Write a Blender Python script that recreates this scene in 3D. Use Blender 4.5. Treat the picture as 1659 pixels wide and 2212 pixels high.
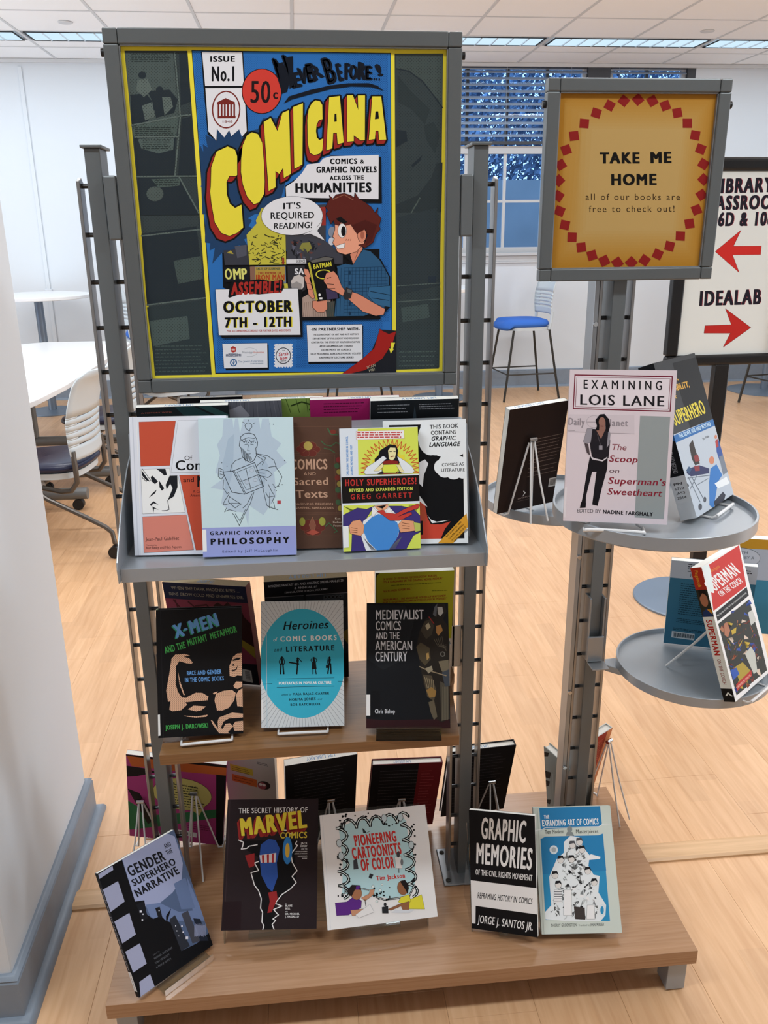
import bpy, bmesh, math, random
from mathutils import Vector, Matrix
random.seed(7)
PI = math.pi
for o in list(bpy.data.objects): bpy.data.objects.remove(o)
S = bpy.context.scene
COL = S.collection
# ------------------------------------------------------------------ camera
W0, H0, FPX = 1659.0, 2212.0, 1815.17
PITCH, YAW, ROLL, CAMZ = 0.324459, 0.0981837, -0.00992767, 1.6
def cam_axes():
    cy, sy = math.cos(YAW), math.sin(YAW)
    f = Vector((sy, cy, 0)); r = Vector((cy, -sy, 0)); u = Vector((0, 0, 1))
    cp, sp = math.cos(PITCH), math.sin(PITCH)
    f2 = cp*f - sp*u; u2 = cp*u + sp*f
    cr, sr = math.cos(ROLL), math.sin(ROLL)
    return cr*r + sr*u2, cr*u2 - sr*r, f2
CR, CU, CF = cam_axes()
cd = bpy.data.cameras.new('camera'); cam = bpy.data.objects.new('camera', cd); COL.objects.link(cam)
cd.sensor_fit = 'VERTICAL'; cd.sensor_height = 36.0; cd.lens = 36.0*FPX/H0
cd.clip_start = 0.05; cd.clip_end = 200
M = Matrix((CR, CU, -CF)).transposed().to_4x4(); M.translation = Vector((0, 0, CAMZ)); cam.matrix_world = M
S.camera = cam
def proj(p):
    v = Vector(p) - Vector((0, 0, CAMZ)); z = v.dot(CF)
    return (W0/2 + FPX*v.dot(CR)/z, H0/2 - FPX*v.dot(CU)/z, z)
# ------------------------------------------------------------------ world, light, exposure
S.view_settings.view_transform = 'Standard'; S.view_settings.look = 'None'
S.view_settings.gamma = 1.0; S.view_settings.use_curve_mapping = False
S.view_settings.exposure = 0.12
wd = bpy.data.worlds.new('world'); S.world = wd; wd.use_nodes = True
nt = wd.node_tree; nt.nodes.clear()
wo = nt.nodes.new('ShaderNodeOutputWorld'); wb = nt.nodes.new('ShaderNodeBackground')
wb.inputs[0].default_value = (0.30, 0.56, 1.0, 1); wb.inputs[1].default_value = 2.5
nt.links.new(wb.outputs[0], wo.inputs[0])
def area_light(name, loc, size, power, color, rot=(0, 0, 0), spread=PI):
    l = bpy.data.lights.new(name, 'AREA'); l.shape = 'RECTANGLE'; l.size, l.size_y = size
    l.energy = power; l.color = color; l.spread = spread
    o = bpy.data.objects.new(name, l); o.location = loc; o.rotation_euler = rot; COL.objects.link(o)
    return o
WARM = (.97, .985, 1.0); COOL = (0.78, 0.9, 1.0)
LIGHT_BACK = 8.0; LIGHT_MID = 22.0; LIGHT_NEAR = 34.0; LIGHT_SIDE = 80.0; LIGHT_RIGHT = 95.0
CZ = 3.075
# the ceiling fixtures (their housings are built with the ceiling below)
TROFFERS = []
for i in range(-3, 5):
    TROFFERS.append((0.05 + 1.405*i, 7.735, LIGHT_BACK, COOL))
for y in (5.3, 3.4):
    for x in (-3.4, -1.2, 1.0, 3.4):
        TROFFERS.append((x, y, LIGHT_MID, WARM))
for x in (-1.2, 1.6):
    TROFFERS.append((x, 0.55, LIGHT_NEAR, (.88, .95, 1)))
for i, (x, y, p, c) in enumerate(TROFFERS):
    area_light('ceiling_lamp_light', (x, y, CZ-0.012), (1.24, 0.26), p, c)
# daylight of a side window assumed, unseen, beyond the left edge of the frame
area_light('side_window_light', (-5.38, 5.6, 1.7), (3.2, 1.7), LIGHT_SIDE, (0.86, 0.93, 1.0), (0, -PI/2, 0))
area_light('right_fill_light', (6.38, 2.0, 1.7), (3.2, 1.7), LIGHT_RIGHT, (0.86, 0.93, 1.0), (0, PI/2, 0))  # unseen source added at right to brighten the partition's side face
# ------------------------------------------------------------------ materials
def lin(c):
    if isinstance(c, str):
        c = c.lstrip('#'); c = tuple(int(c[i:i+2], 16) for i in (0, 2, 4))
    return tuple((v/255/12.92) if v/255 <= .04045 else ((v/255+.055)/1.055)**2.4 for v in c)
def mat(name, col, rough=.5, metal=0.0, spec=.5, bump=0.0, bscale=60, var=0.0, vscale=6, trans=0.0, ior=1.45, emit=0.0, coat=0.0):
    m = bpy.data.materials.new(name); m.use_nodes = True
    n = m.node_tree.nodes; L = m.node_tree.links; b = n['Principled BSDF']
    c = lin(col); b.inputs['Base Color'].default_value = (*c, 1)
    b.inputs['Roughness'].default_value = rough; b.inputs['Metallic'].default_value = metal
    b.inputs['Specular IOR Level'].default_value = spec; b.inputs['IOR'].default_value = ior
    b.inputs['Transmission Weight'].default_value = trans
    b.inputs['Coat Weight'].default_value = coat; b.inputs['Coat Roughness'].default_value = .08
    if emit:
        b.inputs['Emission Color'].default_value = (*c, 1); b.inputs['Emission Strength'].default_value = emit
    if var or bump:
        tc = n.new('ShaderNodeTexCoord')
    if var:
        no = n.new('ShaderNodeTexNoise'); no.inputs['Scale'].default_value = vscale; no.inputs['Detail'].default_value = 5
        L.new(tc.outputs['Object'], no.inputs['Vector'])
        cr = n.new('ShaderNodeValToRGB')
        cr.color_ramp.elements[0].position = .3; cr.color_ramp.elements[1].position = .7
        cr.color_ramp.elements[0].color = (*[v*(1-var) for v in c], 1)
        cr.color_ramp.elements[1].color = (*[min(1, v*(1+var)) for v in c], 1)
        L.new(no.outputs['Fac'], cr.inputs['Fac']); L.new(cr.outputs['Color'], b.inputs['Base Color'])
    if bump:
        n2 = n.new('ShaderNodeTexNoise'); n2.inputs['Scale'].default_value = bscale; n2.inputs['Detail'].default_value = 3
        L.new(tc.outputs['Object'], n2.inputs['Vector'])
        bp = n.new('ShaderNodeBump'); bp.inputs['Strength'].default_value = bump; bp.inputs['Distance'].default_value = .002
        L.new(n2.outputs['Fac'], bp.inputs['Height']); L.new(bp.outputs['Normal'], b.inputs['Normal'])
    return m
def wood(name, dark, light, axis=0, scale=(3, 60, 60), rough=.42, plank=False):
    m = bpy.data.materials.new(name); m.use_nodes = True
    n = m.node_tree.nodes; L = m.node_tree.links; b = n['Principled BSDF']
    g = n.new('ShaderNodeNewGeometry') if plank else n.new('ShaderNodeTexCoord')
    src = g.outputs['Position'] if plank else g.outputs['Object']
    mp = n.new('ShaderNodeMapping'); mp.inputs['Scale'].default_value = scale; L.new(src, mp.inputs['Vector'])
    no = n.new('ShaderNodeTexNoise'); no.inputs['Scale'].default_value = 1.0; no.inputs['Detail'].default_value = 6
    no.inputs['Distortion'].default_value = .6
    L.new(mp.outputs[0], no.inputs['Vector'])
    cr = n.new('ShaderNodeValToRGB'); cr.color_ramp.elements[0].position = .32; cr.color_ramp.elements[1].position = .68
    cr.color_ramp.elements[0].color = (*lin(dark), 1); cr.color_ramp.elements[1].color = (*lin(light), 1)
    L.new(no.outputs['Fac'], cr.inputs['Fac']); out = cr.outputs['Color']
    if plank:
        sp = n.new('ShaderNodeSeparateXYZ'); L.new(src, sp.inputs[0])
        def mth(op, a, bb=None):
            q = n.new('ShaderNodeMath'); q.operation = op
            for k, v in ((0, a), (1, bb)):
                if v is None: continue
                if isinstance(v, (int, float)): q.inputs[k].default_value = v
                else: L.new(v, q.inputs[k])
            return q.outputs[0]
        sx = mth('FLOOR', mth('DIVIDE', sp.outputs['X'], .064))
        wn = n.new('ShaderNodeTexWhiteNoise'); wn.noise_dimensions = '1D'; L.new(sx, wn.inputs['W'])
        sy = mth('FLOOR', mth('ADD', mth('DIVIDE', sp.outputs['Y'], .43), mth('MULTIPLY', wn.outputs['Value'], 9.0)))
        cb = n.new('ShaderNodeCombineXYZ'); L.new(sx, cb.inputs[0]); L.new(sy, cb.inputs[1])
        w2 = n.new('ShaderNodeTexWhiteNoise'); w2.noise_dimensions = '2D'; L.new(cb.outputs[0], w2.inputs['Vector'])
        c2 = n.new('ShaderNodeValToRGB'); e = c2.color_ramp.elements
        e[0].color = (.88, .84, .81, 1); e[1].color = (1.04, 1.02, 1.0, 1)
        e2 = e.new(.5); e2.color = (.97, .93, .89, 1)
        L.new(w2.outputs['Value'], c2.inputs['Fac'])
        mx = n.new('ShaderNodeMix'); mx.data_type = 'RGBA'; mx.blend_type = 'MULTIPLY'; mx.inputs['Factor'].default_value = .8
        L.new(out, mx.inputs['A']); L.new(c2.outputs['Color'], mx.inputs['B']); out = mx.outputs['Result']
    L.new(out, b.inputs['Base Color']); b.inputs['Roughness'].default_value = rough
    b.inputs['Specular IOR Level'].default_value = .4 if plank else .6
    return m
MT = dict(
    steel=mat('grey_powder_coat', (104, 109, 111), .42, .35, .5, bump=.05, bscale=900),
    steel_light=mat('satin_grey_steel', (150, 154, 158), .34, .75, .5),
    rod=mat('ladder_rod_steel', (150, 149, 148), .3, .8),
    rung=mat('dark_rung_steel', (70, 72, 74), .3, .8),
    chrome=mat('chrome', (180, 182, 185), .15, 1.0),
    frame=mat('sign_frame_grey', (96, 100, 101), .38, .3, bump=.04, bscale=700),
    plate=mat('tray_grey', (158, 165, 172), .32, .35, bump=.05, bscale=800),
    black=mat('black_plastic', (22, 23, 25), .45),
    black_frame=mat('black_satin_metal', (26, 28, 31), .35, .2),
    white_wire=mat('white_coated_wire', (225, 225, 225), .4),
    wall=mat('white_wall_paint', (212, 219, 226), .7, bump=.06, bscale=260),
    ceil=mat('ceiling_tile_white', (244, 247, 250), .85, bump=.12, bscale=420),
    grid=mat('ceiling_grid_white', (206, 210, 214), .6),
    baseb=mat('grey_baseboard_paint', (128, 140, 154), .45, var=.04, vscale=30),
    white_lam=mat('white_laminate', (232, 232, 232), .3),
    chair_shell=mat('light_grey_plastic_shell', (196, 206, 212), .45),
    navy=mat('navy_vinyl', (24, 30, 58), .32, var=.05),
    blue_fab=mat('blue_fabric', (52, 108, 200), .8, bump=.2, bscale=500),
    chair_leg=mat('chair_leg_grey_metal', (92, 88, 84), .32, .7),
    darkleg=mat('dark_stool_leg_metal', (62, 62, 60), .35, .6),
    hub=mat('grey_hub_plastic', (165, 165, 165), .5),
    tube=mat('desk_foot_grey', (120, 124, 126), .4, .4),
    disc=mat('disc_base_grey', (120, 134, 150), .4, .5),
    pages=mat('book_page_block', (232, 232, 226), .8, var=.03, vscale=300),
    pages_tan=mat('aged_page_block', (176, 160, 126), .8, var=.05, vscale=300),
    blind=mat('grey_blind_slat', (186, 196, 210), .45),
    jamb=mat('dark_window_jamb', (62, 66, 72), .6),
    wframe=mat('window_frame_paint', (190, 192, 195), .5),
    louver=mat('louver_mirror_white', (215, 225, 232), .25, .3),
    subfloor=mat('floor_underlay', (120, 88, 60), .8),
    dark=mat('dark_recess', (25, 25, 28), .7),
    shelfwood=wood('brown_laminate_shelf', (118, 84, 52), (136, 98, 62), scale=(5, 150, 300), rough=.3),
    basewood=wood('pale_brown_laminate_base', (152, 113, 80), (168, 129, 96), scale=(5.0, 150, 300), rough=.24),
    plank=wood('beech_strip_laminate', (203, 161, 121), (217, 178, 139), scale=(60, 4.5, 10), rough=.36, plank=True),
    thresh=wood('beech_threshold', (188, 150, 108), (210, 172, 130), scale=(3, 60, 60), rough=.4),
    foliage=mat('outdoor_foliage', (116, 138, 165), .8, var=.5, vscale=3),
    outwall=mat('outdoor_wall_render', (132, 136, 140), .9, var=.15, vscale=1.2),
    label=mat('white_spine_label', (222, 224, 226), .4),
)
m = bpy.data.materials.new('printed_ink'); m.use_nodes = True
_n = m.node_tree.nodes; _b = _n['Principled BSDF']; _a = _n.new('ShaderNodeAttribute'); _a.attribute_name = 'ink'
m.node_tree.links.new(_a.outputs['Color'], _b.inputs['Base Color']); _b.inputs['Roughness'].default_value = .5
_b.inputs['Specular IOR Level'].default_value = .13
MT['ink'] = m
m2 = m.copy(); m2.name = 'printed_paper_matte'; m2.node_tree.nodes['Principled BSDF'].inputs['Roughness'].default_value = .6
MT['ink_matte'] = m2
_cc = {}
def cmat(col, rough=.38):
    k = (col if isinstance(col, str) else tuple(col), rough)
    if k not in _cc: _cc[k] = mat('cover_board', col, rough, spec=.2)
    return _cc[k]
def emis(name, col, s):
    mm = bpy.data.materials.new(name); mm.use_nodes = True; nn = mm.node_tree.nodes; nn.clear()
    o = nn.new('ShaderNodeOutputMaterial'); e = nn.new('ShaderNodeEmission')
    e.inputs[0].default_value = (*lin(col), 1); e.inputs[1].default_value = s
    mm.node_tree.links.new(e.outputs[0], o.inputs[0]); return mm
def clear(name, tint, refl, rough=.02):
    mm = bpy.data.materials.new(name); mm.use_nodes = True; nn = mm.node_tree.nodes; LL = mm.node_tree.links; nn.clear()
    o = nn.new('ShaderNodeOutputMaterial'); t = nn.new('ShaderNodeBsdfTransparent'); g = nn.new('ShaderNodeBsdfGlossy'); x = nn.new('ShaderNodeMixShader'); f = nn.new('ShaderNodeLayerWeight')
    t.inputs[0].default_value = (*tint, 1); g.inputs['Roughness'].default_value = rough; f.inputs['Blend'].default_value = refl
    LL.new(f.outputs['Fresnel'], x.inputs[0]); LL.new(t.outputs[0], x.inputs[1]); LL.new(g.outputs[0], x.inputs[2]); LL.new(x.outputs[0], o.inputs[0]); return mm
MT['acrylic'] = clear('clear_acrylic_sheet', (.86, .90, .91), .22)
MT['glass'] = clear('clear_window_glass', (.96, .98, .98), .2)
_m = MT['blind']; _nn = _m.node_tree.nodes; _ll = _m.node_tree.links        # thin vinyl slats let daylight through
_t = _nn.new('ShaderNodeBsdfTranslucent'); _t.inputs[0].default_value = (.62, .68, .74, 1); _x = _nn.new('ShaderNodeMixShader'); _x.inputs[0].default_value = .5
_ll.new(_nn['Principled BSDF'].outputs[0], _x.inputs[1]); _ll.new(_t.outputs[0], _x.inputs[2]); _ll.new(_x.outputs[0], _nn['Material Output'].inputs[0])
MT['diffuser'] = emis('lit_lamp_diffuser', (205, 232, 250), 1.0)
# ------------------------------------------------------------------ mesh helpers
class MB:
    def __init__(s): s.v = []; s.f = []; s.sm = []
    def add(s, vs, fs, smooth=False):
        k = len(s.v); s.v += [tuple(v) for v in vs]
        for f in fs: s.f.append([k+i for i in f]); s.sm.append(smooth)
        return s
    def box(s, x0, x1, y0, y1, z0, z1):
        vs = [(x, y, z) for z in (z0, z1) for y in (y0, y1) for x in (x0, x1)]
        return s.add(vs, [(0, 2, 3, 1), (4, 5, 7, 6), (0, 1, 5, 4), (2, 6, 7, 3), (0, 4, 6, 2), (1, 3, 7, 5)])
    def chbox(s, x0, x1, y0, y1, z0, z1, c):
        # box with chamfered top edges
        vs = [(x0, y0, z0), (x1, y0, z0), (x1, y1, z0), (x0, y1, z0), (x0, y0, z1-c), (x1, y0, z1-c), (x1, y1, z1-c), (x0, y1, z1-c),
              (x0+c, y0+c, z1), (x1-c, y0+c, z1), (x1-c, y1-c, z1), (x0+c, y1-c, z1)]
        fs = [(0, 1, 5, 4), (1, 2, 6, 5), (2, 3, 7, 6), (3, 0, 4, 7), (4, 5, 9, 8), (5, 6, 10, 9), (6, 7, 11, 10), (7, 4, 8, 11), (8, 9, 10, 11), (3, 2, 1, 0)]
        return s.add(vs, fs)
    def prism(s, poly, a, b, axis='z', smooth=False):
        n = len(poly)
        def P(p, t): return {'z': (p[0], p[1], t), 'x': (t, p[0], p[1]), 'y': (p[0], t, p[1])}[axis]
        vs = [P(p, a) for p in poly] + [P(p, b) for p in poly]
        k = len(s.v); s.v += vs
        s.f.append([k+i for i in range(n)][::-1]); s.f.append([k+n+i for i in range(n)]); s.sm += [False, False]
        for i in range(n):
            j = (i+1) % n; s.f.append([k+i, k+j, k+n+j, k+n+i]); s.sm.append(smooth)
        return s
    def cyl(s, p0, p1, r, n=12, r1=None): return s.tube([p0, p1], r, n, r1=r1)
    def tube(s, path, r, n=8, r1=None, cap=True):
        path = [Vector(p) for p in path]; k0 = len(s.v); m = len(path)
        t = (path[1]-path[0]).normalized()
        ref = Vector((0, 0, 1)) if abs(t.z) < .9 else Vector((1, 0, 0))
        u = t.cross(ref).normalized()
        for i, p in enumerate(path):
            if i == 0: tt = (path[1]-p)
            elif i == m-1: tt = (p-path[i-1])
            else: tt = (path[i+1]-p).normalized() + (p-path[i-1]).normalized()
            tt = tt.normalized() if tt.length > 1e-9 else t
            u = (u - tt*u.dot(tt)).normalized(); w = tt.cross(u)
            rr = r if r1 is None else r + (r1-r)*i/(m-1)
            for q in range(n):
                a = 2*PI*q/n; s.v.append(tuple(p + (u*math.cos(a)+w*math.sin(a))*rr))
        for i in range(m-1):
            for q in range(n):
                j = (q+1) % n; s.f.append([k0+i*n+q, k0+i*n+j, k0+(i+1)*n+j, k0+(i+1)*n+q]); s.sm.append(True)
        if cap:
            s.f.append([k0+q for q in range(n)][::-1]); s.f.append([k0+(m-1)*n+q for q in range(n)]); s.sm += [False, False]
        return s
    def lathe(s, prof, c=(0, 0, 0), n=32, smooth=True):
        k0 = len(s.v); m = len(prof)
        for r, z in prof:
            for q in range(n):
                a = 2*PI*q/n; s.v.append((c[0]+r*math.cos(a), c[1]+r*math.sin(a), c[2]+z))
        for i in range(m-1):
            for q in range(n):
                j = (q+1) % n; s.f.append([k0+i*n+q, k0+i*n+j, k0+(i+1)*n+j, k0+(i+1)*n+q]); s.sm.append(smooth)
        s.f.append([k0+q for q in range(n)][::-1]); s.f.append([k0+(m-1)*n+q for q in range(n)]); s.sm += [False, False]
        return s
    def surf(s, P, nu, nv, thick=None, smooth=True):
        # P(u,v)->Vector grid, optionally with thickness (offset function)
        k0 = len(s.v)
        for i in range(nu+1):
            for j in range(nv+1): s.v.append(tuple(P(i/nu, j/nv)))
        for i in range(nu):
            for j in range(nv):
                a = k0+i*(nv+1)+j; s.f.append([a, a+nv+1, a+nv+2, a+1]); s.sm.append(smooth)
        return s
def setp(o, label=None, cat=None, group=None, kind=None):
    if label: o['label'] = label
    if cat: o['category'] = cat
    if group: o['group'] = group
    if kind: o['kind'] = kind
    return o
def obj(name, mb, mt, parent=None, bevel=0, seg=2, kind=None, label=None, sharp=35, solid=0):
    me = bpy.data.meshes.new(name)
    me.from_pydata(mb.v, [], mb.f)
    me.polygons.foreach_set('use_smooth', [bool(x) for x in mb.sm])
    me.materials.append(mt if not isinstance(mt, str) else MT[mt])
    me.update()
    o = bpy.data.objects.new(name, me); COL.objects.link(o)
    if any(mb.sm):
        try: me.set_sharp_from_angle(angle=math.radians(sharp))
        except Exception: pass
    if solid:
        md = o.modifiers.new('solid', 'SOLIDIFY'); md.thickness = solid; md.offset = 0
    if bevel:
        md = o.modifiers.new('bevel', 'BEVEL'); md.width = bevel; md.segments = seg; md.limit_method = 'ANGLE'
    if parent: o.parent = parent
    if kind: o['kind'] = kind
    if label: o['label'] = label
    return o
def empty(name, loc=(0, 0, 0), rz=0, label=None, cat=None, group=None):
    o = bpy.data.objects.new(name, None); o.empty_display_size = .05; COL.objects.link(o)
    o.location = loc; o.rotation_euler = (0, 0, rz); setp(o, label, cat, group); return o
def struct(name, mb, mt, parent=None, **k):
    return obj(name, mb, mt, parent, kind=None if parent else 'structure', **k)
def dup(root, loc, rz, label=None, group=None):
    r = root.copy(); COL.objects.link(r); r.location = loc; r.rotation_euler = (0, 0, rz)
    if label: r['label'] = label
    if group: r['group'] = group
    for ch in list(root.children):
        c = ch.copy(); COL.objects.link(c); c.parent = r
        for g in ch.children:
            d = g.copy(); COL.objects.link(d); d.parent = c
    return r
def arc(cx, cz, r, a0, a1, n): return [(cx+r*math.cos(a0+(a1-a0)*i/n), cz+r*math.sin(a0+(a1-a0)*i/n)) for i in range(n+1)]
# ------------------------------------------------------------------ the room
RX0, RX1, RY0, RY1 = -5.5, 6.5, -3.0, 8.7
struct('floor', MB().box(RX0, RX1, RY0, RY1, -.03, -.012), 'subfloor')
FLOOR = bpy.data.objects['floor']
PW, PL = .192, 1.29
cells = []
ix = 0
x = RX0
while x < RX1 - .01:
    off = random.random()*PL
    y = RY0 - off
    while y < RY1:
        a, b = max(y, RY0), min(y+PL, RY1)
        if b-a > .05: cells.append((x, min(x+PW, RX1), a, b))
        y += PL
    x += PW
def vis(c):
    best = None
    for fx in (0, .5, 1):
        for fy in (0, .25, .5, .75, 1):
            px, py, z = proj((c[0]+(c[1]-c[0])*fx, c[2]+(c[3]-c[2])*fy, 0))
            if z > .3 and -20 < px < W0+20 and 0 < py < H0+60: best = min(best, z) if best else z
    return best
near = sorted([(vis(c), c) for c in cells if vis(c)])
pick = set(c for _, c in near[:285])
g_ = .00018
rest = MB()
for c in cells:
    if c in pick:
        mb = MB().chbox(c[0]+g_, c[1]-g_, c[2]+g_, c[3]-g_, -.012, 0, .0005)
        obj('plank', mb, 'plank', FLOOR)
    else: rest.chbox(c[0]+g_, c[1]-g_, c[2]+g_, c[3]-g_, -.012, 0, .0005)
obj('plank_field', rest, 'plank', FLOOR, kind='stuff')
struct('trim_1', MB().prism([(1.735, .0), (1.735, .005), (1.742, .0095), (1.79, .0095), (1.803, .004), (1.803, 0)], -.632, RX1, 'x'), 'thresh')
# walls
wt = .12
WZ0, WZ1 = 1.366, 3.075
def wallbox(name, segs, mt='wall'):
    mb = MB()
    for s in segs: mb.box(*s)
    return struct(name, mb, mt)
wy0, wy1 = RY1, RY1+.18
wallbox('wall_back', [(RX0, 1.28, wy0, wy1, 0, CZ), (1.28, 3.93, wy0, wy1, 0, WZ0), (3.93, RX1, wy0, wy1, 0, CZ)])
wallbox('wall_left', [(RX0-wt, RX0, RY0, 4.0, 0, CZ), (RX0-wt, RX0, 7.2, RY1, 0, CZ), (RX0-wt, RX0, 4.0, 7.2, 0, .85), (RX0-wt, RX0, 4.0, 7.2, 2.55, CZ)])
struct('window_3', MB().box(RX0-.07, RX0-.05, 4.0, 7.2, .85, 2.55), 'wframe')  # unseen window, assumed as the source of the left wall's brightness
wallbox('wall_right', [(RX1, RX1+wt, RY0, .4, 0, CZ), (RX1, RX1+wt, 3.6, RY1, 0, CZ), (RX1, RX1+wt, .4, 3.6, 0, .85), (RX1, RX1+wt, .4, 3.6, 2.55, CZ)])
struct('added_window', MB().box(RX1+.05, RX1+.07, .4, 3.6, .85, 2.55), 'wframe')  # added unseen panel that goes with the fill light at right
wallbox('wall_front', [(RX0, RX1, RY0-wt, RY0, 0, CZ)])
# pilaster on the back wall behind the big sign
struct('wall_pilaster', MB().box(-1.17, -.66, 8.36, RY1, 0, CZ), 'wall', bevel=.01)
# partition stub at the left
PX, PY0, PY1 = -.655, 1.44, 2.10
struct('wall_partition', MB().box(-1.7, PX, PY0, PY1, 0, CZ), 'wall', bevel=.006)
def baseboard(name, pts, h=.125, t=.016, r=.022, closed=False):
    """profile swept along a polyline on the floor; the wall is on the left of the direction"""
    prof = [(0, 0), (-r-t, 0), (-r*.93-t, r*.38), (-r*.7-t, r*.72), (-r*.38-t, r*.93), (-t, r), (-t, h-.016), (-t+.003, h-.012), (-t+.001, h-.008), (-t*.55, h-.002), (-t*.3, h), (0, h)]
    mb = MB(); n = len(pts); k0 = 0; m_ = len(prof)
    for i, p in enumerate(pts):
        p = Vector((*p, 0)); d1 = (Vector((*pts[min(i+1, n-1)], 0)) - p); d0 = (p - Vector((*pts[max(i-1, 0)], 0)))
        if i == 0: d0 = d1
        if i == n-1: d1 = d0
        d0.normalize(); d1.normalize()
        l0 = Vector((-d0.y, d0.x, 0)); l1 = Vector((-d1.y, d1.x, 0)); b_ = (l0+l1); b_ = b_/max(b_.dot(l0), .3)
        for q in prof: mb.v.append(tuple(p + b_*q[0] + Vector((0, 0, q[1]))))
    for i in range(n-1):
        for q in range(m_):
            j = (q+1) % m_
            mb.f.append([i*m_+q, (i+1)*m_+q, (i+1)*m_+j, i*m_+j]); mb.sm.append(True)
    mb.f.append(list(range(m_))); mb.f.append([(n-1)*m_+q for q in range(m_)][::-1]); mb.sm += [False, False]
    return struct(name, mb, 'baseb', sharp=30)
baseboard('baseboard_partition', [(-1.7, PY0), (PX, PY0), (PX, PY1), (-1.7, PY1)])
baseboard('baseboard_back', [(RX0, 8.7), (-.92, 8.7), (-.92, 8.36), (-.34, 8.36), (-.34, 8.7), (RX1, 8.7)][::-1] if False else [(RX0, 8.7), (RX1, 8.7)], h=.185)
for o in (bpy.data.objects['baseboard_back'],): pass
baseboard('baseboard_pilaster', [(-1.17, 8.7), (-1.17, 8.36), (-.66, 8.36), (-.66, 8.7)], h=.185)
# ceiling with tiles
struct('ceiling', MB().box(RX0, RX1, RY0, RY1, CZ+.012, CZ+.05), 'grid')
CEIL = bpy.data.objects['ceiling']
TP = .7025
xs = [0.05-.7025 + TP*i for i in range(-8, 11)]
xs = [v for v in xs if RX0 < v < RX1]; xs = [RX0]+xs+[RX1]
ys = [RY1, 8.17, 7.90, 7.565] + [6.91 - 1.31*i for i in range(0, 8)]
ys = [v for v in ys if v > RY0] + [RY0]
fill = MB(); grid = MB(); fill_n = 0
def hasfix(x0, x1, y0, y1):
    cx, cy = (x0+x1)/2, (y0+y1)/2
    return any(abs(cx-t[0]) < .7 and abs(cy-t[1]) < .17 for t in TROFFERS)
for i in range(len(xs)-1):
    for j in range(len(ys)-1):
        x0, x1, y1, y0 = xs[i], xs[i+1], ys[j], ys[j+1]
        if abs(y1-7.90) < .01: continue
        px, py, z = proj(((x0+x1)/2, y0 + (y1-y0)*.8, CZ))
        mb = MB().box(x0+.012, x1-.012, y0+.012, y1-.012, CZ+.003, CZ+.012)
        if z > 1 and -150 < px < W0+150 and -80 < py < 400: obj('ceiling_tile', mb, 'ceil', CEIL)
        else: fill.box(x0+.012, x1-.012, y0+.012, y1-.012, CZ+.003, CZ+.012)
obj('ceiling_tile_field', fill, 'ceil', CEIL, kind='stuff')
for x_ in xs: grid.box(x_-.011, x_+.011, RY0, RY1, CZ, CZ+.0115)
for y_ in ys: grid.box(RX0, RX1, y_-.011, y_+.011, CZ+.0003, CZ+.0112)
obj('ceiling_grid', grid, 'grid', CEIL)
# linear fixtures: housing, louvers, diffuser
def fixture(x, y, name='ceiling_light', back=True):
    r = empty(name, (x, y, CZ), 0)
    hx, hy = .655, .145
    mb = MB()
    for a in ((-hx, hx, -hy-.012, -hy), (-hx, hx, hy, hy+.012), (-hx-.012, -hx, -hy-.012, hy+.012), (hx, hx+.012, -hy-.012, hy+.012)):
        mb.box(a[0], a[1], a[2], a[3], -.006, .0)
    obj('housing', mb, 'dark' if back else 'grid', r)
    obj('diffuser', MB().box(-hx, hx, -hy, hy, -.002, -.0005), 'diffuser', r)
    for k in range(1, 10):
        xx = -hx + 2*hx*k/10
        obj('louver_blade', MB().box(xx-.004, xx+.004, -hy, hy, -.0105, -.0022), 'louver', r)
    return r
for i, (x, y, p, c) in enumerate(TROFFERS):
    if y > 7:
        k = i
        fx = fixture(x, y)
        px = proj((x, y, CZ))[0]
        lab = ['far left, out of view', 'cut off by the left photo edge', 'between left photo edge and poster sign', 'hidden straight behind the poster sign', 'over the window right of the poster', 'over the orange sign', 'cut off by the right photo edge', 'far right, out of view'][i]
        setp(fx, 'lit troffer in the back ceiling strip, ' + lab, 'ceiling light', 'row of strip lights along the back ceiling')
    else:
        fx = fixture(x, y, back=False)
        ix_ = ['first', 'second', 'third', 'fourth'][[-3.4, -1.2, 1.0, 3.4].index(x)] if y > 2 else ('left' if x < 0 else 'right')
        setp(fx, ('white ceiling troffer above the frame, %s from left in the %s row' % (ix_, 'farther' if y > 4 else 'nearer')) if y > 2 else 'white ceiling troffer high above the display stand, %s one' % ix_, 'ceiling light', 'ceiling lights outside the view')
def ring(x, y, lab):
    mb = MB().lathe([(.05, 0), (.055, -.004), (.05, -.009), (.0, -.010)], (x, y, CZ+.003), 28)
    o = obj('sprinkler_cover', mb, 'grid'); setp(o, lab, 'sprinkler cover', None)
ring(-1.62, 7.25, 'small round white sprinkler cover in the ceiling above the left wall')
ring(3.35, 7.28, 'small round white sprinkler cover in the ceiling above the orange sign')
# cable raceway on the left part of the back wall
o = struct('trim_2', MB().box(-2.405, -2.37, RY1-.012, RY1, .19, CZ-.06).box(-2.42, -2.355, RY1-.02, RY1, 1.0, 1.08), 'wall', bevel=.003)
struct('trim_3', MB().box(RX0, RX1, RY1-.03, RY1, CZ-.03, CZ), 'grid')
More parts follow.
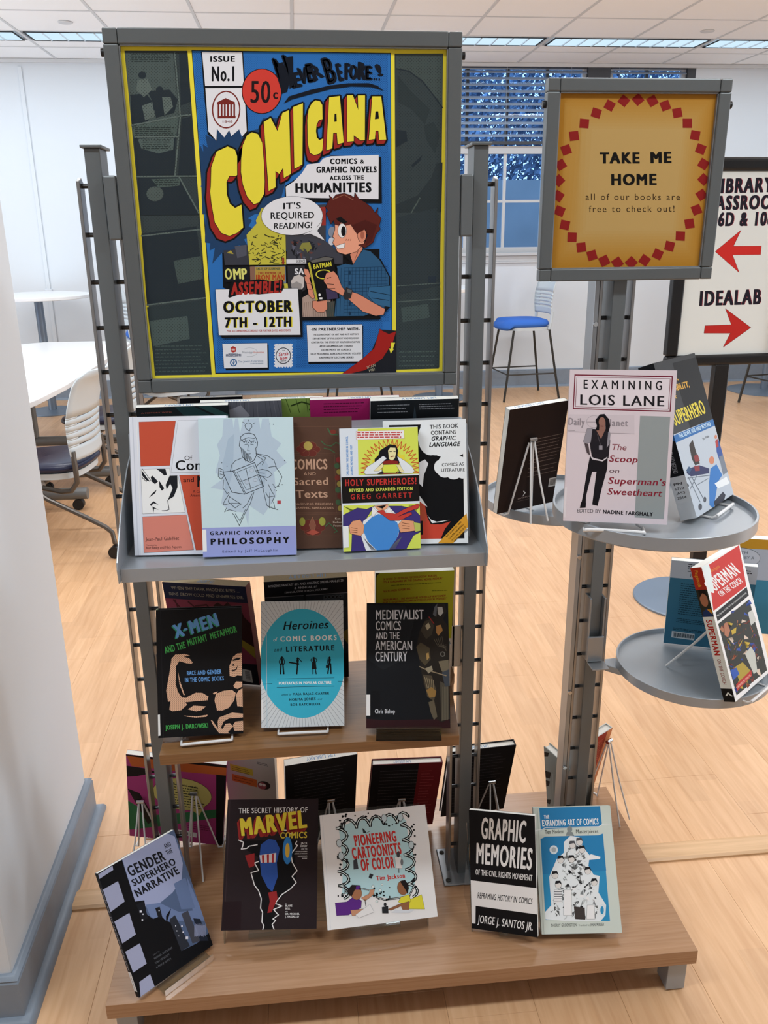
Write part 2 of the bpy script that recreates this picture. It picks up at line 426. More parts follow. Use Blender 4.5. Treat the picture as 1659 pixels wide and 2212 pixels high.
# windows
def window(name, x0, x1, muntx, z_rail=2.33):
    w = struct(name, MB().box(x0, x1, wy0+.05, wy0+.11, WZ0, WZ0+.05).box(x0, x1, wy0+.05, wy0+.11, WZ1-.04, WZ1).box(x0, x0+.04, wy0+.05, wy0+.11, WZ0+.05, WZ1-.04).box(x1-.04, x1, wy0+.05, wy0+.11, WZ0+.05, WZ1-.04), 'wframe')
    obj('meeting_rail', MB().box(x0+.04, x1-.04, wy0+.045, wy0+.1, z_rail-.04, z_rail+.03), 'wframe', w)
    obj('window_sill', MB().box(x0-.04, x1+.04, wy0-.035, wy0+.05, WZ0-.03, WZ0).box(x0-.02, x1+.02, wy0-.014, wy0, WZ0-.085, WZ0-.03).box(x0-.02, x1+.02, wy0-.02, wy0, WZ0-.1, WZ0-.085), 'wframe', w, bevel=.004)
    cols = [x0+.04]+muntx+[x1-.04]
    for m_ in muntx:
        obj('muntin', MB().box(m_-.014, m_+.014, wy0+.06, wy0+.095, WZ0+.05, z_rail-.04), 'wframe', w)
        obj('muntin', MB().box(m_-.014, m_+.014, wy0+.06, wy0+.095, z_rail+.03, WZ1-.04), 'jamb', w)  # upper bars coloured dark to draw their backlit silhouette
    for zz in ((WZ0+.05+z_rail-.04)/2,):
        obj('muntin', MB().box(x0+.04, x1-.04, wy0+.062, wy0+.093, zz-.012, zz+.012), 'wframe', w)
        rows = [(WZ0+.05, zz-.012), (zz+.012, z_rail-.04), (z_rail+.03, WZ1-.04)]
    for a, b in zip(cols[:-1], cols[1:]):
        for z0, z1 in rows:
            obj('pane', MB().box(a+.001, b-.001, wy0+.074, wy0+.08, z0+.001, z1-.001), 'glass', w)
    return w
window('window_1', 1.28, 2.86, [1.705, 2.095, 2.48])
window('window_2', 3.08, 3.85, [3.465])
struct('trim_4', MB().box(2.86, 3.08, wy0, wy1, WZ0, WZ1).box(3.85, 3.93, wy0, wy1, WZ0, WZ1), 'jamb')
def blind(x0, x1, lab):
    r = empty('window_blind', ((x0+x1)/2, wy0+.02, WZ1), 0, lab, 'window blind')
    h = (x1-x0)/2-.01
    obj('head_rail', MB().box(-h, h, -.025, .025, -.035, -.001), 'jamb', r)
    for k in range(11):
        z = -.068-.0555*k; t = math.radians(32)
        dy, dz = .0245*math.cos(t), .0245*math.sin(t)
        vs = [(-h, -dy, z-dz), (h, -dy, z-dz), (h, 0, z+.003), (-h, 0, z+.003), (h, dy, z+dz), (-h, dy, z+dz)]
        vs += [(a, b, c-.0025) for a, b, c in vs]
        mb = MB().add(vs, [(0, 1, 2, 3), (3, 2, 4, 5), (6, 9, 8, 7), (9, 11, 10, 8), (0, 6, 7, 1), (5, 4, 10, 11), (0, 3, 9, 6), (3, 5, 11, 9), (1, 7, 8, 2), (2, 8, 10, 4)])
        obj('slat', mb, 'blind', r)
    obj('bottom_rail', MB().box(-h, h, -.014, .014, -.705, -.675), 'jamb', r, bevel=.004)
    for xx in (-h*.8, 0, h*.8):
        obj('ladder_cord', MB().box(xx-.0015, xx+.0015, -.0262, -.0252, -.68, -.03), 'blind', r)
blind(1.28, 2.86, 'grey-blue slatted blind half down over the wide window right of the poster')
blind(3.08, 3.85, 'grey-blue slatted blind over the narrow window above the orange sign')
# outdoors: tree row and neighbouring wall
o = obj('neighbouring_wall', MB().box(-2, 9, 12.6, 12.9, 0, 2.25), 'outwall'); setp(o, 'pale rendered wall outside, seen blue through the lower window panes', 'wall')
o = obj('outdoor_ground', MB().box(-8, 14, 8.95, 30, -.05, 0), 'outwall', kind='structure')
lf = MB(); rr = random.Random(3)
for k in range(38000):
    x_, y_, z_ = rr.uniform(.6, 8.2), rr.uniform(14, 16), rr.uniform(2.0, 5.4)
    s_ = rr.uniform(.035, .075); a = Vector((rr.gauss(0, 1), rr.gauss(0, 1), rr.gauss(0, 1))).normalized(); b = a.orthogonal().normalized(); c = a.cross(b)
    p = Vector((x_, y_, z_)); lf.add([p-b*s_, p-c*s_*.5, p+b*s_, p+c*s_*.5], [(0, 1, 2, 3)])
tr = empty('tree', (3.5, 15, 0), 0, 'leafy trees outside, seen through the top of the window blinds', 'tree')
lo = obj('foliage', lf, 'foliage', tr, kind='stuff'); lo.location = (-3.5, -15, 0)
obj('trunk', MB().tube([(-.5, 0, 0), (-.4, .1, 2), (-.6, 0, 5)], .16, 10, r1=.08), 'foliage', tr)
# ------------------------------------------------------------------ furniture of the room
def desk():
    r = empty('desk', (-2.1, 5.8, 0), 0, 'large white desk with rounded edge beside the rolling chairs at left', 'desk')
    poly = [(-3.3, 4.2), (-1.9, 4.2), (-1.65, 4.27), (-1.5, 4.45), (-1.44, 4.75), (-1.4, 5.2), (-1.385, 6.0), (-1.385, 7.2), (-1.45, 7.36), (-2.12, 7.37), (-2.26, 7.28), (-2.36, 7.1), (-2.5, 6.98), (-2.7, 6.92), (-3.3, 6.9)]
    poly = [(a+2.1, b-5.8) for a, b in poly]
    obj('desk_top', MB().prism(poly, .70, .732), 'white_lam', r, bevel=.004)
    for y_, x0, x1 in ((5.03, -2.6, -1.31), (5.52, -2.6, -1.22), (6.45, -2.6, -1.2)):
        f = obj('foot_tube', MB().cyl((x0+2.1, y_-5.8, .1), (x1+2.1, y_-5.8, .1), .036, 20), 'tube', r)
        for xc in (x0+.1, x1-.06):
            mb = MB().cyl((xc+2.1, y_-5.8-.022, .033), (xc+2.1, y_-5.8+.022, .033), .033, 16); obj('caster', mb, 'black', f)
        obj('leg', MB().box(-2.06+2.1, -1.99+2.1, y_-5.8-.035, y_-5.8+.035, .13, .70), 'tube', r, bevel=.006)
desk()
def caster(mb, x, y):
    mb.cyl((x-.028, y, .032), (x-.006, y, .032), .032, 16); mb.cyl((x+.006, y, .032), (x+.028, y, .032), .032, 16)
    mb.cyl((x, y, .03), (x, y, .075), .009, 8)
def shell_back(z0, z1, w, yb, flare=.05, slots=True, n=14):
    """curved backrest with five louvre slots: returns panel MB (between slots)"""
    mb = MB()
    def P(u, v):
        z = z0 + (z1-z0)*v; ww = w*(1-.10*abs(v-.45)*2) * (1 if v < .93 else 1-.25*((v-.93)/.07)**2)
        x_ = (u-.5)*2*ww; y_ = yb + .075*v + .05*v*v - .045*(1-(2*u-1)**2)*-1 - .05*math.sin(PI*min(1, v*1.4)*.5)
        if v > .88: y_ += (v-.88)*.35
        return Vector((x_, y_, z))
    def patch(v0, v1, u0=0, u1=1, nu=12, nv=4):
        mb.surf(lambda a, b: P(u0+(u1-u0)*a, v0+(v1-v0)*b), nu, nv)
    bands = [.16, .24, .32, .40, .48]
    patch(.0, bands[0])
    for i, b0 in enumerate(bands):
        patch(b0, b0+.018, 0, .16, 2, 1); patch(b0, b0+.018, .84, 1, 2, 1)
        nxt = bands[i+1] if i < 4 else 1
        patch(b0+.018, nxt, nv=6 if i == 4 else 2)
    return mb, P
def task_chair():
    r = empty('rolling_chair', (-1.31, 4.48, 0), -PI/2-.13, 'nearest rolling chair, white slotted backrest, navy seat, left of the stand', 'chair', 'rolling chairs around the white desk')
    def seat(u, v):
        x_ = (u-.5)*.47*(1-.12*(1-v)**2*0); y_ = -.27+.46*v
        return Vector((x_, y_, 0))
    mb = MB()
    pts = []
    for i in range(28):
        a = 2*PI*i/28; ca, sa = math.cos(a), math.sin(a)
        pts.append((.235*abs(ca)**.6*(1 if ca > 0 else -1), -.03+.235*abs(sa)**.6*(1 if sa > 0 else -1)))
    lv = [(.88, .435), (.99, .45), (1.0, .462), (.96, .478), (.8, .487), (.0, .482)]
    k = len(mb.v)
    for sc, z in lv:
        for p in pts: mb.v.append((p[0]*sc, -.03+(p[1]+.03)*sc, z - .012*(abs(p[1]+.03)/.235)*(1 if p[1] < -.03 else 0)))
    for q in range(len(lv)-1):
        for i in range(28):
            j = (i+1) % 28; mb.f.append([q*28+i, q*28+j, (q+1)*28+j, (q+1)*28+i]); mb.sm.append(True)
    mb.f.append(list(range(28))[::-1]); mb.sm.append(False)
    obj('seat', mb, 'navy', r, sharp=60)
    mb = MB(); mb.prism([(p[0]*.93, -.03+(p[1]+.03)*.93) for p in pts], .405, .436, smooth=True); obj('seat_pan', mb, 'chair_shell', r, sharp=50)
    mb, P = shell_back(.50, .95, .23, .175)
    b = obj('backrest', mb, 'chair_shell', r, solid=.009)
    for s in (-1, 1):
        obj('back_support', MB().tube([(s*.20, .0, .36), (s*.205, .10, .34), (s*.205, .15, .345), (s*.205, .185, .39), (s*.205, .185, .46), (s*.20, .18, .55)], .0135, 10), 'chair_leg', r)
        obj('hub', MB().cyl((s*.17, -.03, .365), (s*.25, -.03, .365), .034, 24), 'hub', r)
        lg = obj('leg', MB().tube([(s*.235, -.02, .35), (s*.245, .04, .31), (s*.25, .23, .215), (s*.25, .32, .165), (s*.25, .352, .135), (s*.25, .36, .075)], .0125, 10), 'chair_leg', r)
        mc = MB(); caster(mc, s*.25, .36); obj('caster', mc, 'black', lg)
        lg = obj('leg', MB().tube([(s*.235, -.05, .35), (s*.245, -.12, .31), (s*.25, -.27, .215), (s*.25, -.325, .17), (s*.25, -.345, .14), (s*.25, -.35, .075)], .0125, 10), 'chair_leg', r)
        mc = MB(); caster(mc, s*.25, -.35); obj('caster', mc, 'black', lg)
    obj('crossbar', MB().cyl((-.17, -.03, .365), (.17, -.03, .365), .016, 12), 'chair_leg', r)
    return r
c1 = task_chair()
dup(c1, (-1.28, 5.62, 0), -PI/2-.12, 'rolling chair with navy seat directly behind the nearest rolling chair')
dup(c1, (-.98, 6.75, 0), -PI/2+.5, 'third rolling chair, seen between the left post and poster frame')
def stool():
    r = empty('bar_stool', (0, 0, 0), 0)
    pts = []
    for i in range(28):
        a = 2*PI*i/28; ca, sa = math.cos(a), math.sin(a)
        pts.append((.235*abs(ca)**.65*(1 if ca > 0 else -1), -.02+.245*abs(sa)**.65*(1 if sa > 0 else -1)))
    mb = MB(); lv = [(.9, .725), (1.0, .745), (1.0, .76), (.95, .785), (.8, .797), (0, .792)]
    for sc, z in lv:
        for p in pts: mb.v.append((p[0]*sc, -.02+(p[1]+.02)*sc, z-(.03 if p[1]*sc < -.2 else 0)))
    for q in range(len(lv)-1):
        for i in range(28):
            j = (i+1) % 28; mb.f.append([q*28+i, q*28+j, (q+1)*28+j, (q+1)*28+i]); mb.sm.append(True)
    mb.f.append(list(range(28))[::-1]); mb.sm.append(False)
    obj('seat', mb, 'blue_fab', r, sharp=60)
    obj('seat_pan', MB().prism([(p[0]*.95, .01+(p[1]+.02)*.9) for p in pts], .695, .727, smooth=True), 'chair_shell', r)
    mb, P = shell_back(.84, 1.27, .215, .2); obj('backrest', mb, 'chair_shell', r, solid=.01)
    for s in (-1, 1):
        obj('back_upright', MB().tube([(s*.19, .19, .70), (s*.19, .21, .78), (s*.19, .215, .87)], .016, 8), 'chair_shell', r)
        obj('leg', MB().tube([(s*.2, .19, .70), (s*.26, .30, 0.004)], .0115, 8), 'darkleg', r)
        obj('leg', MB().tube([(s*.2, -.16, .70), (s*.25, -.25, 0.004)], .0115, 8), 'darkleg', r)
    obj('footrest', MB().tube([(-.239, .257, .27), (-.236, -.216, .27), (.236, -.216, .27), (.239, .257, .27)], .0075, 8), 'darkleg', r)
    return r
st = stool(); st.scale = (1, 1.03, .965); st.location = (2.18, 8.17, 0); st.rotation_euler = (0, 0, -PI/2+.12)
GRP = 'bar stools in the back of the room'
setp(st, 'blue-seated bar stool with pale slotted back between poster stand and orange sign', 'bar stool', GRP)
for loc, rz, lab in (((.55, 8.15, 0), -PI/2+.12, 'bar stool behind the poster, only its thin legs showing under the frame'),
                     ((-2.70, 7.50, 0), PI/2, 'bar stool with dark blue seat at the left photo edge below round table'),
                     ((-1.30, 7.85, 0), PI/2+.3, 'bar stool whose blue seat shows through the left ladder rods'),
                     ((4.45, 7.35, 0), PI+.2, 'bar stool with dark legs under the black sign frame at right')):
    dup(st, loc, rz, lab)
def bar_table(x, y, zt, rt, rb, lab, top=True):
    r = empty('bar_table', (x, y, 0), 0, lab, 'table')
    obj('base_disc', MB().lathe([(rb, 0), (rb, .006), (rb*.98, .010), (.05, .02), (0, .02)], n=48), 'disc', r)
    obj('pedestal', MB().lathe([(.038, .018), (.038, zt-.03)], n=24), 'disc', r)
    obj('table_top', MB().lathe([(rt-.004, zt-.03), (rt, zt-.026), (rt, zt-.003), (rt-.004, zt), (0, zt)], n=56), 'white_lam', r)
bar_table(-2.33, 8.10, 1.07, .46, .24, 'tall round white table against the left part of the back wall')
bar_table(1.37, 8.22, 1.07, .40, .27, 'tall round table behind the poster, its grey disc base showing below')
bar_table(4.72, 8.12, 1.07, .40, .36, 'tall round table at the right edge with blue-grey disc base')
# ------------------------------------------------------------------ the display stand
BZ = .12
BX0, BX1, BY0, BY1 = -.443, .803, 1.341, 1.907
stand = empty('display_stand', (.18, 1.65, 0), 0, 'freestanding grey metal display stand on a low brown wooden platform', 'display stand')
def SP(name, mb, mt, **k):
    mb.v = [(x-.18, y-1.65, z) for x, y, z in mb.v]
    return obj(name, mb, mt, stand, **k)
def SPp(name, mb, mt, par, **k):
    mb.v = [(x-.18, y-1.65, z) for x, y, z in mb.v]
    return obj(name, mb, mt, par, **k)
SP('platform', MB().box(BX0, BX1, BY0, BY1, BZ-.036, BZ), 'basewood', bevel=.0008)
for xc in (.768, -.408):
    for y0, y1 in ((1.352, 1.40), (1.85, 1.895)):
        SP('foot', MB().box(xc-.021, xc+.021, y0, y1, .004, BZ-.036), 'plate', bevel=.0015)
    SP('foot_rail', MB().box(xc-.018, xc+.018, 1.40, 1.85, .03, BZ-.036), 'plate')
RZ = [1.678-.0828*i for i in range(19)]
def upright(cx, ztop, left_bar=False, sides=(-1, 1)):
    hw = .0135
    p = SP('post', MB().box(cx-hw, cx+hw, 1.62, 1.68, BZ, ztop), 'steel', bevel=.0015)
    SPp('post_cap', MB().box(cx-hw-.005, cx+hw+.005, 1.614, 1.686, ztop, ztop+.005), 'steel', p, bevel=.001)
    SPp('foot_plate', MB().box(cx-.052, cx+.022, 1.585, 1.71, BZ, BZ+.004), 'steel_light', p, bevel=.004)
    for yy in (1.60, 1.695):
        for xx in (-.04,): SPp('screw', MB().lathe([(.006, 0), (.006, .002), (.003, .004), (0, .004)], (cx+xx, yy, BZ+.004), 12), 'darkleg', p)
    for s in sides:
        rx = cx + s*.0325; zt = min(ztop-.03, 1.692)
        rod = SP('ladder_rod', MB().prism([(1.632, BZ), (1.668, BZ), (1.668, zt-.012), (1.65, zt), (1.632, zt-.006)], rx-.003, rx+.003, 'x'), 'rod', bevel=.001)
        for z in RZ:
            a, b = (cx+s*hw, rx-s*.003)
            SPp('rung', MB().cyl((a, 1.65, z), (b, 1.65, z), .0042, 10), 'rung', rod)
upright(-.3425, 1.738); upright(.343, 1.742)
upright(.622, 1.60)
SP('side_bar', MB().box(.5755, .5845, 1.628, 1.672, BZ, 1.58), 'steel_light', bevel=.001)
sb = bpy.data.objects['side_bar']
for z in (1.42, .93, .60, .40):
    SPp('screw', MB().cyl((.580, 1.628, z), (.580, 1.624, z), .0045, 12), 'chrome', sb)
# ------------------------------------------------------------------ sign frames
def sign_frame(name, x0, x1, z0, z1, yf, bw, dep, label, knob_z):
    cx = (x0+x1)/2
    r = empty(name, (cx, yf, z0), 0, label, 'sign')
    X0, X1, Z = x0-cx, x1-cx, z1-z0
    c = bw*1.0
    def rail(a0, a1, b0, b1, nm='frame_rail'):
        return obj(nm, MB().box(a0, a1, 0, dep, b0, b1), 'frame', r, bevel=.0022, seg=2)
    rail(X0+c, X1-c, 0, bw); rail(X0+c, X1-c, Z-bw, Z)
    rail(X0, X0+bw, c, Z-c); rail(X1-bw, X1, c, Z-c)
    e = .0004
    for a, b in ((X0, 0), (X1-c, 0), (X0, Z-c), (X1-c, Z-c)):
        mb = MB()
        mb.box(a, a+c, 0, dep, b, b+c)
        mb.v = [(x_, y_, z_) for x_, y_, z_ in mb.v]
        co = obj('corner_cap', MB().box(a+e, a+c-e, -e, dep-e, b+e, b+c-e), 'frame', r, bevel=.002)
    obj('lip', MB().box(X0+bw, X1-bw, .004, dep-.002, bw, bw+.002).box(X0+bw, X1-bw, .004, dep-.002, Z-bw-.002, Z-bw).box(X0+bw, X0+bw+.002, .004, dep-.002, bw, Z-bw).box(X1-bw-.002, X1-bw, .004, dep-.002, bw, Z-bw), 'steel_light', r)
    for s in (-1, 1):
        xk = X0 if s < 0 else X1
        obj('thumb_knob', MB().cyl((xk, dep*.5, knob_z-z0), (xk+s*.006, dep*.5, knob_z-z0), .0065, 14), 'black', r)
    return r, X0, Z
SGX0, SGX1, SGZ0, SGZ1 = -.3015, .3015, 1.3125, 1.9195
sign, sgx, sgh = sign_frame('poster_sign', SGX0, SGX1, SGZ0, SGZ1, 1.60, .0245, .024, 'large square grey framed sign with the comic event poster on the stand', 1.884)
S2X0, S2X1, S2Z0, S2Z1 = .455, .794, 1.5035, 1.850
sign2, s2x, s2h = sign_frame('framed_notice', S2X0, S2X1, S2Z0, S2Z1, 1.60, .0225, .022, 'smaller grey framed orange sign reading TAKE ME HOME', 1.808)
# brackets holding the poster sign to the posts
for s, x0, x1 in ((-1, -.3255, -.3035), (1, .3035, .3265)):
    SP('sign_bracket', MB().box(x0, x1, 1.603, 1.632, 1.586, 1.693), 'steel', bevel=.003)
SP('sign_bracket', MB().box(.612, .632, 1.623, 1.645, 1.49, 1.60), 'steel', bevel=.002)
# ------------------------------------------------------------------ steel tray shelf
TX0, TX1, TY, TZ = -.318, .3135, 1.362, 1.055
tray = empty('metal_tray_shelf', (0, 1.5, 1.03), 0, 'grey metal tray shelf with curved side panels holding the upper row of books', 'shelf')
def TP_(name, mb, mt, **k):
    mb.v = [(x, y-1.5, z-1.03) for x, y, z in mb.v]
    return obj(name, mb, mt, tray, **k)
TP_('tray_floor', MB().box(TX0, TX1, TY+.002, 1.702, TZ-.003, TZ), 'plate')
TP_('front_lip', MB().box(TX0, TX1, TY, TY+.003, TZ-.024, TZ+.001), 'plate', bevel=.0008)
TP_('rear_lip', MB().box(TX0, TX1, 1.70, 1.703, TZ-.024, TZ+.012), 'plate')
side = [(1.352, 1.034), (1.348, 1.060), (1.352, 1.072), (1.378, 1.097), (1.40, 1.118), (1.43, 1.143), (1.465, 1.166), (1.51, 1.192), (1.55, 1.208), (1.59, 1.214), (1.618, 1.214), (1.618, 1.034)]
TP_('side_panel', MB().prism(side, TX0-.0025, TX0, 'x'), 'plate', bevel=.0006)
TP_('side_panel', MB().prism(side, TX1, TX1+.0025, 'x'), 'plate', bevel=.0006)
# inverted-V divider the two rows of books lean on
TP_('divider_panel', MB().prism([(1.448, TZ), (1.500, 1.258), (1.562, 1.258), (1.612, TZ), (1.609, TZ), (1.5595, 1.255), (1.5025, 1.255), (1.451, TZ)], TX0+.01, TX1-.01, 'x'), 'plate')
# ------------------------------------------------------------------ wooden shelf
WX0, WX1, WY0, WY1, WZ = -.2885, .2745, 1.368, 1.685, .68
wsh = empty('wooden_shelf', (0, 1.5, WZ-.022), 0, 'brown laminate shelf between the two posts carrying the middle row of books', 'shelf')
def WP(name, mb, mt, **k):
    mb.v = [(x, y-1.5, z-(WZ-.022)) for x, y, z in mb.v]
    return obj(name, mb, mt, wsh, **k)
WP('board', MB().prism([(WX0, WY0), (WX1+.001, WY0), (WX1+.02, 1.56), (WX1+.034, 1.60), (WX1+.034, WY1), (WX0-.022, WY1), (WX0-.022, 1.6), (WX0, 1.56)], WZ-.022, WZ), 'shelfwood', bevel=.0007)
WP('shelf_bracket', MB().box(.286, .290, 1.55, 1.64, WZ+.0, WZ+.10).box(.290, .328, 1.632, 1.636, WZ+.0, WZ+.10), 'steel_light', bevel=.001)
WP('shelf_bracket', MB().box(-.290, -.286, 1.575, 1.64, WZ+.0, WZ+.07).box(-.328, -.290, 1.632, 1.636, WZ+.0, WZ+.07), 'steel_light', bevel=.001)
# ------------------------------------------------------------------ round plates on swing arms
PR = .162
def round_plate(x, y, z, lab, arm_from, arm_z, nm='round_tray'):
    r = empty(nm, (x, y, z-.022), 0, lab, 'tray')
    obj('dish', MB().lathe([(0, .012), (PR-.004, .012), (PR-.0035, .022), (PR-.0005, .022), (PR, .0215), (PR, .002), (PR-.002, 0), (0, 0)], n=96), 'plate', r, sharp=40)
    ax, ay = arm_from; dx, dy = ax-x, ay-y; L_ = math.hypot(dx, dy); ux, uy = dx/L_, dy/L_; vx, vy = -uy, ux
    def Q(t, s, zz): return (ux*t+vx*s, uy*t+vy*s, zz)
    t0, t1 = PR*.35, L_-.02
    vs = []
    for t, w in ((t0, .034), (PR*.95, .028), (t1, .014)):
        vs += [Q(t, -w, -.016), Q(t, w, -.016), Q(t, w, -.001), Q(t, -w, -.001)]
    fs = [(0, 3, 2, 1), (8, 9, 10, 11)]
    for q in (0, 4):
        fs += [(q, q+1, q+5, q+4), (q+1, q+2, q+6, q+5), (q+2, q+3, q+7, q+6), (q+3, q, q+4, q+7)]
    obj('swing_arm', MB().add(vs, fs), 'plate', r, bevel=.0015)
    return r
PN = (.571, 1.268, 1.165); PF = (.5685, 1.784, 1.024); PLW = (.8346, 1.5752, .692)
round_plate(*PN, 'front upper round grey tray holding the white book and black book', (.622, 1.64), 1.15)
round_plate(*PF, 'rear round grey tray behind, left of the pole, with dark brown book', (.60, 1.66), 1.0)
round_plate(*PLW, 'lower right round grey tray holding two books, cut by the photo edge', (.64, 1.64), .68)
# U-shaped clamps on the pole
def clamp(z, s=1):
    mb = MB()
    mb.prism([(.6035, 0), (.6035, .09), (.6085, .115), (.6085, 0)], 0, .01, 'y')
    SP('pole_clamp', MB().box(.604, .6085, 1.605, 1.64, z, z+.15).box(.6355, .640, 1.605, 1.64, z, z+.15).box(.604, .640, 1.600, 1.606, z, z+.06).box(.607, .645, 1.57, 1.606, z-.006, z-.002), 'steel_light', bevel=.0015)
clamp(.69)
# ------------------------------------------------------------------ directory sign on a pole with a round base
idr = empty('directory_sign', (1.555, 3.35, 0), math.radians(2), 'black framed white directory sign with red arrows on a black pole', 'sign')
IX0, IX1, IZ0, IZ1 = -.01, .40, 1.096, 1.80
fwd = .05
mb = MB()
obj('frame_rail', MB().box(IX0-fwd, IX1+fwd, -.02, .02, IZ1, IZ1+.052), 'black_frame', idr, bevel=.014, seg=4)
obj('frame_rail', MB().box(IX0-fwd, IX1+fwd, -.02, .02, IZ0-.045, IZ0), 'black_frame', idr, bevel=.014, seg=4)
obj('frame_rail', MB().box(IX0-fwd, IX0, -.018, .018, IZ0, IZ1), 'black_frame', idr, bevel=.006, seg=3)
obj('frame_rail', MB().box(IX1, IX1+fwd, -.018, .018, IZ0, IZ1), 'black_frame', idr, bevel=.006, seg=3)
obj('pole', MB().box(.16, .225, -.018, .018, .02, IZ0-.04), 'black_frame', idr, bevel=.005)
obj('base_disc', MB().lathe([(.24, 0), (.24, .008), (.235, .012), (.04, .02), (0, .02)], (.15, -.03, 0), 56), 'disc', idr)
# ------------------------------------------------------------------ printing: flat ink shapes laid on paper and board
GL = {}
def build_glyphs():
    chars = sorted(set("ABCDEFGHIJKLMNOPQRSTUVWXYZabcdefghijklmnopqrstuvwxyz0123456789&.,!?'-*:\"¢#%@+"))
    tmp = []
    for w, off in ((0, 0.0),):
        for ch in chars:
            for k, t in ((0, ch), (1, ch+'H')):
                cu = bpy.data.curves.new('t', 'FONT'); cu.body = t; cu.resolution_u = 3; cu.offset = off
                o = bpy.data.objects.new('t', cu); COL.objects.link(o); tmp.append((w, ch, k, o))
    bpy.context.view_layer.update(); dg = bpy.context.evaluated_depsgraph_get()
    Hx = {}
    for w, ch, k, o in tmp:
        me = o.evaluated_get(dg).to_mesh()
        vs = [(v.co.x, v.co.y) for v in me.vertices]; fs = [tuple(p.vertices) for p in me.polygons]
        mxx = max([v[0] for v in vs], default=0)
        if k == 0:
            GL[(w, ch)] = [vs, fs, 0, mxx]
            if ch == 'H': Hx[w] = mxx
        else: GL[(w, ch)][2] = mxx
        o.evaluated_get(dg).to_mesh_clear()
    for (w, ch), g in GL.items(): g[2] = g[2]-Hx[w]
    for w, ch, k, o in tmp:
        cu = o.data; bpy.data.objects.remove(o); bpy.data.curves.remove(cu)
    GL[(0, ' ')] = [[], [], .32, 0]
    return max(v[1] for v in GL[(0, 'H')][0])
CAPH = build_glyphs()
GAIN = 1.22
CROPS = dict(px=(0, 0, 1), c1=(200, 40, 3.770), c2=(560, 40, 3.6065), c3=(400, 400, 3.456), c4=(1140, 140, 3.1965), c5=(1000, 560, 2.5175),
             b1=(240, 840, 3.95), b2=(640, 840, 3.95), b3=(300, 1210, 4.3658), b4=(660, 1210, 4.1475), b5=(1040, 780, 2.680), b6=(1140, 1140, 3.1965),
             b7=(180, 1600, 3.6065), b8=(460, 1680, 3.318), d1=(940, 1560, 3.6065), d2=(580, 1560, 3.318), e8=(1420, 1120, 4.423), f1=(1400, 320, 3.8147), f2=(280, 1200, 5.925),
             g1=(900, 780, 4.606), uv=(0, 0, 1))
def solve8(A, b):
    n = 8; M_ = [r[:]+[v] for r, v in zip(A, b)]
    for i in range(n):
        p = max(range(i, n), key=lambda k: abs(M_[k][i])); M_[i], M_[p] = M_[p], M_[i]
        for k in range(n):
            if k != i:
                f = M_[k][i]/M_[i][i]
                M_[k] = [a-f*c for a, c in zip(M_[k], M_[i])]
    return [M_[i][n]/M_[i][i] for i in range(n)]
EPS = 5.5e-5
BOLD = {0: ((0, 0),), 1: ((.0, 0), (.022, .004), (.044, 0)), 2: ((0, 0), (.03, -.014), (.03, .014), (.062, -.014), (.062, .014), (.09, 0)), 3: ((0, -.02), (0, .02), (.04, -.024), (.04, .024), (.08, -.024), (.08, .024), (.12, -.02), (.12, .02), (.06, 0))}
BOLD_ADV = {0: 0, 1: .04, 2: .085, 3: .115}
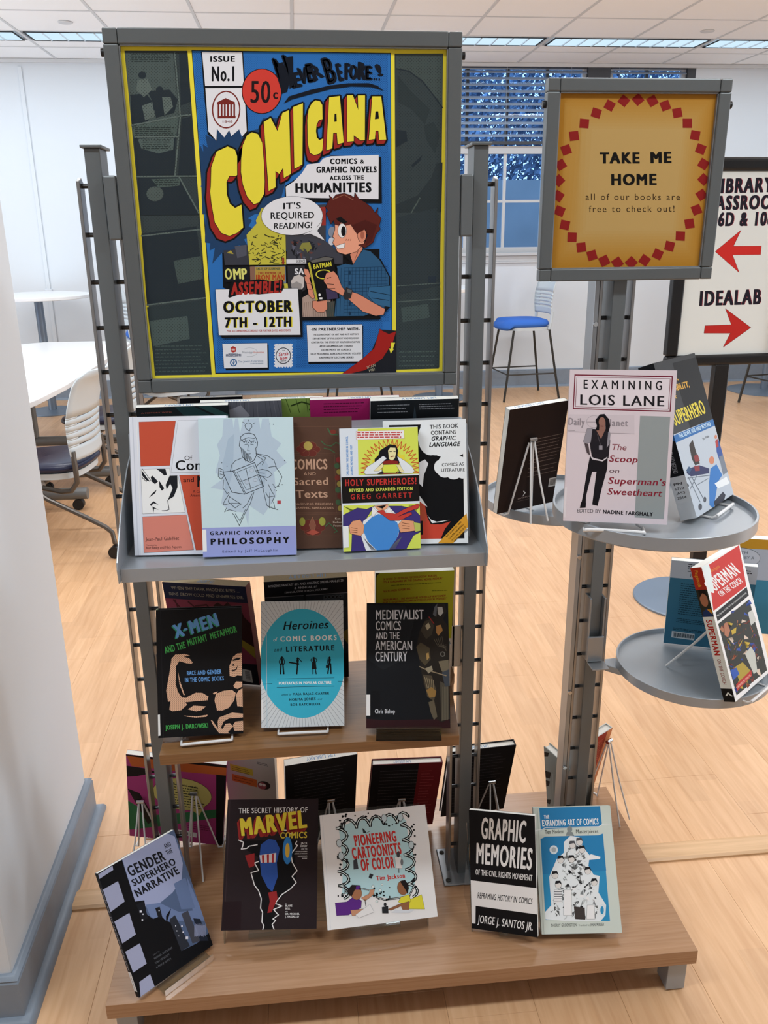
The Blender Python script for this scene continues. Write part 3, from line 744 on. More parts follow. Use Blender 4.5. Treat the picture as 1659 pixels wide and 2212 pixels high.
class Art:
    """ink shapes; corners = TL,TR,BR,BL of the printed face in the current coordinate frame"""
    def __init__(s, w, h, corners=None, face='front', x0=0, y0=0, z0=0, t=0):
        s.w, s.h, s.face, s.o, s.t = w, h, face, (x0, y0, z0), t
        s.v = []; s.f = []; s.c = []; s.lay = 6; s.cr = (0, 0, 1)
        s.Hm = None; s.GX, s.GY = 72, 100; s.top = [(1, 0)]*(s.GX*s.GY); s.cur = 1; s.k = 0
        if corners:
            A = []; b = []
            for (x, y), (u, v) in zip(corners, ((0, 0), (1, 0), (1, 1), (0, 1))):
                A.append([x, y, 1, 0, 0, 0, -u*x, -u*y]); b.append(u); A.append([0, 0, 0, x, y, 1, -v*x, -v*y]); b.append(v)
            s.Hm = solve8(A, b)
    def use(s, c): s.cr = CROPS[c]; return s
    def m(s, x, y):
        x = x/s.cr[2]+s.cr[0]; y = y/s.cr[2]+s.cr[1]
        if s.Hm:
            h = s.Hm; d = h[6]*x+h[7]*y+1; return ((h[0]*x+h[1]*y+h[2])/d, (h[3]*x+h[4]*y+h[5])/d)
        return x, y
    def level(s, uv):
        """height of the next ink layer over whatever is already printed under this shape"""
        us = [p[0] for p in uv]; vs = [p[1] for p in uv]
        cl = lambda t, n: max(0, min(n-1, int(t*n)))
        i0, i1, j0, j1 = cl(min(us), s.GX), cl(max(us), s.GX), cl(min(vs), s.GY), cl(max(vs), s.GY)
        g = s.lay; best = 1; T_ = s.top; cells = [j*s.GX+i for j in range(j0, j1+1) for i in range(i0, i1+1)]
        for c in cells:
            l, gg = T_[c]; l = l if gg == g else l+1
            if l > best: best = l
        for c in cells: T_[c] = (best, g)
        s.k = (s.k+1) % 13                                  # overlapping strokes of one layer never coincide
        s.cur = best + s.k*.07
    def put(s, u, v, lay=None):
        e = EPS*(s.cur if lay is None else lay)
        if s.face == 'front': return (s.o[0]+(u-.5)*s.w, s.o[1]-e, s.o[2]+(1-v)*s.h)
        if s.face == 'spine': return (s.o[0]-e, s.o[1]+(1-u)*s.w, s.o[2]+(1-v)*s.h)
        if s.face == 'top': return (s.o[0]+(u-.5)*s.w, s.o[1]+(1-v)*s.h, s.o[2]+e)
    def _poly(s, pts, col, clip=True):
        if len(pts) < 3: return
        if clip:
            for ax, lim, sg in ((0, 0, 1), (0, 1, -1), (1, 0, 1), (1, 1, -1)):
                out = []
                for i in range(len(pts)):
                    a, b = pts[i], pts[(i+1) % len(pts)]
                    ia, ib = (a[ax]-lim)*sg >= 0, (b[ax]-lim)*sg >= 0
                    if ia: out.append(a)
                    if ia != ib:
                        t = (lim-a[ax])/(b[ax]-a[ax]); out.append((a[0]+(b[0]-a[0])*t, a[1]+(b[1]-a[1])*t))
                pts = out
                if len(pts) < 3: return
        s.level(pts)
        k = len(s.v); s.v += [s.put(u, v) for u, v in pts]; s.f.append(list(range(k, k+len(pts)))); s.c.append(col)
    def _c(s, col):
        c = lin(col); return tuple(min(.86, v*GAIN) for v in c)
    def P(s, pts, col, ol=None, up=True):
        if up: s.lay += 1
        if ol: s.L(list(pts)+[pts[0]], ol[0], ol[1], up=False); s.lay += 1
        s._poly([s.m(*p) for p in pts], s._c(col)); return s
    def R(s, x0, y0, x1, y1, col, ol=None, up=True): return s.P([(x0, y0), (x1, y0), (x1, y1), (x0, y1)], col, ol, up)
    def E(s, cx, cy, rx, ry, col, ol=None, n=32, a0=0, a1=2*PI, up=True):
        return s.P([(cx+rx*math.cos(a0+(a1-a0)*i/n), cy+ry*math.sin(a0+(a1-a0)*i/n)) for i in range(n)], col, ol, up)
    def L(s, pts, w, col, up=True, taper=False):
        if up: s.lay += 1
        c = s._c(col); n = len(pts)
        for i in range(n-1):
            (x0, y0), (x1, y1) = pts[i], pts[i+1]; d = math.hypot(x1-x0, y1-y0)
            if d < 1e-6: continue
            wa = wb = w/2
            if taper: wa = w/2*(1-i/(n-1)); wb = w/2*(1-(i+1)/(n-1))+w*.05
            nx, ny = -(y1-y0)/d, (x1-x0)/d; ex, ey = (x1-x0)/d*w*.25, (y1-y0)/d*w*.25
            s._poly([s.m(*p) for p in ((x0+nx*wa-ex, y0+ny*wa-ey), (x1+nx*wb+ex, y1+ny*wb+ey), (x1-nx*wb+ex, y1-ny*wb+ey), (x0-nx*wa-ex, y0-ny*wa-ey))], c)
        return s
    def sweep(s, pts, vec, col, ow=0, oc='#101012'):
        n = len(pts)
        if ow:
            s.lay += 1
            for i in range(n):
                a, b = pts[i], pts[(i+1) % n]
                s.L([a, b, (b[0]+vec[0], b[1]+vec[1]), (a[0]+vec[0], a[1]+vec[1]), a], ow, oc, up=False)
        s.lay += 1
        c = s._c(col)
        for i in range(n):
            a, b = pts[i], pts[(i+1) % n]
            s._poly([s.m(*p) for p in (a, b, (b[0]+vec[0], b[1]+vec[1]), (a[0]+vec[0], a[1]+vec[1]))], c)
        s._poly([s.m(x+vec[0], y+vec[1]) for x, y in pts], c)
    def dots(s, x0, y0, x1, y1, step, r, col, fn=None):
        s.lay += 1; c = s._c(col); j = 0; y = y0
        while y < y1:
            x = x0 + (step/2 if j % 2 else 0)
            while x < x1:
                rr_ = r*(fn(x, y) if fn else 1)
                if rr_ > .05: s._poly([s.m(x+rr_*a, y+rr_*b) for a, b in ((1, 0), (.5, .87), (-.5, .87), (-1, 0), (-.5, -.87), (.5, -.87))], c)
                x += step
            y += step*.5 if True else step; j += 1
        return s
    def T(s, txt, p0, p1, h, col, wt=1, fit=True, sp=0.0, sh=0.0, al='l', up=True, arch=0):
        """text from baseline point p0 to baseline point p1 (y runs down), cap height h"""
        if up: s.lay += 1
        k = h/CAPH; x = 0; items = []
        for ch in txt:
            g = GL.get((0, ch)) or GL[(0, ' ')]
            items.append((g, x)); x += g[2]+sp+BOLD_ADV[wt]
        tot = x-sp
        dx, dy = p1[0]-p0[0], p1[1]-p0[1]; d = math.hypot(dx, dy); dx /= d; dy /= d
        kx = d/tot if fit else k
        c = s._c(col); ux, uy = dy, -dx
        for g, gx, ox, oy in [(g, gx, ox, oy) for g, gx in items for ox, oy in BOLD[wt]]:
            base = len(s.v); qs = []
            for i, (a, b) in enumerate(g[0]):
                a += ox; b += oy
                A_ = (a+gx)*kx + sh*b*k; B_ = b*k
                qs.append(s.m(p0[0]+dx*A_+ux*B_, p0[1]+dy*A_+uy*B_))
            if not qs: continue
            s.level(qs)
            s.v += [s.put(*q) for q in qs]
            for f in g[1]:
                s.f.append([base+i for i in f]); s.c.append(c)
        return s
    def greek(s, x0, y0, x1, y1, rows, h, col, dyx=0.0, seed=1, short=.15):
        """lines of print too small to read"""
        s.lay += 1; c = s._c(col); rg = random.Random(seed)
        for r_ in range(rows):
            y = y0+(y1-y0)*r_/max(1, rows-1); x = x0
            xe = x1-(x1-x0)*(rg.random()*short)
            while x < xe:
                wl = h*rg.uniform(1.2, 5); xb = min(x+wl, xe)
                if xb-x > h*.5:
                    s._poly([s.m(a, b) for a, b in ((x, y+(x-x0)*dyx-h/2), (xb, y+(xb-x0)*dyx-h/2), (xb, y+(xb-x0)*dyx+h/2), (x, y+(x-x0)*dyx+h/2))], c)
                x = xb+h*.8
        return s
    def build(s, name, parent, mt='ink'):
        me = bpy.data.meshes.new(name); me.from_pydata(s.v, [], s.f)
        at = me.color_attributes.new('ink', 'FLOAT_COLOR', 'CORNER')
        buf = []
        for f, c in zip(s.f, s.c): buf += [c[0], c[1], c[2], 1.0]*len(f)
        at.data.foreach_set('color', buf); me.materials.append(MT[mt]); me.update()
        o = bpy.data.objects.new(name, me); COL.objects.link(o); o.parent = parent; return o
# ------------------------------------------------------------------ books
def pose(root, x, y, z, yaw, tilt, rl):
    yaw, tilt, rl = map(math.radians, (yaw, tilt, rl))
    X = Vector((math.cos(yaw), math.sin(yaw), 0)); n = Vector((math.sin(yaw), -math.cos(yaw), 0))
    U = Vector((0, 0, 1))*math.cos(tilt) - n*math.sin(tilt)
    X2 = X*math.cos(rl)+U*math.sin(rl); U2 = U*math.cos(rl)-X*math.sin(rl); N = U2.cross(X2)
    M_ = Matrix((X2, N, U2)).transposed().to_4x4(); M_.translation = Vector((x, y, z)); root.matrix_world = M_
def book(label, ps, w, h, t, cov, page='pages', hard=False, art=None, corners=None, spine=None, back=False, spine_art=None, stamp=None, group=None, curl=0, spine_side=None, endcol=None):
    r = empty('book', (0, 0, 0)); pose(r, *ps); setp(r, label, 'book', group)
    cv = cmat(cov); sc = cmat(spine or cov)
    side = spine_side or (1 if back else -1)          # which side the spine is on, seen from the camera
    ct = .0026 if hard else .0005; ins = .003 if hard else .0003
    hw = w/2
    nm = ('back_cover', 'front_cover') if back else ('front_cover', 'back_cover')
    fc = obj(nm[0], MB().box(-hw, hw, 0, ct, 0, h), cv, r, bevel=.0006 if hard else 0)
    obj(nm[1], MB().box(-hw, hw, t-ct, t, 0, h), cmat(endcol or cov), r, bevel=.0006 if hard else 0)
    a, b = (-hw, -hw+ct) if side < 0 else (hw-ct, hw)
    obj('spine', MB().box(a, b, ct*1.001, t-ct*1.001, 0, h), sc, r)
    px0, px1 = (-hw+ct, hw-ins) if side < 0 else (-hw+ins, hw-ct)
    obj('page_block', MB().box(px0, px1, ct, t-ct, ins, h-ins), page, r)
    A = None
    if art:
        A = Art(w, h, corners); art(A); A.build('cover_print', r)
    if spine_art:
        B = Art(t, h, None, 'spine', -hw, 0, 0); spine_art(B); B.build('spine_print', r)
    if stamp:
        B = Art(w, t-2*ct, None, 'top', 0, ct, h-ins); stamp_art(B, stamp); B.build('page_stamp', r)
    return r
def stamp_art(B, st):
    u0, u1 = st
    # library stamp reads from behind: upside down towards the viewer
    B.T('UM LIBRARY', (u1, .22), (u0, .22), .55, '#7d96b4', 1)
def easel(label, ps, bt, zs, flip=False, w=.085, hj=.13, rear=.07, shift=0):
    """white wire easel for a book of pose ps and thickness bt, standing at height zs; flip = the book faces away"""
    x, y, z, yaw, tilt, rl = ps; ya = math.radians(yaw)
    nx, ny = -math.sin(ya), math.cos(ya)                     # away from the camera side of the cover
    X_, Y_ = math.cos(ya), math.sin(ya); ta = abs(math.tan(math.radians(tilt)))
    d = (bt+.001) if flip else -.001
    r = empty('wire_easel', (x+nx*d+X_*shift, y+ny*d+Y_*shift, zs+.0002), ya, label, 'easel', 'white wire book easels')
    s = -1 if flip else 1; yb = bt+.006+.0; hw = w/2; q = .0021
    def Pt(xx, yy, zz): return (xx, s*yy, zz)
    for sx in (-1, 1):
        obj('front_wire', MB().tube([Pt(sx*.004, yb+hj*ta, hj), Pt(sx*hw*.8, yb+.02*ta, .006), Pt(sx*hw, yb, q), Pt(sx*hw, -.008, q), Pt(sx*hw*.97, -.014, .006)], q, 8), 'white_wire', r)
        obj('rear_leg', MB().tube([Pt(sx*.004, yb+hj*ta+.004, hj), Pt(sx*.012, yb+hj*ta+rear*.5, hj*.5), Pt(sx*.022, yb+hj*ta+rear, q)], q, 8), 'white_wire', r)
    pts = [(hw*.97*math.cos(PI*i/10), -.014-.002*math.sin(PI*i/10), .006+.002*math.sin(PI*i/10)) for i in range(11)]
    obj('lip', MB().tube([Pt(*p) for p in pts], q*1.35, 8), 'white_wire', r)
    obj('hinge', MB().cyl(Pt(-.009, yb+hj*ta+.003, hj+.002), Pt(.009, yb+hj*ta+.003, hj+.002), .0055, 12), 'chrome', r)
    return r
# ------------------------------------------------------------------ the poster sign's print
YEL, INK, RED, BLU, PAP = '#d8ca3c', '#0e0f12', '#8e2620', '#2a66a8', '#d2d2d6'
BW = .0245
def board(A):
    A.P([(253, 92), (973, 102), (964, 810), (322, 817)], '#d6c83a')
    dk, l1, l2 = '#333c3e', '#4c5855', '#232b31'
    A.P([(264.5, 103.7), (405, 104.5), (455, 808.5), (329, 808.8)], dk)
    A.P([(850, 112.6), (963.4, 112.6), (953.8, 802.8), (850, 804)], dk)
    A.use('c1')
    A.P([(250, 260), (640, 260), (690, 770), (300, 850), (260, 420)], '#46514f')
    A.P([(290, 600), (420, 590), (500, 700), (430, 820), (300, 840)], l2)
    A.P([(430, 570), (610, 560), (680, 640), (650, 750), (500, 790), (480, 680)], l2)
    A.E(388, 440, 32, 30, l2); A.P([(350, 480), (430, 470), (470, 560), (400, 620), (340, 560)], '#55605c'); A.E(530, 560, 30, 28, l2)
    A.P([(550, 620), (620, 620), (640, 700), (570, 770)], '#55605c')
    A.P([(385, 690), (470, 660), (490, 780), (410, 810)], '#55605c')
    A.P([(690, 270), (757, 270), (785, 660), (705, 690)], l2)
    A.P([(300, 860), (690, 780), (665, 940), (320, 950)], '#485551'); A.P([(320, 955), (660, 950), (650, 1260), (345, 1260)], l2)
    A.P([(350, 960), (650, 955), (640, 1050), (520, 1080), (380, 1040)], '#4b5855'); A.P([(710, 800), (790, 780), (820, 1260), (680, 1260), (700, 1000)], l2)
    A.P([(350, 1275), (690, 1275), (840, 1560), (860, 1584), (370, 1584)], l2)
    A.E(490, 1410, 70, 60, '#48524f'); A.P([(460, 1290), (700, 1285), (690, 1345), (520, 1360)], '#46534f')
    A.greek(300, 270, 640, 330, 5, 8, '#2c3534', seed=2); A.greek(330, 870, 660, 930, 5, 8, '#2a3332', seed=3); A.greek(390, 970, 620, 1040, 5, 8, '#2a3332', seed=4); A.greek(490, 1300, 680, 1335, 3, 8, '#2a3332', seed=5)
    for a, b in (((655, 260), (700, 780)), ((700, 780), (655, 1265)), ((300, 850), (700, 775)), ((330, 945), (680, 945)), ((340, 1268), (840, 1268)), ((700, 775), (790, 765)), ((690, 1275), (850, 1570))): A.L([a, b], 12, '#56625e')
    A.use('px')
    A.P([(300, 500), (420, 485), (440, 640), (312, 655)], l2); A.P([(312, 660), (440, 645), (452, 806), (330, 806)], '#2c3639')
    A.P([(318, 690), (400, 680), (405, 730), (325, 745)], '#455250'); A.P([(370, 560), (430, 550), (434, 600), (380, 610)], '#3f4b49')
    A.greek(330, 745, 445, 800, 8, 2.4, '#3f4c4a', seed=6); A.L([(300, 505), (430, 492)], 3, '#56625e'); A.L([(312, 655), (448, 640)], 3, '#56625e')
    A.dots(270, 110, 450, 805, 7, .9, '#29302f', lambda x, y: x > 268+(y-104)*.0925)
    # right strip: large face in half tones
    A.use('c2')
    g = '#3e4846'
    A.P([(1080, 380), (1180, 400), (1290, 480), (1400, 620), (1450, 680), (1450, 262), (1420, 262), (1420, 262), (1080, 262)], g)
    A.P([(1080, 860), (1160, 870), (1170, 950), (1080, 1000)], l2); A.P([(1090, 430), (1200, 560), (1350, 700), (1310, 820), (1200, 700), (1090, 640)], '#2c3537')
    A.P([(1300, 830), (1380, 800), (1430, 900), (1390, 1050), (1320, 940)], '#2c3537'); A.P([(1200, 1140), (1290, 1060), (1270, 1110), (1210, 1160)], l2)
    A.P([(1080, 1450), (1250, 1380), (1360, 1240), (1400, 1130), (1450, 1120), (1440, 1515), (1080, 1515)], '#2a3235')
    A.L([(1080, 380), (1180, 400), (1290, 480), (1400, 620), (1450, 690)], 10, l2); A.L([(1270, 1400), (1200, 1515)], 10, '#49534f')
    A.use('px')
    A.P([(862, 470), (950, 450), (957, 620), (862, 640)], '#2d363a'); A.P([(862, 640), (957, 625), (955, 800), (862, 802)], '#323c3e')
    A.L([(862, 620), (957, 615)], 2, '#4c5855'); A.L([(862, 655), (956, 650)], 2, '#4c5855'); A.P([(870, 668), (930, 660), (934, 690), (874, 700)], '#3f4c4b'); A.R(930, 600, 948, 614, '#27303a')
    A.greek(866, 765, 950, 795, 4, 2.2, '#46534f', seed=8); A.dots(866, 120, 960, 800, 7, .9, '#262c2c', lambda x, y: x < 962-(y-112)*.0145)
def poster(A):
    A.P([(400.8, 94.4), (856, 101.5), (859, 811), (453.5, 816.7)], YEL)
    A.P([(410.5, 103), (848, 111.5), (851, 808), (461, 808)], INK)
    A.P([(412, 104.5), (846.5, 113), (849.5, 806), (462.5, 806)], BLU)
    # halftone shading of the blue ground
    A.dots(416, 108, 470, 330, 5, 1.25, '#1d4c86', lambda x, y: x > 414+(y-104)*.073)
    A.dots(520, 116, 842, 330, 5, 1.25, '#1d4c86', lambda x, y: max(.3, min(1, abs((x-640)/160))))
    A.dots(826, 330, 846, 700, 5, 1.2, '#1d4c86')
    A.dots(466, 720, 660, 800, 5, 1.3, '#1d4c86', lambda x, y: .6+.4*math.sin(x*.03)); A.dots(640, 690, 830, 800, 5, 1.2, '#1d4c86')
    A.P([(455, 330), (520, 300), (560, 330), (500, 420), (430, 400)], '#2a66a8')
    # burst behind the letters
    A.use('c1')
    A.P([(860, 1010), (890, 1075), (885, 1010), (925, 1035), (905, 930), (960, 960), (1000, 985), (1002, 885), (1065, 955), (1105, 895), (1120, 950), (1185, 890), (1205, 960), (1260, 905), (1340, 890), (1380, 800), (1700, 800), (1500, 1584), (880, 1584)], '#1f3a5c')
    A.use('c3')
    A.P([(140, 0), (135, 420), (175, 425), (170, 480), (210, 460), (190, 580), (260, 500), (290, 540), (330, 480), (400, 550), (390, 440), (470, 470), (430, 400), (540, 345), (465, 300), (490, 255), (460, 240), (700, 100), (640, 0)], '#1f3a5c')
    # banner
    A.use('c1')
    A.P([(872, 248), (1218, 252), (1262, 930), (1210, 955), (1185, 890), (1120, 950), (1105, 895), (1065, 955), (1002, 885), (1000, 985), (925, 930), (890, 520)], INK)
    A.P([(880, 252), (1210, 256), (1225, 532), (905, 532)], PAP); A.P([(907, 550), (1228, 550), (1248, 905), (1208, 950), (1185, 890), (1120, 945), (1103, 895), (1062, 955), (1002, 885), (996, 980), (932, 905)], PAP)
    A.T('ISSUE', (942, 334), (1153, 334), 44, INK, 3); A.T('No.1', (952, 492), (1163, 492), 118, INK, 2)
    R2 = '#6e2620'
    A.E(1078, 727, 118, 155, R2); A.E(1078, 727, 107, 144, PAP)
    A.P([(1000, 668), (1075, 632), (1152, 668)], R2); A.R(1003, 668, 1150, 684, R2); A.R(1008, 780, 1156, 798, R2)
    for k in range(6): A.R(1008+k*26, 684, 1022+k*26, 782, R2, up=False)
    A.T('1848', (1040, 834), (1132, 834), 18, R2, 1)
    # price spot
    A.E(1373, 578, 167, 186, INK); A.E(1373, 578, 160, 180, '#c03a30')
    A.T('50', (1270, 672), (1447, 675), 178, '#1c1214', 1); A.T('c', (1462, 640), (1508, 640), 76, '#1c1214', 2)
    # NEVER BEFORE...!
    A.use('c2'); NB = '#10151f'
    for ch, a, b, h in (('N', (165, 560), (290, 520), 260), ('E', (265, 530), (335, 515), 110), ('V', (310, 500), (385, 490), 120), ('E', (375, 490), (440, 478), 140), ('R', (425, 480), (505, 440), 110),
                        ('B', (530, 505), (615, 480), 200), ('E', (622, 480), (665, 470), 130), ('F', (668, 465), (712, 465), 120), ('O', (705, 462), (770, 465), 105), ('R', (768, 465), (832, 468), 130), ('E', (830, 470), (888, 470), 105), ('!', (930, 450), (985, 430), 90)):
        A.T(ch, a, b, h, NB, 2, up=False); A.T(ch, (a[0]+7, a[1]), (b[0]+7, b[1]), h, NB, 2, up=False); A.T(ch, (a[0]-6, a[1]-6), (b[0]-6, b[1]-6), h, NB, 2, up=False)
    A.P([(140, 340), (180, 325), (240, 470), (215, 560), (170, 575)], NB); A.P([(215, 285), (262, 280), (265, 500), (235, 540)], NB)
    A.T('...', (895, 470), (955, 475), 100, NB, 2)
    A.P([(188, 650), (230, 595), (400, 545), (560, 510), (700, 495), (860, 495), (930, 515), (980, 555), (880, 525), (720, 520), (560, 540), (400, 580), (250, 620), (215, 640)], NB)
    # COMICANA
    C1 = [(452, 400), (450.7, 411), (453.5, 437.6), (460.8, 478), (475, 501), (492.6, 507.6), (510, 501), (523, 489.7), (519, 440), (505, 447), (494, 438), (487, 417), (486.5, 390), (493, 377), (505, 378), (509.8, 375.5), (509.8, 334), (505, 320), (489, 313), (465, 324), (453.3, 358)]
    f1 = lambda L_: [(x/3.77+200, y/3.77+40) for x, y in L_]
    f2 = lambda L_: [(x/3.6065+560, y/3.6065+40) for x, y in L_]
    O1 = f1([(1200, 1240), (1202, 1130), (1215, 1020), (1250, 940), (1290, 915), (1340, 930), (1375, 1000), (1388, 1150), (1395, 1320), (1390, 1420), (1350, 1490), (1305, 1505), (1250, 1440), (1215, 1340)])
    Oh = f1([(1275, 1200), (1282, 1130), (1305, 1115), (1330, 1140), (1337, 1220), (1335, 1270), (1310, 1285), (1290, 1270)])
    M1 = f2([(30, 795), (85, 762), (138, 868), (178, 725), (230, 703), (243, 1205), (188, 1235), (183, 1155), (152, 1203), (122, 1180), (123, 1308), (68, 1335)])
    I1 = f2([(262, 680), (340, 650), (335, 1130), (272, 1165)])
    C2 = f2([(375, 780), (385, 700), (410, 650), (440, 628), (475, 635), (493, 665), (495, 775), (465, 785), (448, 820), (443, 870), (450, 920), (470, 940), (500, 928), (493, 1020), (470, 1047), (430, 1058), (395, 1040), (378, 960)])
    A1 = f2([(548, 605), (632, 595), (662, 960), (615, 975), (608, 885), (580, 885), (572, 1005), (525, 1022)]); A1h = f2([(590, 735), (605, 735), (608, 795), (588, 798)])
    N1 = f2([(690, 590), (735, 590), (778, 705), (775, 592), (832, 592), (830, 943), (798, 945), (742, 905), (743, 950), (690, 955)])
    A2 = f2([(890, 600), (960, 600), (1000, 940), (943, 942), (938, 870), (915, 870), (910, 935), (862, 942)]); A2h = f2([(915, 718), (937, 718), (942, 775), (910, 780)])
    A.use('px')
    LT = [(C1, (-9, 12)), (O1, (-8, 12)), (M1, (-7, 11)), (I1, (-6, 10)), (C2, (-5, 15)), (A1, (-8, 10)), (N1, (-7, 9)), (A2, (-5, 9))]
    A.lay += 1
    for P_, v in LT:
        n = len(P_)
        for i in range(n):
            a, b = P_[i], P_[(i+1) % n]
            for q in (0, 1, 2):
                A.L([(a[0]+v[0]*q/2, a[1]+v[1]*q/2), (b[0]+v[0]*q/2, b[1]+v[1]*q/2)], 7.5, INK, up=False)
            A.L([a, (a[0]+v[0], a[1]+v[1])], 7.5, INK, up=False)
    for P_, v in LT: A.sweep(P_, v, RED, 2.2, INK)
    A.lay += 1
    for P_, v in LT:
        A.L(P_+[P_[0]], 2.6, INK, up=False)
    for P_, v in LT: A.P(P_, YEL, up=(P_ is C1))
    for h in (Oh, A1h, A2h): A.P(h, INK if h is not Oh else '#5c1a18', up=False)
    # white subtitle box
    A.use('c2')
    A.P([(560, 1062), (960, 1075), (965, 1440), (200, 1420), (195, 1300)], INK)
    A.P([(560, 1068), (940, 1060), (938, 1408), (207, 1388), (203, 1305), (265, 1265), (330, 1200), (375, 1130), (470, 1120), (500, 1085)], PAP)
    A.T('COMICS', (552, 1128), (770, 1128), 40, INK, 3); A.T('&', (792, 1126), (824, 1126), 30, INK, 2); A.T('GRAPHIC NOVELS', (443, 1196), (925, 1196), 46, INK, 3)
    A.T('ACROSS THE', (552, 1255), (823, 1252), 32, INK, 3); A.T('HUMANITIES', (272, 1350), (885, 1350), 72, INK, 3)
    # panels collage behind the reader
    A.use('c3')
    A.P([(265, 500), (1460, 480), (1460, 1015), (870, 1015), (270, 760)], INK)
    A.P([(560, 170), (1050, 140), (1050, 480), (560, 480)], '#3a3a40')
    A.P([(450, 365), (590, 210), (745, 365), (750, 592), (472, 592)], '#b3ab3e'); A.P([(565, 165), (640, 150), (640, 330), (560, 360), (520, 260)], '#b3ab3e')
    rg = random.Random(5)
    for k in range(70):
        x, y = rg.uniform(470, 735), rg.uniform(380, 585); A.L([(x, y), (x+rg.uniform(-40, 40), y+rg.uniform(-25, 25))], rg.uniform(3, 8), '#2c2c1c', up=(k == 0))
    A.P([(275, 480), (330, 480), (455, 440), (470, 592), (285, 592)], '#34363e'); A.P([(300, 500), (330, 480), (352, 510)], '#9c8f3a', up=False); A.P([(360, 450), (450, 440), (450, 520), (380, 540)], '#4b4d58')
    A.P([(752, 370), (1040, 410), (1180, 520), (1180, 590), (756, 590)], '#3b3c44')
    for k in range(26):
        x, y = rg.uniform(760, 1000), rg.uniform(400, 550); A.P([(x, y), (x+rg.uniform(10, 45), y+rg.uniform(-10, 20)), (x+rg.uniform(0, 30), y+rg.uniform(15, 50))], rg.choice(['#22242c', '#565866', '#5e3a34', '#17181c']), up=(k == 0))
    A.P([(850, 470), (870, 430), (930, 425), (945, 470), (905, 510)], '#7d7a3c'); A.R(752, 553, 900, 585, '#c9c9cc'); A.T('SCIENCE', (825, 577), (895, 577), 20, INK, 1)
    A.P([(1010, 160), (1050, 160), (1052, 300), (1012, 300)], '#8c2f28'); A.E(1100, 350, 30, 40, '#7c8290'); A.E(1095, 420, 24, 30, '#b9bdc6')
    A.P([(280, 610), (470, 605), (470, 720), (290, 720)], '#14161c')
    A.lay += 1
    for ch, x0, x1 in (('O', 285, 345), ('M', 345, 415), ('P', 410, 458)): A.T(ch, (x0, 700), (x1, 695), 78, '#c9c86e', 2, up=False)
    A.P([(475, 605), (745, 600), (750, 775), (480, 775)], '#6b7a8c'); A.R(515, 608, 740, 720, '#a3883c'); A.T('TALES OF SUSPENSE', (520, 630), (705, 630), 16, '#2c4c3c', 2)
    A.T('THE POWER OF', (535, 662), (715, 662), 16, '#8c2f28', 2); A.T('IRON MAN', (518, 705), (740, 705), 38, '#a03a20', 2)
    A.P([(475, 605), (512, 605), (512, 720), (478, 720)], '#7c5c4c')
    A.P([(760, 600), (890, 600), (900, 780), (780, 860), (765, 780)], '#2c2c30'); A.T('SA', (812, 665), (885, 665), 42, '#d2d2d6', 2)
    A.P([(785, 720), (810, 680), (850, 668), (885, 690), (885, 760), (850, 800), (800, 770)], '#b9b2ae'); A.P([(785, 740), (830, 720), (870, 740), (860, 800), (795, 790)], '#8b8684')
    A.P([(860, 850), (960, 790), (1060, 820), (1130, 990), (875, 990)], '#a28c80'); A.P([(1040, 880), (1130, 870), (1130, 990), (1060, 990)], '#3c4440')
    for k in range(16): A.L([(890+k*14, 880-k*2), (880+k*16, 985)], 2.5, '#5c4a42', up=(k == 0))
    A.P([(725, 735), (760, 735), (765, 775), (735, 775)], '#b3ab3e'); A.R(720, 540, 735, 590, '#8c2f28')
    # reader figure (shirt, neck, head, hair, arm, book)
    SK, SKL, HR = '#c88168', '#d8957a', '#55211b'
    A.P([(1240, 580), (1330, 480), (1390, 490), (1470, 560), (1540, 690), (1540, 920), (1500, 960), (1390, 985), (1110, 985), (1120, 860), (1150, 700), (1130, 600)], INK)
    A.P([(1200, 590), (1250, 600), (1335, 485), (1390, 498), (1462, 568), (1530, 690), (1530, 900), (1480, 930), (1340, 985), (1115, 985), (1128, 860), (1150, 690), (1135, 610)], '#2a5274')
    for k in range(14):
        A.L([(1140+k*28, 620), (1130+k*28, 980)], 3, '#16304a', up=(k == 0)); A.L([(1190, 620+k*26), (1520, 616+k*26)], 3, '#16304a', up=False)
    A.P([(1380, 770), (1540, 760), (1540, 920), (1430, 900), (1370, 830)], '#2f5c80', ol=(5, INK)); A.L([(1390, 800), (1540, 830)], 4, INK); A.L([(1400, 850), (1530, 870)], 4, INK)
    for y in (658, 738, 812, 890, 965): A.E(1232, y, 9, 16, '#16304a', up=False)
    A.P([(1215, 850), (1240, 800), (1300, 820), (1400, 880), (1500, 935), (1490, 975), (1430, 985), (1330, 950)], SK, ol=(6, INK))
    A.P([(950, 870), (1060, 860), (1060, 930), (1030, 955), (985, 950), (950, 915)], SK, ol=(6, INK))
    A.P([(1255, 600), (1230, 520), (1300, 440), (1330, 440), (1330, 480)], SK, ol=(5, INK)); A.P([(1180, 520), (1300, 490), (1255, 600), (1225, 560)], INK); A.P([(1235, 520), (1300, 480), (1258, 590)], SK)
    A.P([(1120, 280), (1160, 250), (1330, 220), (1370, 330), (1340, 440), (1280, 500), (1200, 520), (1140, 500), (1120, 450), (1105, 430), (1118, 400), (1105, 385), (1122, 330)], SKL, ol=(6, INK))
    A.E(1175, 340, 32, 52, '#e2e2e4', ol=(5, INK)); A.E(1185, 345, 18, 38, INK); A.P([(1130, 455), (1195, 435), (1190, 470), (1140, 475)], '#e2e2e4', ol=(5, INK))
    for x in (1208, 1225, 1242): A.L([(x, 405), (x-5, 415)], 4, '#7c3a2c', up=False)
    A.E(1325, 375, 32, 52, SK, ol=(6, INK)); A.E(1328, 375, 14, 30, '#9c5a48')
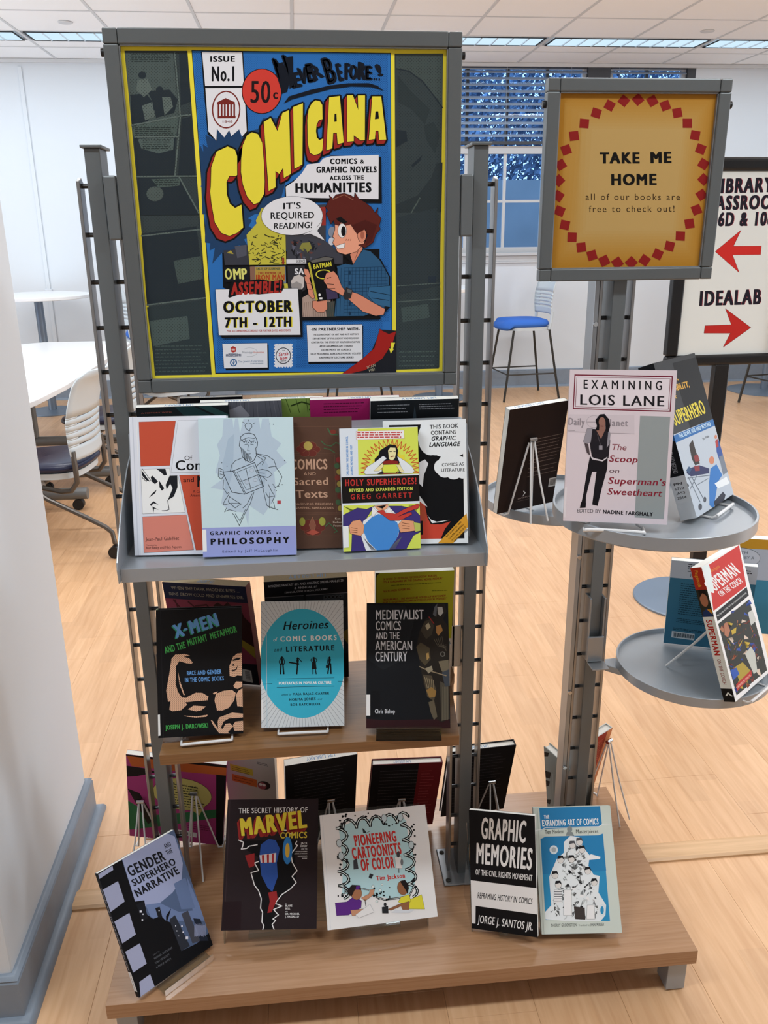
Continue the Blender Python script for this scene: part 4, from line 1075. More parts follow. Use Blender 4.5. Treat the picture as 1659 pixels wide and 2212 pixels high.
    A.P([(1055, 210), (1070, 190), (1050, 160), (1070, 120), (1085, 100), (1078, 75), (1105, 100), (1130, 70), (1190, 60), (1240, 75), (1268, 95), (1272, 55), (1300, 100), (1350, 130), (1395, 165), (1425, 210), (1448, 170), (1440, 215), (1470, 250), (1455, 310), (1465, 330), (1430, 370), (1410, 430), (1350, 470), (1300, 450), (1345, 440), (1370, 380), (1350, 330), (1310, 330), (1290, 365), (1265, 330), (1240, 290), (1200, 300), (1170, 265), (1150, 300), (1120, 290), (1110, 260), (1090, 290), (1070, 240)], HR, ol=(6, INK))
    A.P([(1250, 300), (1350, 260), (1440, 300), (1400, 420), (1350, 460), (1370, 380), (1350, 330), (1290, 365)], '#461a16'); A.L([(1105, 105), (1190, 70), (1260, 110)], 5, '#8c5a44'); A.P([(1125, 250), (1165, 235), (1215, 275), (1190, 290), (1150, 270)], INK)
    A.P([(905, 570), (1050, 530), (1110, 545), (1155, 850), (985, 872), (945, 700)], INK); A.P([(915, 580), (930, 575), (990, 860), (975, 868)], '#a9a23a'); A.P([(880, 470), (905, 560), (935, 555), (900, 480)], '#3a3a3c')
    A.P([(930, 565), (1050, 535), (1108, 548), (1095, 560), (950, 580)], '#5c5a56')
    A.T('BATMAN', (957, 628), (1098, 606), 34, '#c9c23c', 2); A.E(1035, 668, 62, 36, '#c9c23c'); A.E(1035, 668, 54, 29, INK)
    A.P([(1050, 780), (1080, 760), (1100, 800), (1130, 780), (1145, 850), (1060, 858)], '#3c3450'); A.E(1003, 822, 9, 10, '#e2e2e4'); A.R(1002, 842, 1024, 856, '#e2e2e4')
    for k, (x, y) in enumerate(((885, 625), (890, 680), (905, 735), (915, 780))): A.P([(x, y), (x+30, y+5), (x+50, y+60), (x+35, y+72), (x+5, y+40)], SK, ol=(4, INK), up=(k == 0))
    A.P([(1035, 720), (1055, 660), (1110, 645), (1140, 680), (1170, 760), (1200, 800), (1180, 830), (1130, 800), (1065, 775), (1055, 745)], SK, ol=(5, INK)); A.L([(1060, 740), (1110, 745)], 4, INK); A.L([(1065, 775), (1120, 775)], 4, INK); A.L([(1060, 700), (1090, 690)], 4, INK)
    A.P([(1180, 830), (1205, 765), (1255, 790), (1240, 850), (1200, 860)], '#2a2a2c'); A.P([(1212, 780), (1250, 790), (1242, 815), (1215, 805)], '#5a5a5c'); A.L([(870, 1000), (1460, 1000)], 24, INK)
    # speech balloon
    A.P([(1030, 225), (1015, 300), (985, 340), (1045, 415), (930, 360), (880, 370)], PAP, ol=(5, INK)); A.E(795, 225, 232, 145, PAP, ol=(5, INK)); A.P([(1000, 260), (975, 335), (1040, 410), (932, 355)], PAP)
    A.T("IT'S", (722, 175), (865, 170), 46, INK, 1, sh=.05); A.T('REQUIRED', (628, 247), (965, 245), 48, INK, 1); A.T('READING!', (652, 325), (950, 318), 46, INK, 1, sh=.1)
    # date box
    A.P([(235, 800), (870, 780), (875, 1140), (262, 1140), (255, 1120)], INK); A.P([(215, 775), (838, 772), (858, 1122), (240, 1118)], PAP, ol=(5, INK))
    A.P([(310, 830), (330, 710), (350, 720), (380, 705), (420, 715), (540, 700), (640, 715), (725, 705), (735, 760), (715, 800), (540, 815), (430, 800), (320, 838)], INK)
    A.T('ASSEMBLE!', (332, 815), (720, 800), 88, '#9c2a24', 3, sh=.08)
    for dx, dy, c in ((8, 3, YEL), (0, 0, INK)):
        A.T('OCTOBER', (268+dx, 948+dy), (795+dx, 945+dy), 82, c, 3); A.T('7TH - 12TH', (280+dx, 1060+dy), (795+dx, 1057+dy), 72, c, 3)
    A.T('*SEE ACCOMPANYING SCHEDULE FOR FURTHER DATES AND EVENTS', (302, 1096), (782, 1095), 15, '#a33028', 2)
    # logos box
    A.P([(280, 1200), (615, 1195), (618, 1385), (290, 1385)], INK); A.P([(265, 1185), (605, 1183), (608, 1368), (278, 1370)], PAP, ol=(4, INK))
    A.P([(326, 1215), (346, 1203), (367, 1213), (368, 1245), (346, 1252), (328, 1243)], '#a3302a'); A.R(334, 1222, 360, 1236, '#d2a8a4'); A.T('UNIVERSITY', (310, 1264), (385, 1264), 9, '#2c3a5c', 1); A.T('MISSISSIPPI', (290, 1280), (408, 1280), 17, '#2c3a5c', 2)
    A.T('Mississippi', (415, 1258), (498, 1258), 14, '#5c6470', 0); A.T('Humanities', (498, 1258), (582, 1258), 14, '#c05a3a', 0); A.L([(470+60*math.cos(a*.1), 1250+32*math.sin(a*.1)) for a in range(-24, 20)], 2, '#9aa0a8')
    A.E(349, 1328, 27, 28, '#2c5c8c'); A.E(349, 1328, 19, 20, PAP); A.L([(335, 1318), (349, 1338), (363, 1318)], 4, '#2c5c8c'); A.L([(349, 1310), (349, 1345)], 4, '#2c5c8c')
    A.T('The Jewish Federation', (384, 1328), (575, 1325), 16, '#5a7490', 0); A.T('OF GREATER MISSISSIPPI', (476, 1340), (575, 1339), 7, '#5a7490', 1)
    # stamp
    A.R(655, 1188, 800, 1370, PAP)
    for k in range(9): A.E(657, 1190+k*22, 7, 7, BLU, n=10, up=(k == 0)); A.E(800, 1188+k*22, 7, 7, BLU, n=10, up=False)
    for k in range(7): A.E(668+k*21, 1186, 7, 7, BLU, n=10, up=False); A.E(668+k*21, 1370, 7, 7, BLU, n=10, up=False)
    A.E(727, 1280, 58, 62, '#2a2c34'); A.E(727, 1280, 52, 56, PAP); A.T('Sarah', (690, 1282), (765, 1276), 26, '#b03038', 2, sh=.2); A.T('Isom', (700, 1312), (758, 1306), 24, '#b03038', 2, sh=.2)
    A.T('THE', (718, 1245), (740, 1245), 8, '#2a2c34', 1); A.T('CENTER', (705, 1325), (750, 1322), 8, '#2a2c34', 1)
    # partners
    A.P([(915, 1065), (1335, 1060), (1335, 1345), (918, 1345)], INK); A.P([(905, 1052), (1328, 1050), (1330, 1330), (918, 1328)], PAP, ol=(4, INK))
    A.T('-IN PARTNERSHIP WITH-', (935, 1094), (1310, 1094), 22, INK, 2)
    for k, (t, a, b) in enumerate((('THE DEPARTMENT OF ART AND ART HISTORY', 950, 1300), ('DEPARTMENT OF PHILOSOPHY AND RELIGION', 950, 1303), ('CENTER FOR THE STUDY OF SOUTHERN CULTURE', 938, 1313), ('AFRICAN AMERICAN STUDIES', 1002, 1254),
                                   ('DEPARTMENT OF CLASSICS', 1015, 1242), ('SALLY McDONNELL BARKSDALE HONORS COLLEGE', 933, 1318), ('UNIVERSITY LECTURE SERIES', 1000, 1262))):
        A.T(t, (a, 1130+k*29), (b, 1130+k*29), 12.5, INK, 2, sh=.1)
    # curled corner
    A.P([(1470, 1090), (1590, 1100), (1590, 1425), (1170, 1425), (1380, 1290)], '#1a1c22'); A.P([(1170, 1425), (1330, 1310), (1420, 1230), (1462, 1085), (1480, 1100), (1530, 1125), (1586, 1105), (1560, 1190), (1480, 1310), (1350, 1395), (1215, 1425)], '#96201c', ol=(3, INK))
    A.P([(1548, 1190), (1578, 1190), (1562, 1235), (1568, 1240), (1545, 1272), (1532, 1232), (1543, 1236)], '#d6cc3c'); A.T('SCAN', (1366, 1388), (1432, 1368), 22, '#a9a28a', 0); A.T('ME!', (1380, 1412), (1428, 1396), 20, '#a9a28a', 0)
def build_sign():
    w, h = SGX1-SGX0-2*BW, SGZ1-SGZ0-2*BW
    cor = [(253, 92), (973, 102), (964, 810), (322, 817)]
    bd = obj('insert_board', MB().box(-w/2, w/2, .012, .016, BW, BW+h), cmat('#c9c9c4'), sign)
    A = Art(w, h, cor, y0=.012, z0=BW); board(A); A.build('board_print', sign)
    q = [A.m(*p) for p in ((400.8, 94.4), (856, 101.5), (859, 811), (453.5, 816.7))]
    u0, u1 = (q[0][0]+q[3][0])/2, (q[1][0]+q[2][0])/2; v0, v1 = .001, (q[2][1]+q[3][1])/2
    v0 = (q[0][1]+q[1][1])/2; v1 = min(v1, .9995)
    pw, ph = (u1-u0)*w, (v1-v0)*h; cx = ((u0+u1)/2-.5)*w; zb = BW+(1-v1)*h
    obj('poster_sheet', MB().box(cx-pw/2, cx+pw/2, .0110, .0113, zb, zb+ph), cmat('#d9cf6a'), sign)
    A = Art(pw, ph, [(400.8, 94.4), (856, 101.5), (859, 811), (453.5, 816.7)], x0=cx, y0=.0110, z0=zb); poster(A); A.build('poster_print', sign)
build_sign()
def notice(A):
    A.use('c4')
    A.P([(192, 178), (1330, 170), (1200, 1400), (135, 1425)], '#a5762c')
    # parchment fade toward a paler centre (printed vignette)
    for k in range(14):
        t = k/13; c0 = (158, 110, 34); c1 = (168, 138, 84)
        e = 1-t*.42
        A.P([(735+(x-735)*e, 795+(y-795)*e) for x, y in ((192+40*math.sin(k), 178), (1325, 172), (1205, 1398), (140, 1420))], tuple(c0[i]+(c1[i]-c0[i])*t for i in range(3)))
    D = [(755, 228, 8), (655, 238, -8), (555, 272, -15), (460, 326, -32), (376, 400, -45), (305, 488, -57), (250, 587, -63), (213, 692, 20), (200, 803, 8), (198, 912, 4), (208, 1018, 72), (245, 1115, 62), (296, 1200, 48), (362, 1270, 40), (438, 1325, 25), (525, 1362, 20), (618, 1375, 3), (716, 1372, -6), (810, 1355, -18), (902, 1312, -22), (985, 1254, -38), (1060, 1182, -42), (1124, 1095, -58), (1173, 997, -65), (1208, 892, 5), (1222, 783, 0), (1220, 675, -8), (1200, 570, 18), (1160, 474, 60), (1104, 390, 46), (1033, 318, 33), (948, 268, 22), (857, 236, 12)]
    cx, cy = 712, 800
    for k, (x, y, a) in enumerate(D):
        r = 46; a0 = math.atan2((y-cy), (x-cx)*1.02)
        A.P([(x+r*math.cos(a0+i*PI/2), y+r*math.sin(a0+i*PI/2)) for i in range(4)], '#7c1a18', up=(k == 0))
    BK = '#0c0a08'
    A.T('TAKE', (485, 678), (772, 674), 74, BK, 3); A.T('ME', (838, 672), (997, 668), 74, BK, 3); A.T('HOME', (562, 830), (893, 824), 74, BK, 3)
    A.T('all of our books are', (388, 937), (1058, 930), 44, '#2a1a0c', 0, sp=.12); A.T('free to check out!', (413, 1022), (1022, 1012), 44, '#2a1a0c', 0, sp=.12)
def build_notice():
    b = .0225; w, h = S2X1-S2X0-2*b, S2Z1-S2Z0-2*b
    obj('insert_board', MB().box(-w/2, w/2, .010, .014, b, b+h), cmat('#96702e'), sign2)
    cor = [(1201, 197), (1552, 195), (1514, 577), (1184, 586)]
    A = Art(w, h, cor, y0=.010, z0=b); notice(A); A.build('notice_print', sign2, 'ink_matte')
build_notice()
def direct(A):
    A.use('f1')
    A.P([(370, 225), (1133, 225), (948, 1660), (215, 1702)], '#d3e2fb')
    BK = '#1c1a26'
    for dx, c in ((3, '#b04050'), (0, BK)):
        A.T('LIBRARY', (505+dx, 396), (975+dx, 388), 108, c, 3, sh=.12); A.T('CLASSROOM', (395+dx, 528), (1050+dx, 518), 104, c, 3, sh=.12); A.T('106D & 106', (440+dx, 655), (980+dx, 648), 102, c, 3, sh=.12)
        A.T('IDEALAB', (395+dx, 1290), (885+dx, 1268), 112, c, 3, sh=.12)
    A.P([(533, 856), (732, 688), (672, 815), (888, 812), (882, 878), (665, 882), (716, 1020)], '#c02c28', ol=(4, '#2a1a1c'))
    A.P([(805, 1460), (610, 1312), (655, 1440), (448, 1452), (440, 1512), (648, 1508), (590, 1622)], '#b02824', ol=(4, '#2a1a1c'))
def build_dir():
    w, h = IX1-IX0, IZ1-IZ0
    obj('white_panel', MB().box(IX0, IX1, -.004, .004, IZ0, IZ1), 'white_lam', idr)
    A = Art(w, h, [(377, 225), (1133, 233), (948, 1660), (217, 1702)] and None)
    cs = [proj(idr.matrix_world @ Vector(p)) for p in ()]
    A = Art(w, h, [(1499, 379), (1697, 381), (1648.5, 755), (1457, 765.6)], x0=(IX0+IX1)/2, y0=-.004, z0=IZ0); direct(A); A.build('panel_print', idr, 'ink_matte')
build_dir()
# ------------------------------------------------------------------ cover art, drawn shape by shape
K = '#0f1013'
def a_men(A):
    A.use('b1'); O = '#b24b36'
    A.P([(148, 238), (980, 230), (1000, 1420), (205, 1420)], '#c9ced8')
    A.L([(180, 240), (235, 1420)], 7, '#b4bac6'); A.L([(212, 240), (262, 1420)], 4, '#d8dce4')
    A.P([(235, 282), (547, 275), (495, 663), (252, 668)], O, ol=(3, '#4a2a24')); A.P([(570, 272), (980, 270), (985, 724), (508, 724)], '#ccd2dc', ol=(3, '#5a5e66'))
    A.P([(253, 695), (495, 690), (500, 750), (565, 752), (622, 1065), (268, 1072)], '#d8dde4', ol=(3, '#5a5e66'))
    A.P([(578, 750), (990, 748), (1000, 1380), (712, 1384)], O, ol=(3, '#4a2a24')); A.P([(270, 1098), (632, 1088), (692, 1380), (282, 1398)], '#c57a6c', ol=(3, '#5a3a34'))
    A.T('Of', (618, 618), (685, 618), 36, K, 0); A.T('Comics', (540, 705), (950, 705), 84, K, 1); A.T('and', (608, 808), (703, 808), 40, K, 1); A.T('Manga', (722, 848), (985, 848), 92, K, 2)
    A.T('A Cultural History of', (690, 902), (960, 902), 24, '#3c1c1c', 0); A.T('American Comic Books', (668, 934), (980, 934), 24, '#3c1c1c', 0)
    A.T('Jean-Paul Gabilliet', (296, 1300), (572, 1296), 28, '#33201f', 0); A.T('Translated by', (300, 1342), (388, 1342), 11, '#33201f', 0); A.T('Bart Beaty and Nick Nguyen', (298, 1368), (592, 1364), 20, '#33201f', 0)
    for p in ([(258, 700), (300, 760), (330, 800), (300, 790), (262, 745)], [(385, 692), (460, 692), (472, 745), (450, 750), (420, 720)], [(335, 760), (352, 750), (380, 780), (398, 800), (372, 822), (345, 800)], [(495, 752), (560, 752), (562, 850), (530, 930), (480, 960), (520, 860), (500, 820), (470, 870), (462, 830)],
              [(320, 938), (350, 900), (388, 868), (372, 902)], [(405, 790), (450, 860), (430, 880), (410, 850)], [(330, 992), (362, 968), (402, 1000), (360, 985), (338, 1010)], [(350, 1012), (405, 1042), (365, 1030), (358, 1068)]):
        A.P(p, '#1a1c22')
    A.L([(478, 960), (490, 1040), (468, 1048), (430, 1050)], 5, '#1a1c22'); A.L([(260, 760), (300, 800)], 5, '#1a1c22'); A.L([(265, 690), (340, 795)], 4, '#1a1c22')
def a_phil(A):
    A.use('b1')
    A.P([(742, 248), (1550, 238), (1582, 1392), (785, 1415)], '#b6cdd4')
    A.P([(960, 258), (1035, 250), (1045, 330), (1060, 250), (1085, 250), (1100, 380), (1130, 255), (1260, 246), (1275, 340), (1290, 250), (1345, 250), (1370, 400), (1450, 460), (1410, 520), (1500, 620), (1390, 700), (1410, 900), (1300, 1060), (1180, 980), (1170, 1150), (1140, 1040), (1000, 1020), (940, 960), (960, 850), (850, 830), (950, 760), (890, 700), (930, 560), (905, 470), (950, 400)], '#a6b9c9')
    A.P([(1000, 420), (1050, 380), (1040, 700), (980, 900), (950, 640)], '#9bafc1'); A.P([(1280, 560), (1340, 640), (1300, 860), (1250, 760)], '#9bafc1')
    A.P([(778, 1168), (1576, 1150), (1582, 1392), (785, 1415)], '#8c95c8')
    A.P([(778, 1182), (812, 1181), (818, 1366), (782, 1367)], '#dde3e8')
    G = '#2b3036'
    def ln(p, w=4): A.L(p, w, G, up=False)
    A.lay += 1
    ln([(1168, 345), (1150, 335), (1142, 310), (1155, 290), (1180, 287), (1200, 300), (1202, 322), (1185, 340), (1185, 355), (1168, 352), (1168, 345)])
    ln([(1122, 280), (1140, 290)]); ln([(1172, 262), (1175, 275)]); ln([(1215, 295), (1228, 285)])
    ln([(1100, 440), (1108, 400), (1140, 378), (1180, 372), (1220, 385), (1240, 420), (1250, 450), (1248, 480), (1235, 500), (1240, 560), (1220, 600), (1190, 620), (1150, 600), (1120, 570), (1110, 500), (1095, 480), (1100, 440)], 5)
    ln([(1105, 440), (1130, 425), (1170, 410), (1225, 418)]); ln([(1140, 470), (1165, 465)]); ln([(1190, 465), (1215, 470)]); ln([(1172, 470), (1165, 520), (1185, 522)]); ln([(1155, 550), (1190, 545)])
    for k in range(14): ln([(1120+k*6, 500+k*6), (1135+k*5, 590+(k % 4)*8)], 2.5)
    for k in range(12): ln([(1112+k*11, 425+(k % 3)*14), (1125+k*10, 440+(k % 2)*10)], 5)
    ln([(1120, 580), (1060, 605), (1030, 640), (1018, 690)]); ln([(1235, 545), (1330, 560), (1390, 600), (1410, 660)]); ln([(1240, 560), (1300, 600), (1240, 650)]); ln([(1250, 550), (1320, 580), (1290, 640)])
    ln([(955, 700), (1040, 690), (1225, 620), (1302, 820), (1140, 885), (1030, 868), (955, 700)], 5); ln([(1040, 690), (1140, 885)], 5); ln([(1052, 690), (1150, 880)]); ln([(1150, 665), (1195, 850)]); ln([(1105, 780), (1260, 720)])
    ln([(1075, 700), (1215, 645), (1282, 800), (1155, 850), (1075, 700)], 3)
    for x, y in ((1200, 685), (1160, 785), (1230, 765)): A.E(x, y, 18, 14, '#a9b8c8', ol=(2, G), n=14, up=False)
    ln([(920, 665), (955, 680), (965, 730), (940, 760), (915, 735), (920, 665)]); ln([(930, 690), (958, 700)]); ln([(930, 715), (955, 722)])
    ln([(1235, 690), (1290, 675), (1345, 690), (1375, 720), (1340, 745), (1290, 735), (1245, 720)]); ln([(1250, 705), (1310, 710)]); ln([(1290, 735), (1330, 770)])
    ln([(1345, 660), (1400, 650), (1430, 690), (1458, 740), (1430, 810), (1400, 830), (1380, 800)]); ln([(960, 765), (955, 830), (990, 880), (1005, 870)]); ln([(1280, 760), (1310, 900), (1330, 980), (1370, 1000), (1425, 1015)])
    ln([(1395, 900), (1340, 910), (1320, 870)]); ln([(1010, 880), (970, 940), (955, 975), (1030, 960), (1110, 965), (1060, 1000), (1000, 950), (1010, 905), (1110, 970)]); ln([(970, 1030), (1010, 1015), (1068, 1030)])
    ln([(1220, 865), (1190, 960), (1140, 1050), (1095, 1148), (1050, 1060), (1035, 1045)]); ln([(1145, 1015), (1100, 1110), (1060, 1050)]); ln([(1205, 880), (1160, 970), (1125, 1000)]); ln([(1340, 800), (1370, 860), (1395, 900), (1370, 960)])
    ln([(1355, 870), (1350, 1000), (1365, 990)]); ln([(1385, 950), (1400, 1010)]); ln([(985, 1000), (968, 1035)])
    for x, y in ((945, 622), (990, 650), (1355, 298), (1385, 300), (1480, 605), (1395, 850), (1410, 855), (1430, 820), (1460, 805)): A.E(x, y, 4, 4, G, n=8, up=False)
    A.R(1418, 938, 1448, 968, '#a34048'); A.T('GRAPHIC NOVELS', (842, 1228), (1365, 1218), 30, K, 2, sp=.14); A.T('as', (1405, 1220), (1452, 1219), 20, K, 2, sp=.1)
    A.T('PHILOSOPHY', (845, 1308), (1522, 1292), 48, K, 3, sp=.16); A.T('Edited by Jeff McLaughlin', (948, 1376), (1425, 1364), 20, '#24284a', 0, sp=.12)
def a_sacred(A):
    A.use('b2'); LB = '#b08e78'; A.P([(-146, 249), (482, 235), (458, 1363), (-138, 1382)], '#4f382d')
    for y in (325, 560, 575, 1070, 1082, 1265): A.L([(-140, y+8), (475, y)], 2.5, '#6a4c3e', up=False)
    for x in (-110, 325, 375): A.L([(x, 575), (x, 1075)], 2.5, '#6a4c3e', up=False)
    A.lay += 1
    for cx, cy in ((105, 500), (125, 1170)):
        for k in range(6):
            a = k*PI/3; A.E(cx+62*math.cos(a), cy+30+40*math.sin(a), 40, 30, '#5e2a24', ol=(2, '#8a6a4c'), n=16, up=False)
    A.E(105, 500, 38, 38, '#a0904c'); A.E(40, 1152, 24, 36, '#8a8c3c'); A.E(205, 1148, 27, 36, '#8a8c3c'); A.P([(95, 1180), (125, 1110), (150, 1180), (125, 1260)], '#7a4c3c', ol=(2, '#a98c6c')); A.P([(70, 1245), (125, 1215), (180, 1240), (125, 1265)], '#9c4a3c')
    GR = '#3e5a3e'
    A.L([(215, 455), (250, 490), (300, 500), (340, 470), (370, 480)], 9, GR); A.L([(275, 345), (300, 395), (360, 400)], 12, GR); A.L([(240, 520), (290, 530), (330, 560)], 9, GR); A.L([(230, 1190), (260, 1160), (300, 1200), (325, 1230), (300, 1240)], 9, GR); A.E(320, 375, 25, 20, '#6e3028', n=12)
    for k, c in enumerate(('#7a2c2c', '#3e5a3e', '#8c7c3c', '#6e3028', '#8c7c3c', '#3e5a3e', '#5e2a24', '#3e5a3e', '#8c7c3c')): A.E(350+8*(-1)**k, 620+k*52, 22, 24, c, n=14)
    A.T('COMICS', (-50, 705), (265, 700), 84, LB, 2); A.T('AND', (62, 756), (165, 754), 24, LB, 0, sp=.1); A.T('Sacred', (-30, 842), (270, 836), 62, LB, 1); A.T('Texts', (-10, 952), (262, 944), 66, LB, 1)
    A.T('REIMAGINING RELIGION', (-75, 1012), (300, 1008), 17, LB, 0); A.T('AND GRAPHIC NARRATIVES', (-100, 1045), (304, 1042), 17, LB, 0)
    for t, y, a in (('Ken', 1130, 310), ('Koltun-', 1160, 292), ('Fromm', 1190, 295)): A.T(t, (a, y), (378 if a != 310 else 358, y-1), 15, '#c4b4a4', 1)
def a_holy(A):
    A.use('b2'); YG = '#c3cf56'
    A.P([(367, 335), (1033, 322), (1062, 1337), (402, 1367)], '#c9d2dc'); A.P([(522, 338), (1036, 326), (1045, 716), (530, 724)], YG)
    n = 26
    def star(cx, cy, r0, r1, a, b, nn): return [(cx+(r1 if k % 2 else r0)*math.cos(a+(b-a)*k/nn), cy+(r1 if k % 2 else r0)*.98*math.sin(a+(b-a)*k/nn)) for k in range(nn+1)]
    st_ = star(800, 670, 185, 250, -PI*1.07, PI*.07, 44)
    A.L(st_, 6, '#b84a28'); A.P(star(800, 680, 150, 175, -PI, 0, 20), '#d2c53c')
    A.P([(510, 358), (915, 352), (920, 420), (512, 428)], '#e2e2e4', ol=(3, '#a33c3c')); A.greek(520, 370, 912, 408, 3, 9, '#b03a3c', seed=3)
    A.P([(668, 640), (668, 590), (700, 560), (712, 520), (760, 490), (800, 468), (850, 478), (868, 520), (862, 560), (890, 600), (870, 640), (760, 640)], '#14141a')
    A.P([(782, 520), (800, 495), (845, 498), (850, 540), (840, 585), (815, 608), (790, 590)], '#d6cf9c'); A.L([(795, 530), (815, 528)], 5, K); A.L([(828, 527), (845, 530)], 5, K); A.L([(805, 572), (828, 568)], 8, '#7c2420')
    A.P([(740, 610), (800, 600), (870, 610), (862, 715), (740, 718)], '#7c241e'); A.P([(738, 640), (862, 636), (868, 690), (848, 705), (745, 705), (735, 680)], '#c5cf4a', ol=(7, '#3e3e44'))
    A.P([(578, 700), (600, 660), (680, 610), (740, 565), (770, 585), (700, 650), (730, 690), (690, 715), (590, 718)], '#cfd6e6', ol=(4, '#2a3060')); A.P([(1005, 690), (980, 650), (920, 605), (860, 570), (880, 620), (900, 680), (900, 712), (990, 710)], '#cfd6e6', ol=(4, '#2a3060'))
    A.P([(660, 690), (735, 625), (745, 650), (705, 690)], '#d6cf9c', ol=(3, K)); A.P([(850, 640), (880, 640), (920, 700), (890, 705)], '#d6cf9c', ol=(3, K)); A.P([(690, 718), (740, 690), (740, 718)], '#2a2030'); A.P([(860, 714), (880, 690), (900, 712)], '#2a2030')
    A.T('EXPLORING THE SACRED IN COMICS,', (446, 728), (440, 398), 17, '#2f7cc0', 2); A.T('GRAPHIC NOVELS, AND FILM', (482, 727), (476, 472), 17, '#2f7cc0', 2)
    A.P([(383, 742), (1047, 727), (1055, 942), (392, 962)], '#151212'); A.T('HOLY SUPERHEROES!', (413, 815), (1027, 800), 52, '#b0302c', 2, sp=.05); A.T('REVISED AND EXPANDED EDITION', (450, 866), (993, 850), 26, '#c5cf56', 2, sp=.05); A.T('GREG GARRETT', (462, 928), (988, 913), 42, '#b0302c', 1, sp=.22)
    A.P([(400, 980), (1058, 962), (1062, 1337), (402, 1367)], YG)
    for k in range(24): A.L([(405+k*5, 985+k*2), (470+k*6, 1030+k)], 2, '#5c6a20', up=(k == 0)); A.L([(1055-k*4, 975), (1010-k*3, 1040)], 2, '#5c6a20', up=False)
    PU = '#3a3170'
    A.P([(400, 1060), (520, 1000), (600, 1010), (665, 985), (560, 1140), (560, 1210), (600, 1360), (470, 1365), (478, 1180), (400, 1150)], PU, ol=(4, K)); A.P([(790, 985), (900, 985), (1000, 1010), (1058, 1070), (1060, 1200), (1000, 1230), (940, 1340), (790, 1352), (880, 1200), (900, 1100)], PU, ol=(4, K))
    A.P([(660, 985), (700, 970), (780, 968), (800, 1000), (900, 1100), (870, 1230), (790, 1355), (595, 1360), (555, 1240), (570, 1110), (640, 1060)], '#d2d6da', ol=(3, K)); A.P([(700, 1050), (760, 1065), (860, 1120), (880, 1190), (855, 1260), (790, 1352), (690, 1358), (610, 1280), (575, 1200), (580, 1140), (640, 1080)], '#4180c4')
    for k in range(7): A.L([(575+k*5, 1250+k*6), (640+k*6, 1352)], 3, '#5a5e68', up=(k == 0)); A.L([(900-k*6, 1240+k*5), (840-k*8, 1345)], 3, '#5a5e68', up=False)
    A.P([(665, 985), (780, 968), (785, 990), (740, 1030), (700, 1020)], '#d29a78', ol=(3, K)); A.P([(680, 988), (770, 975), (735, 1006)], K); A.P([(640, 1060), (650, 990), (690, 1030), (655, 1072)], '#dfe3e6', ol=(3, K)); A.P([(790, 990), (830, 1060), (760, 1040)], '#dfe3e6', ol=(3, K))
    A.P([(690, 1030), (740, 1015), (760, 1040), (850, 1050), (920, 1010), (1030, 968), (1052, 975), (1040, 1000), (940, 1035), (860, 1075), (980, 1035), (985, 1055), (880, 1105), (800, 1105), (740, 1060)], '#b23a34', ol=(4, K))
    A.P([(450, 1150), (480, 1110), (545, 1098), (578, 1150), (572, 1210), (550, 1232), (460, 1215)], '#cf9470', ol=(4, K)); A.P([(870, 1140), (905, 1098), (1000, 1110), (1030, 1150), (1010, 1190), (890, 1205)], '#cf9470', ol=(4, K))
    for k in range(3): A.L([(470, 1165+k*18), (520, 1172+k*18)], 4, '#5a3020', up=(k == 0)); A.L([(905, 1125+k*22), (965, 1135+k*20)], 4, '#5a3020', up=False)
    A.P([(1000, 1120), (1058, 1130), (1058, 1190), (1015, 1200)], '#a9b25a', ol=(3, K)); A.P([(390, 1155), (445, 1150), (448, 1330), (402, 1335)], '#d6dce2')
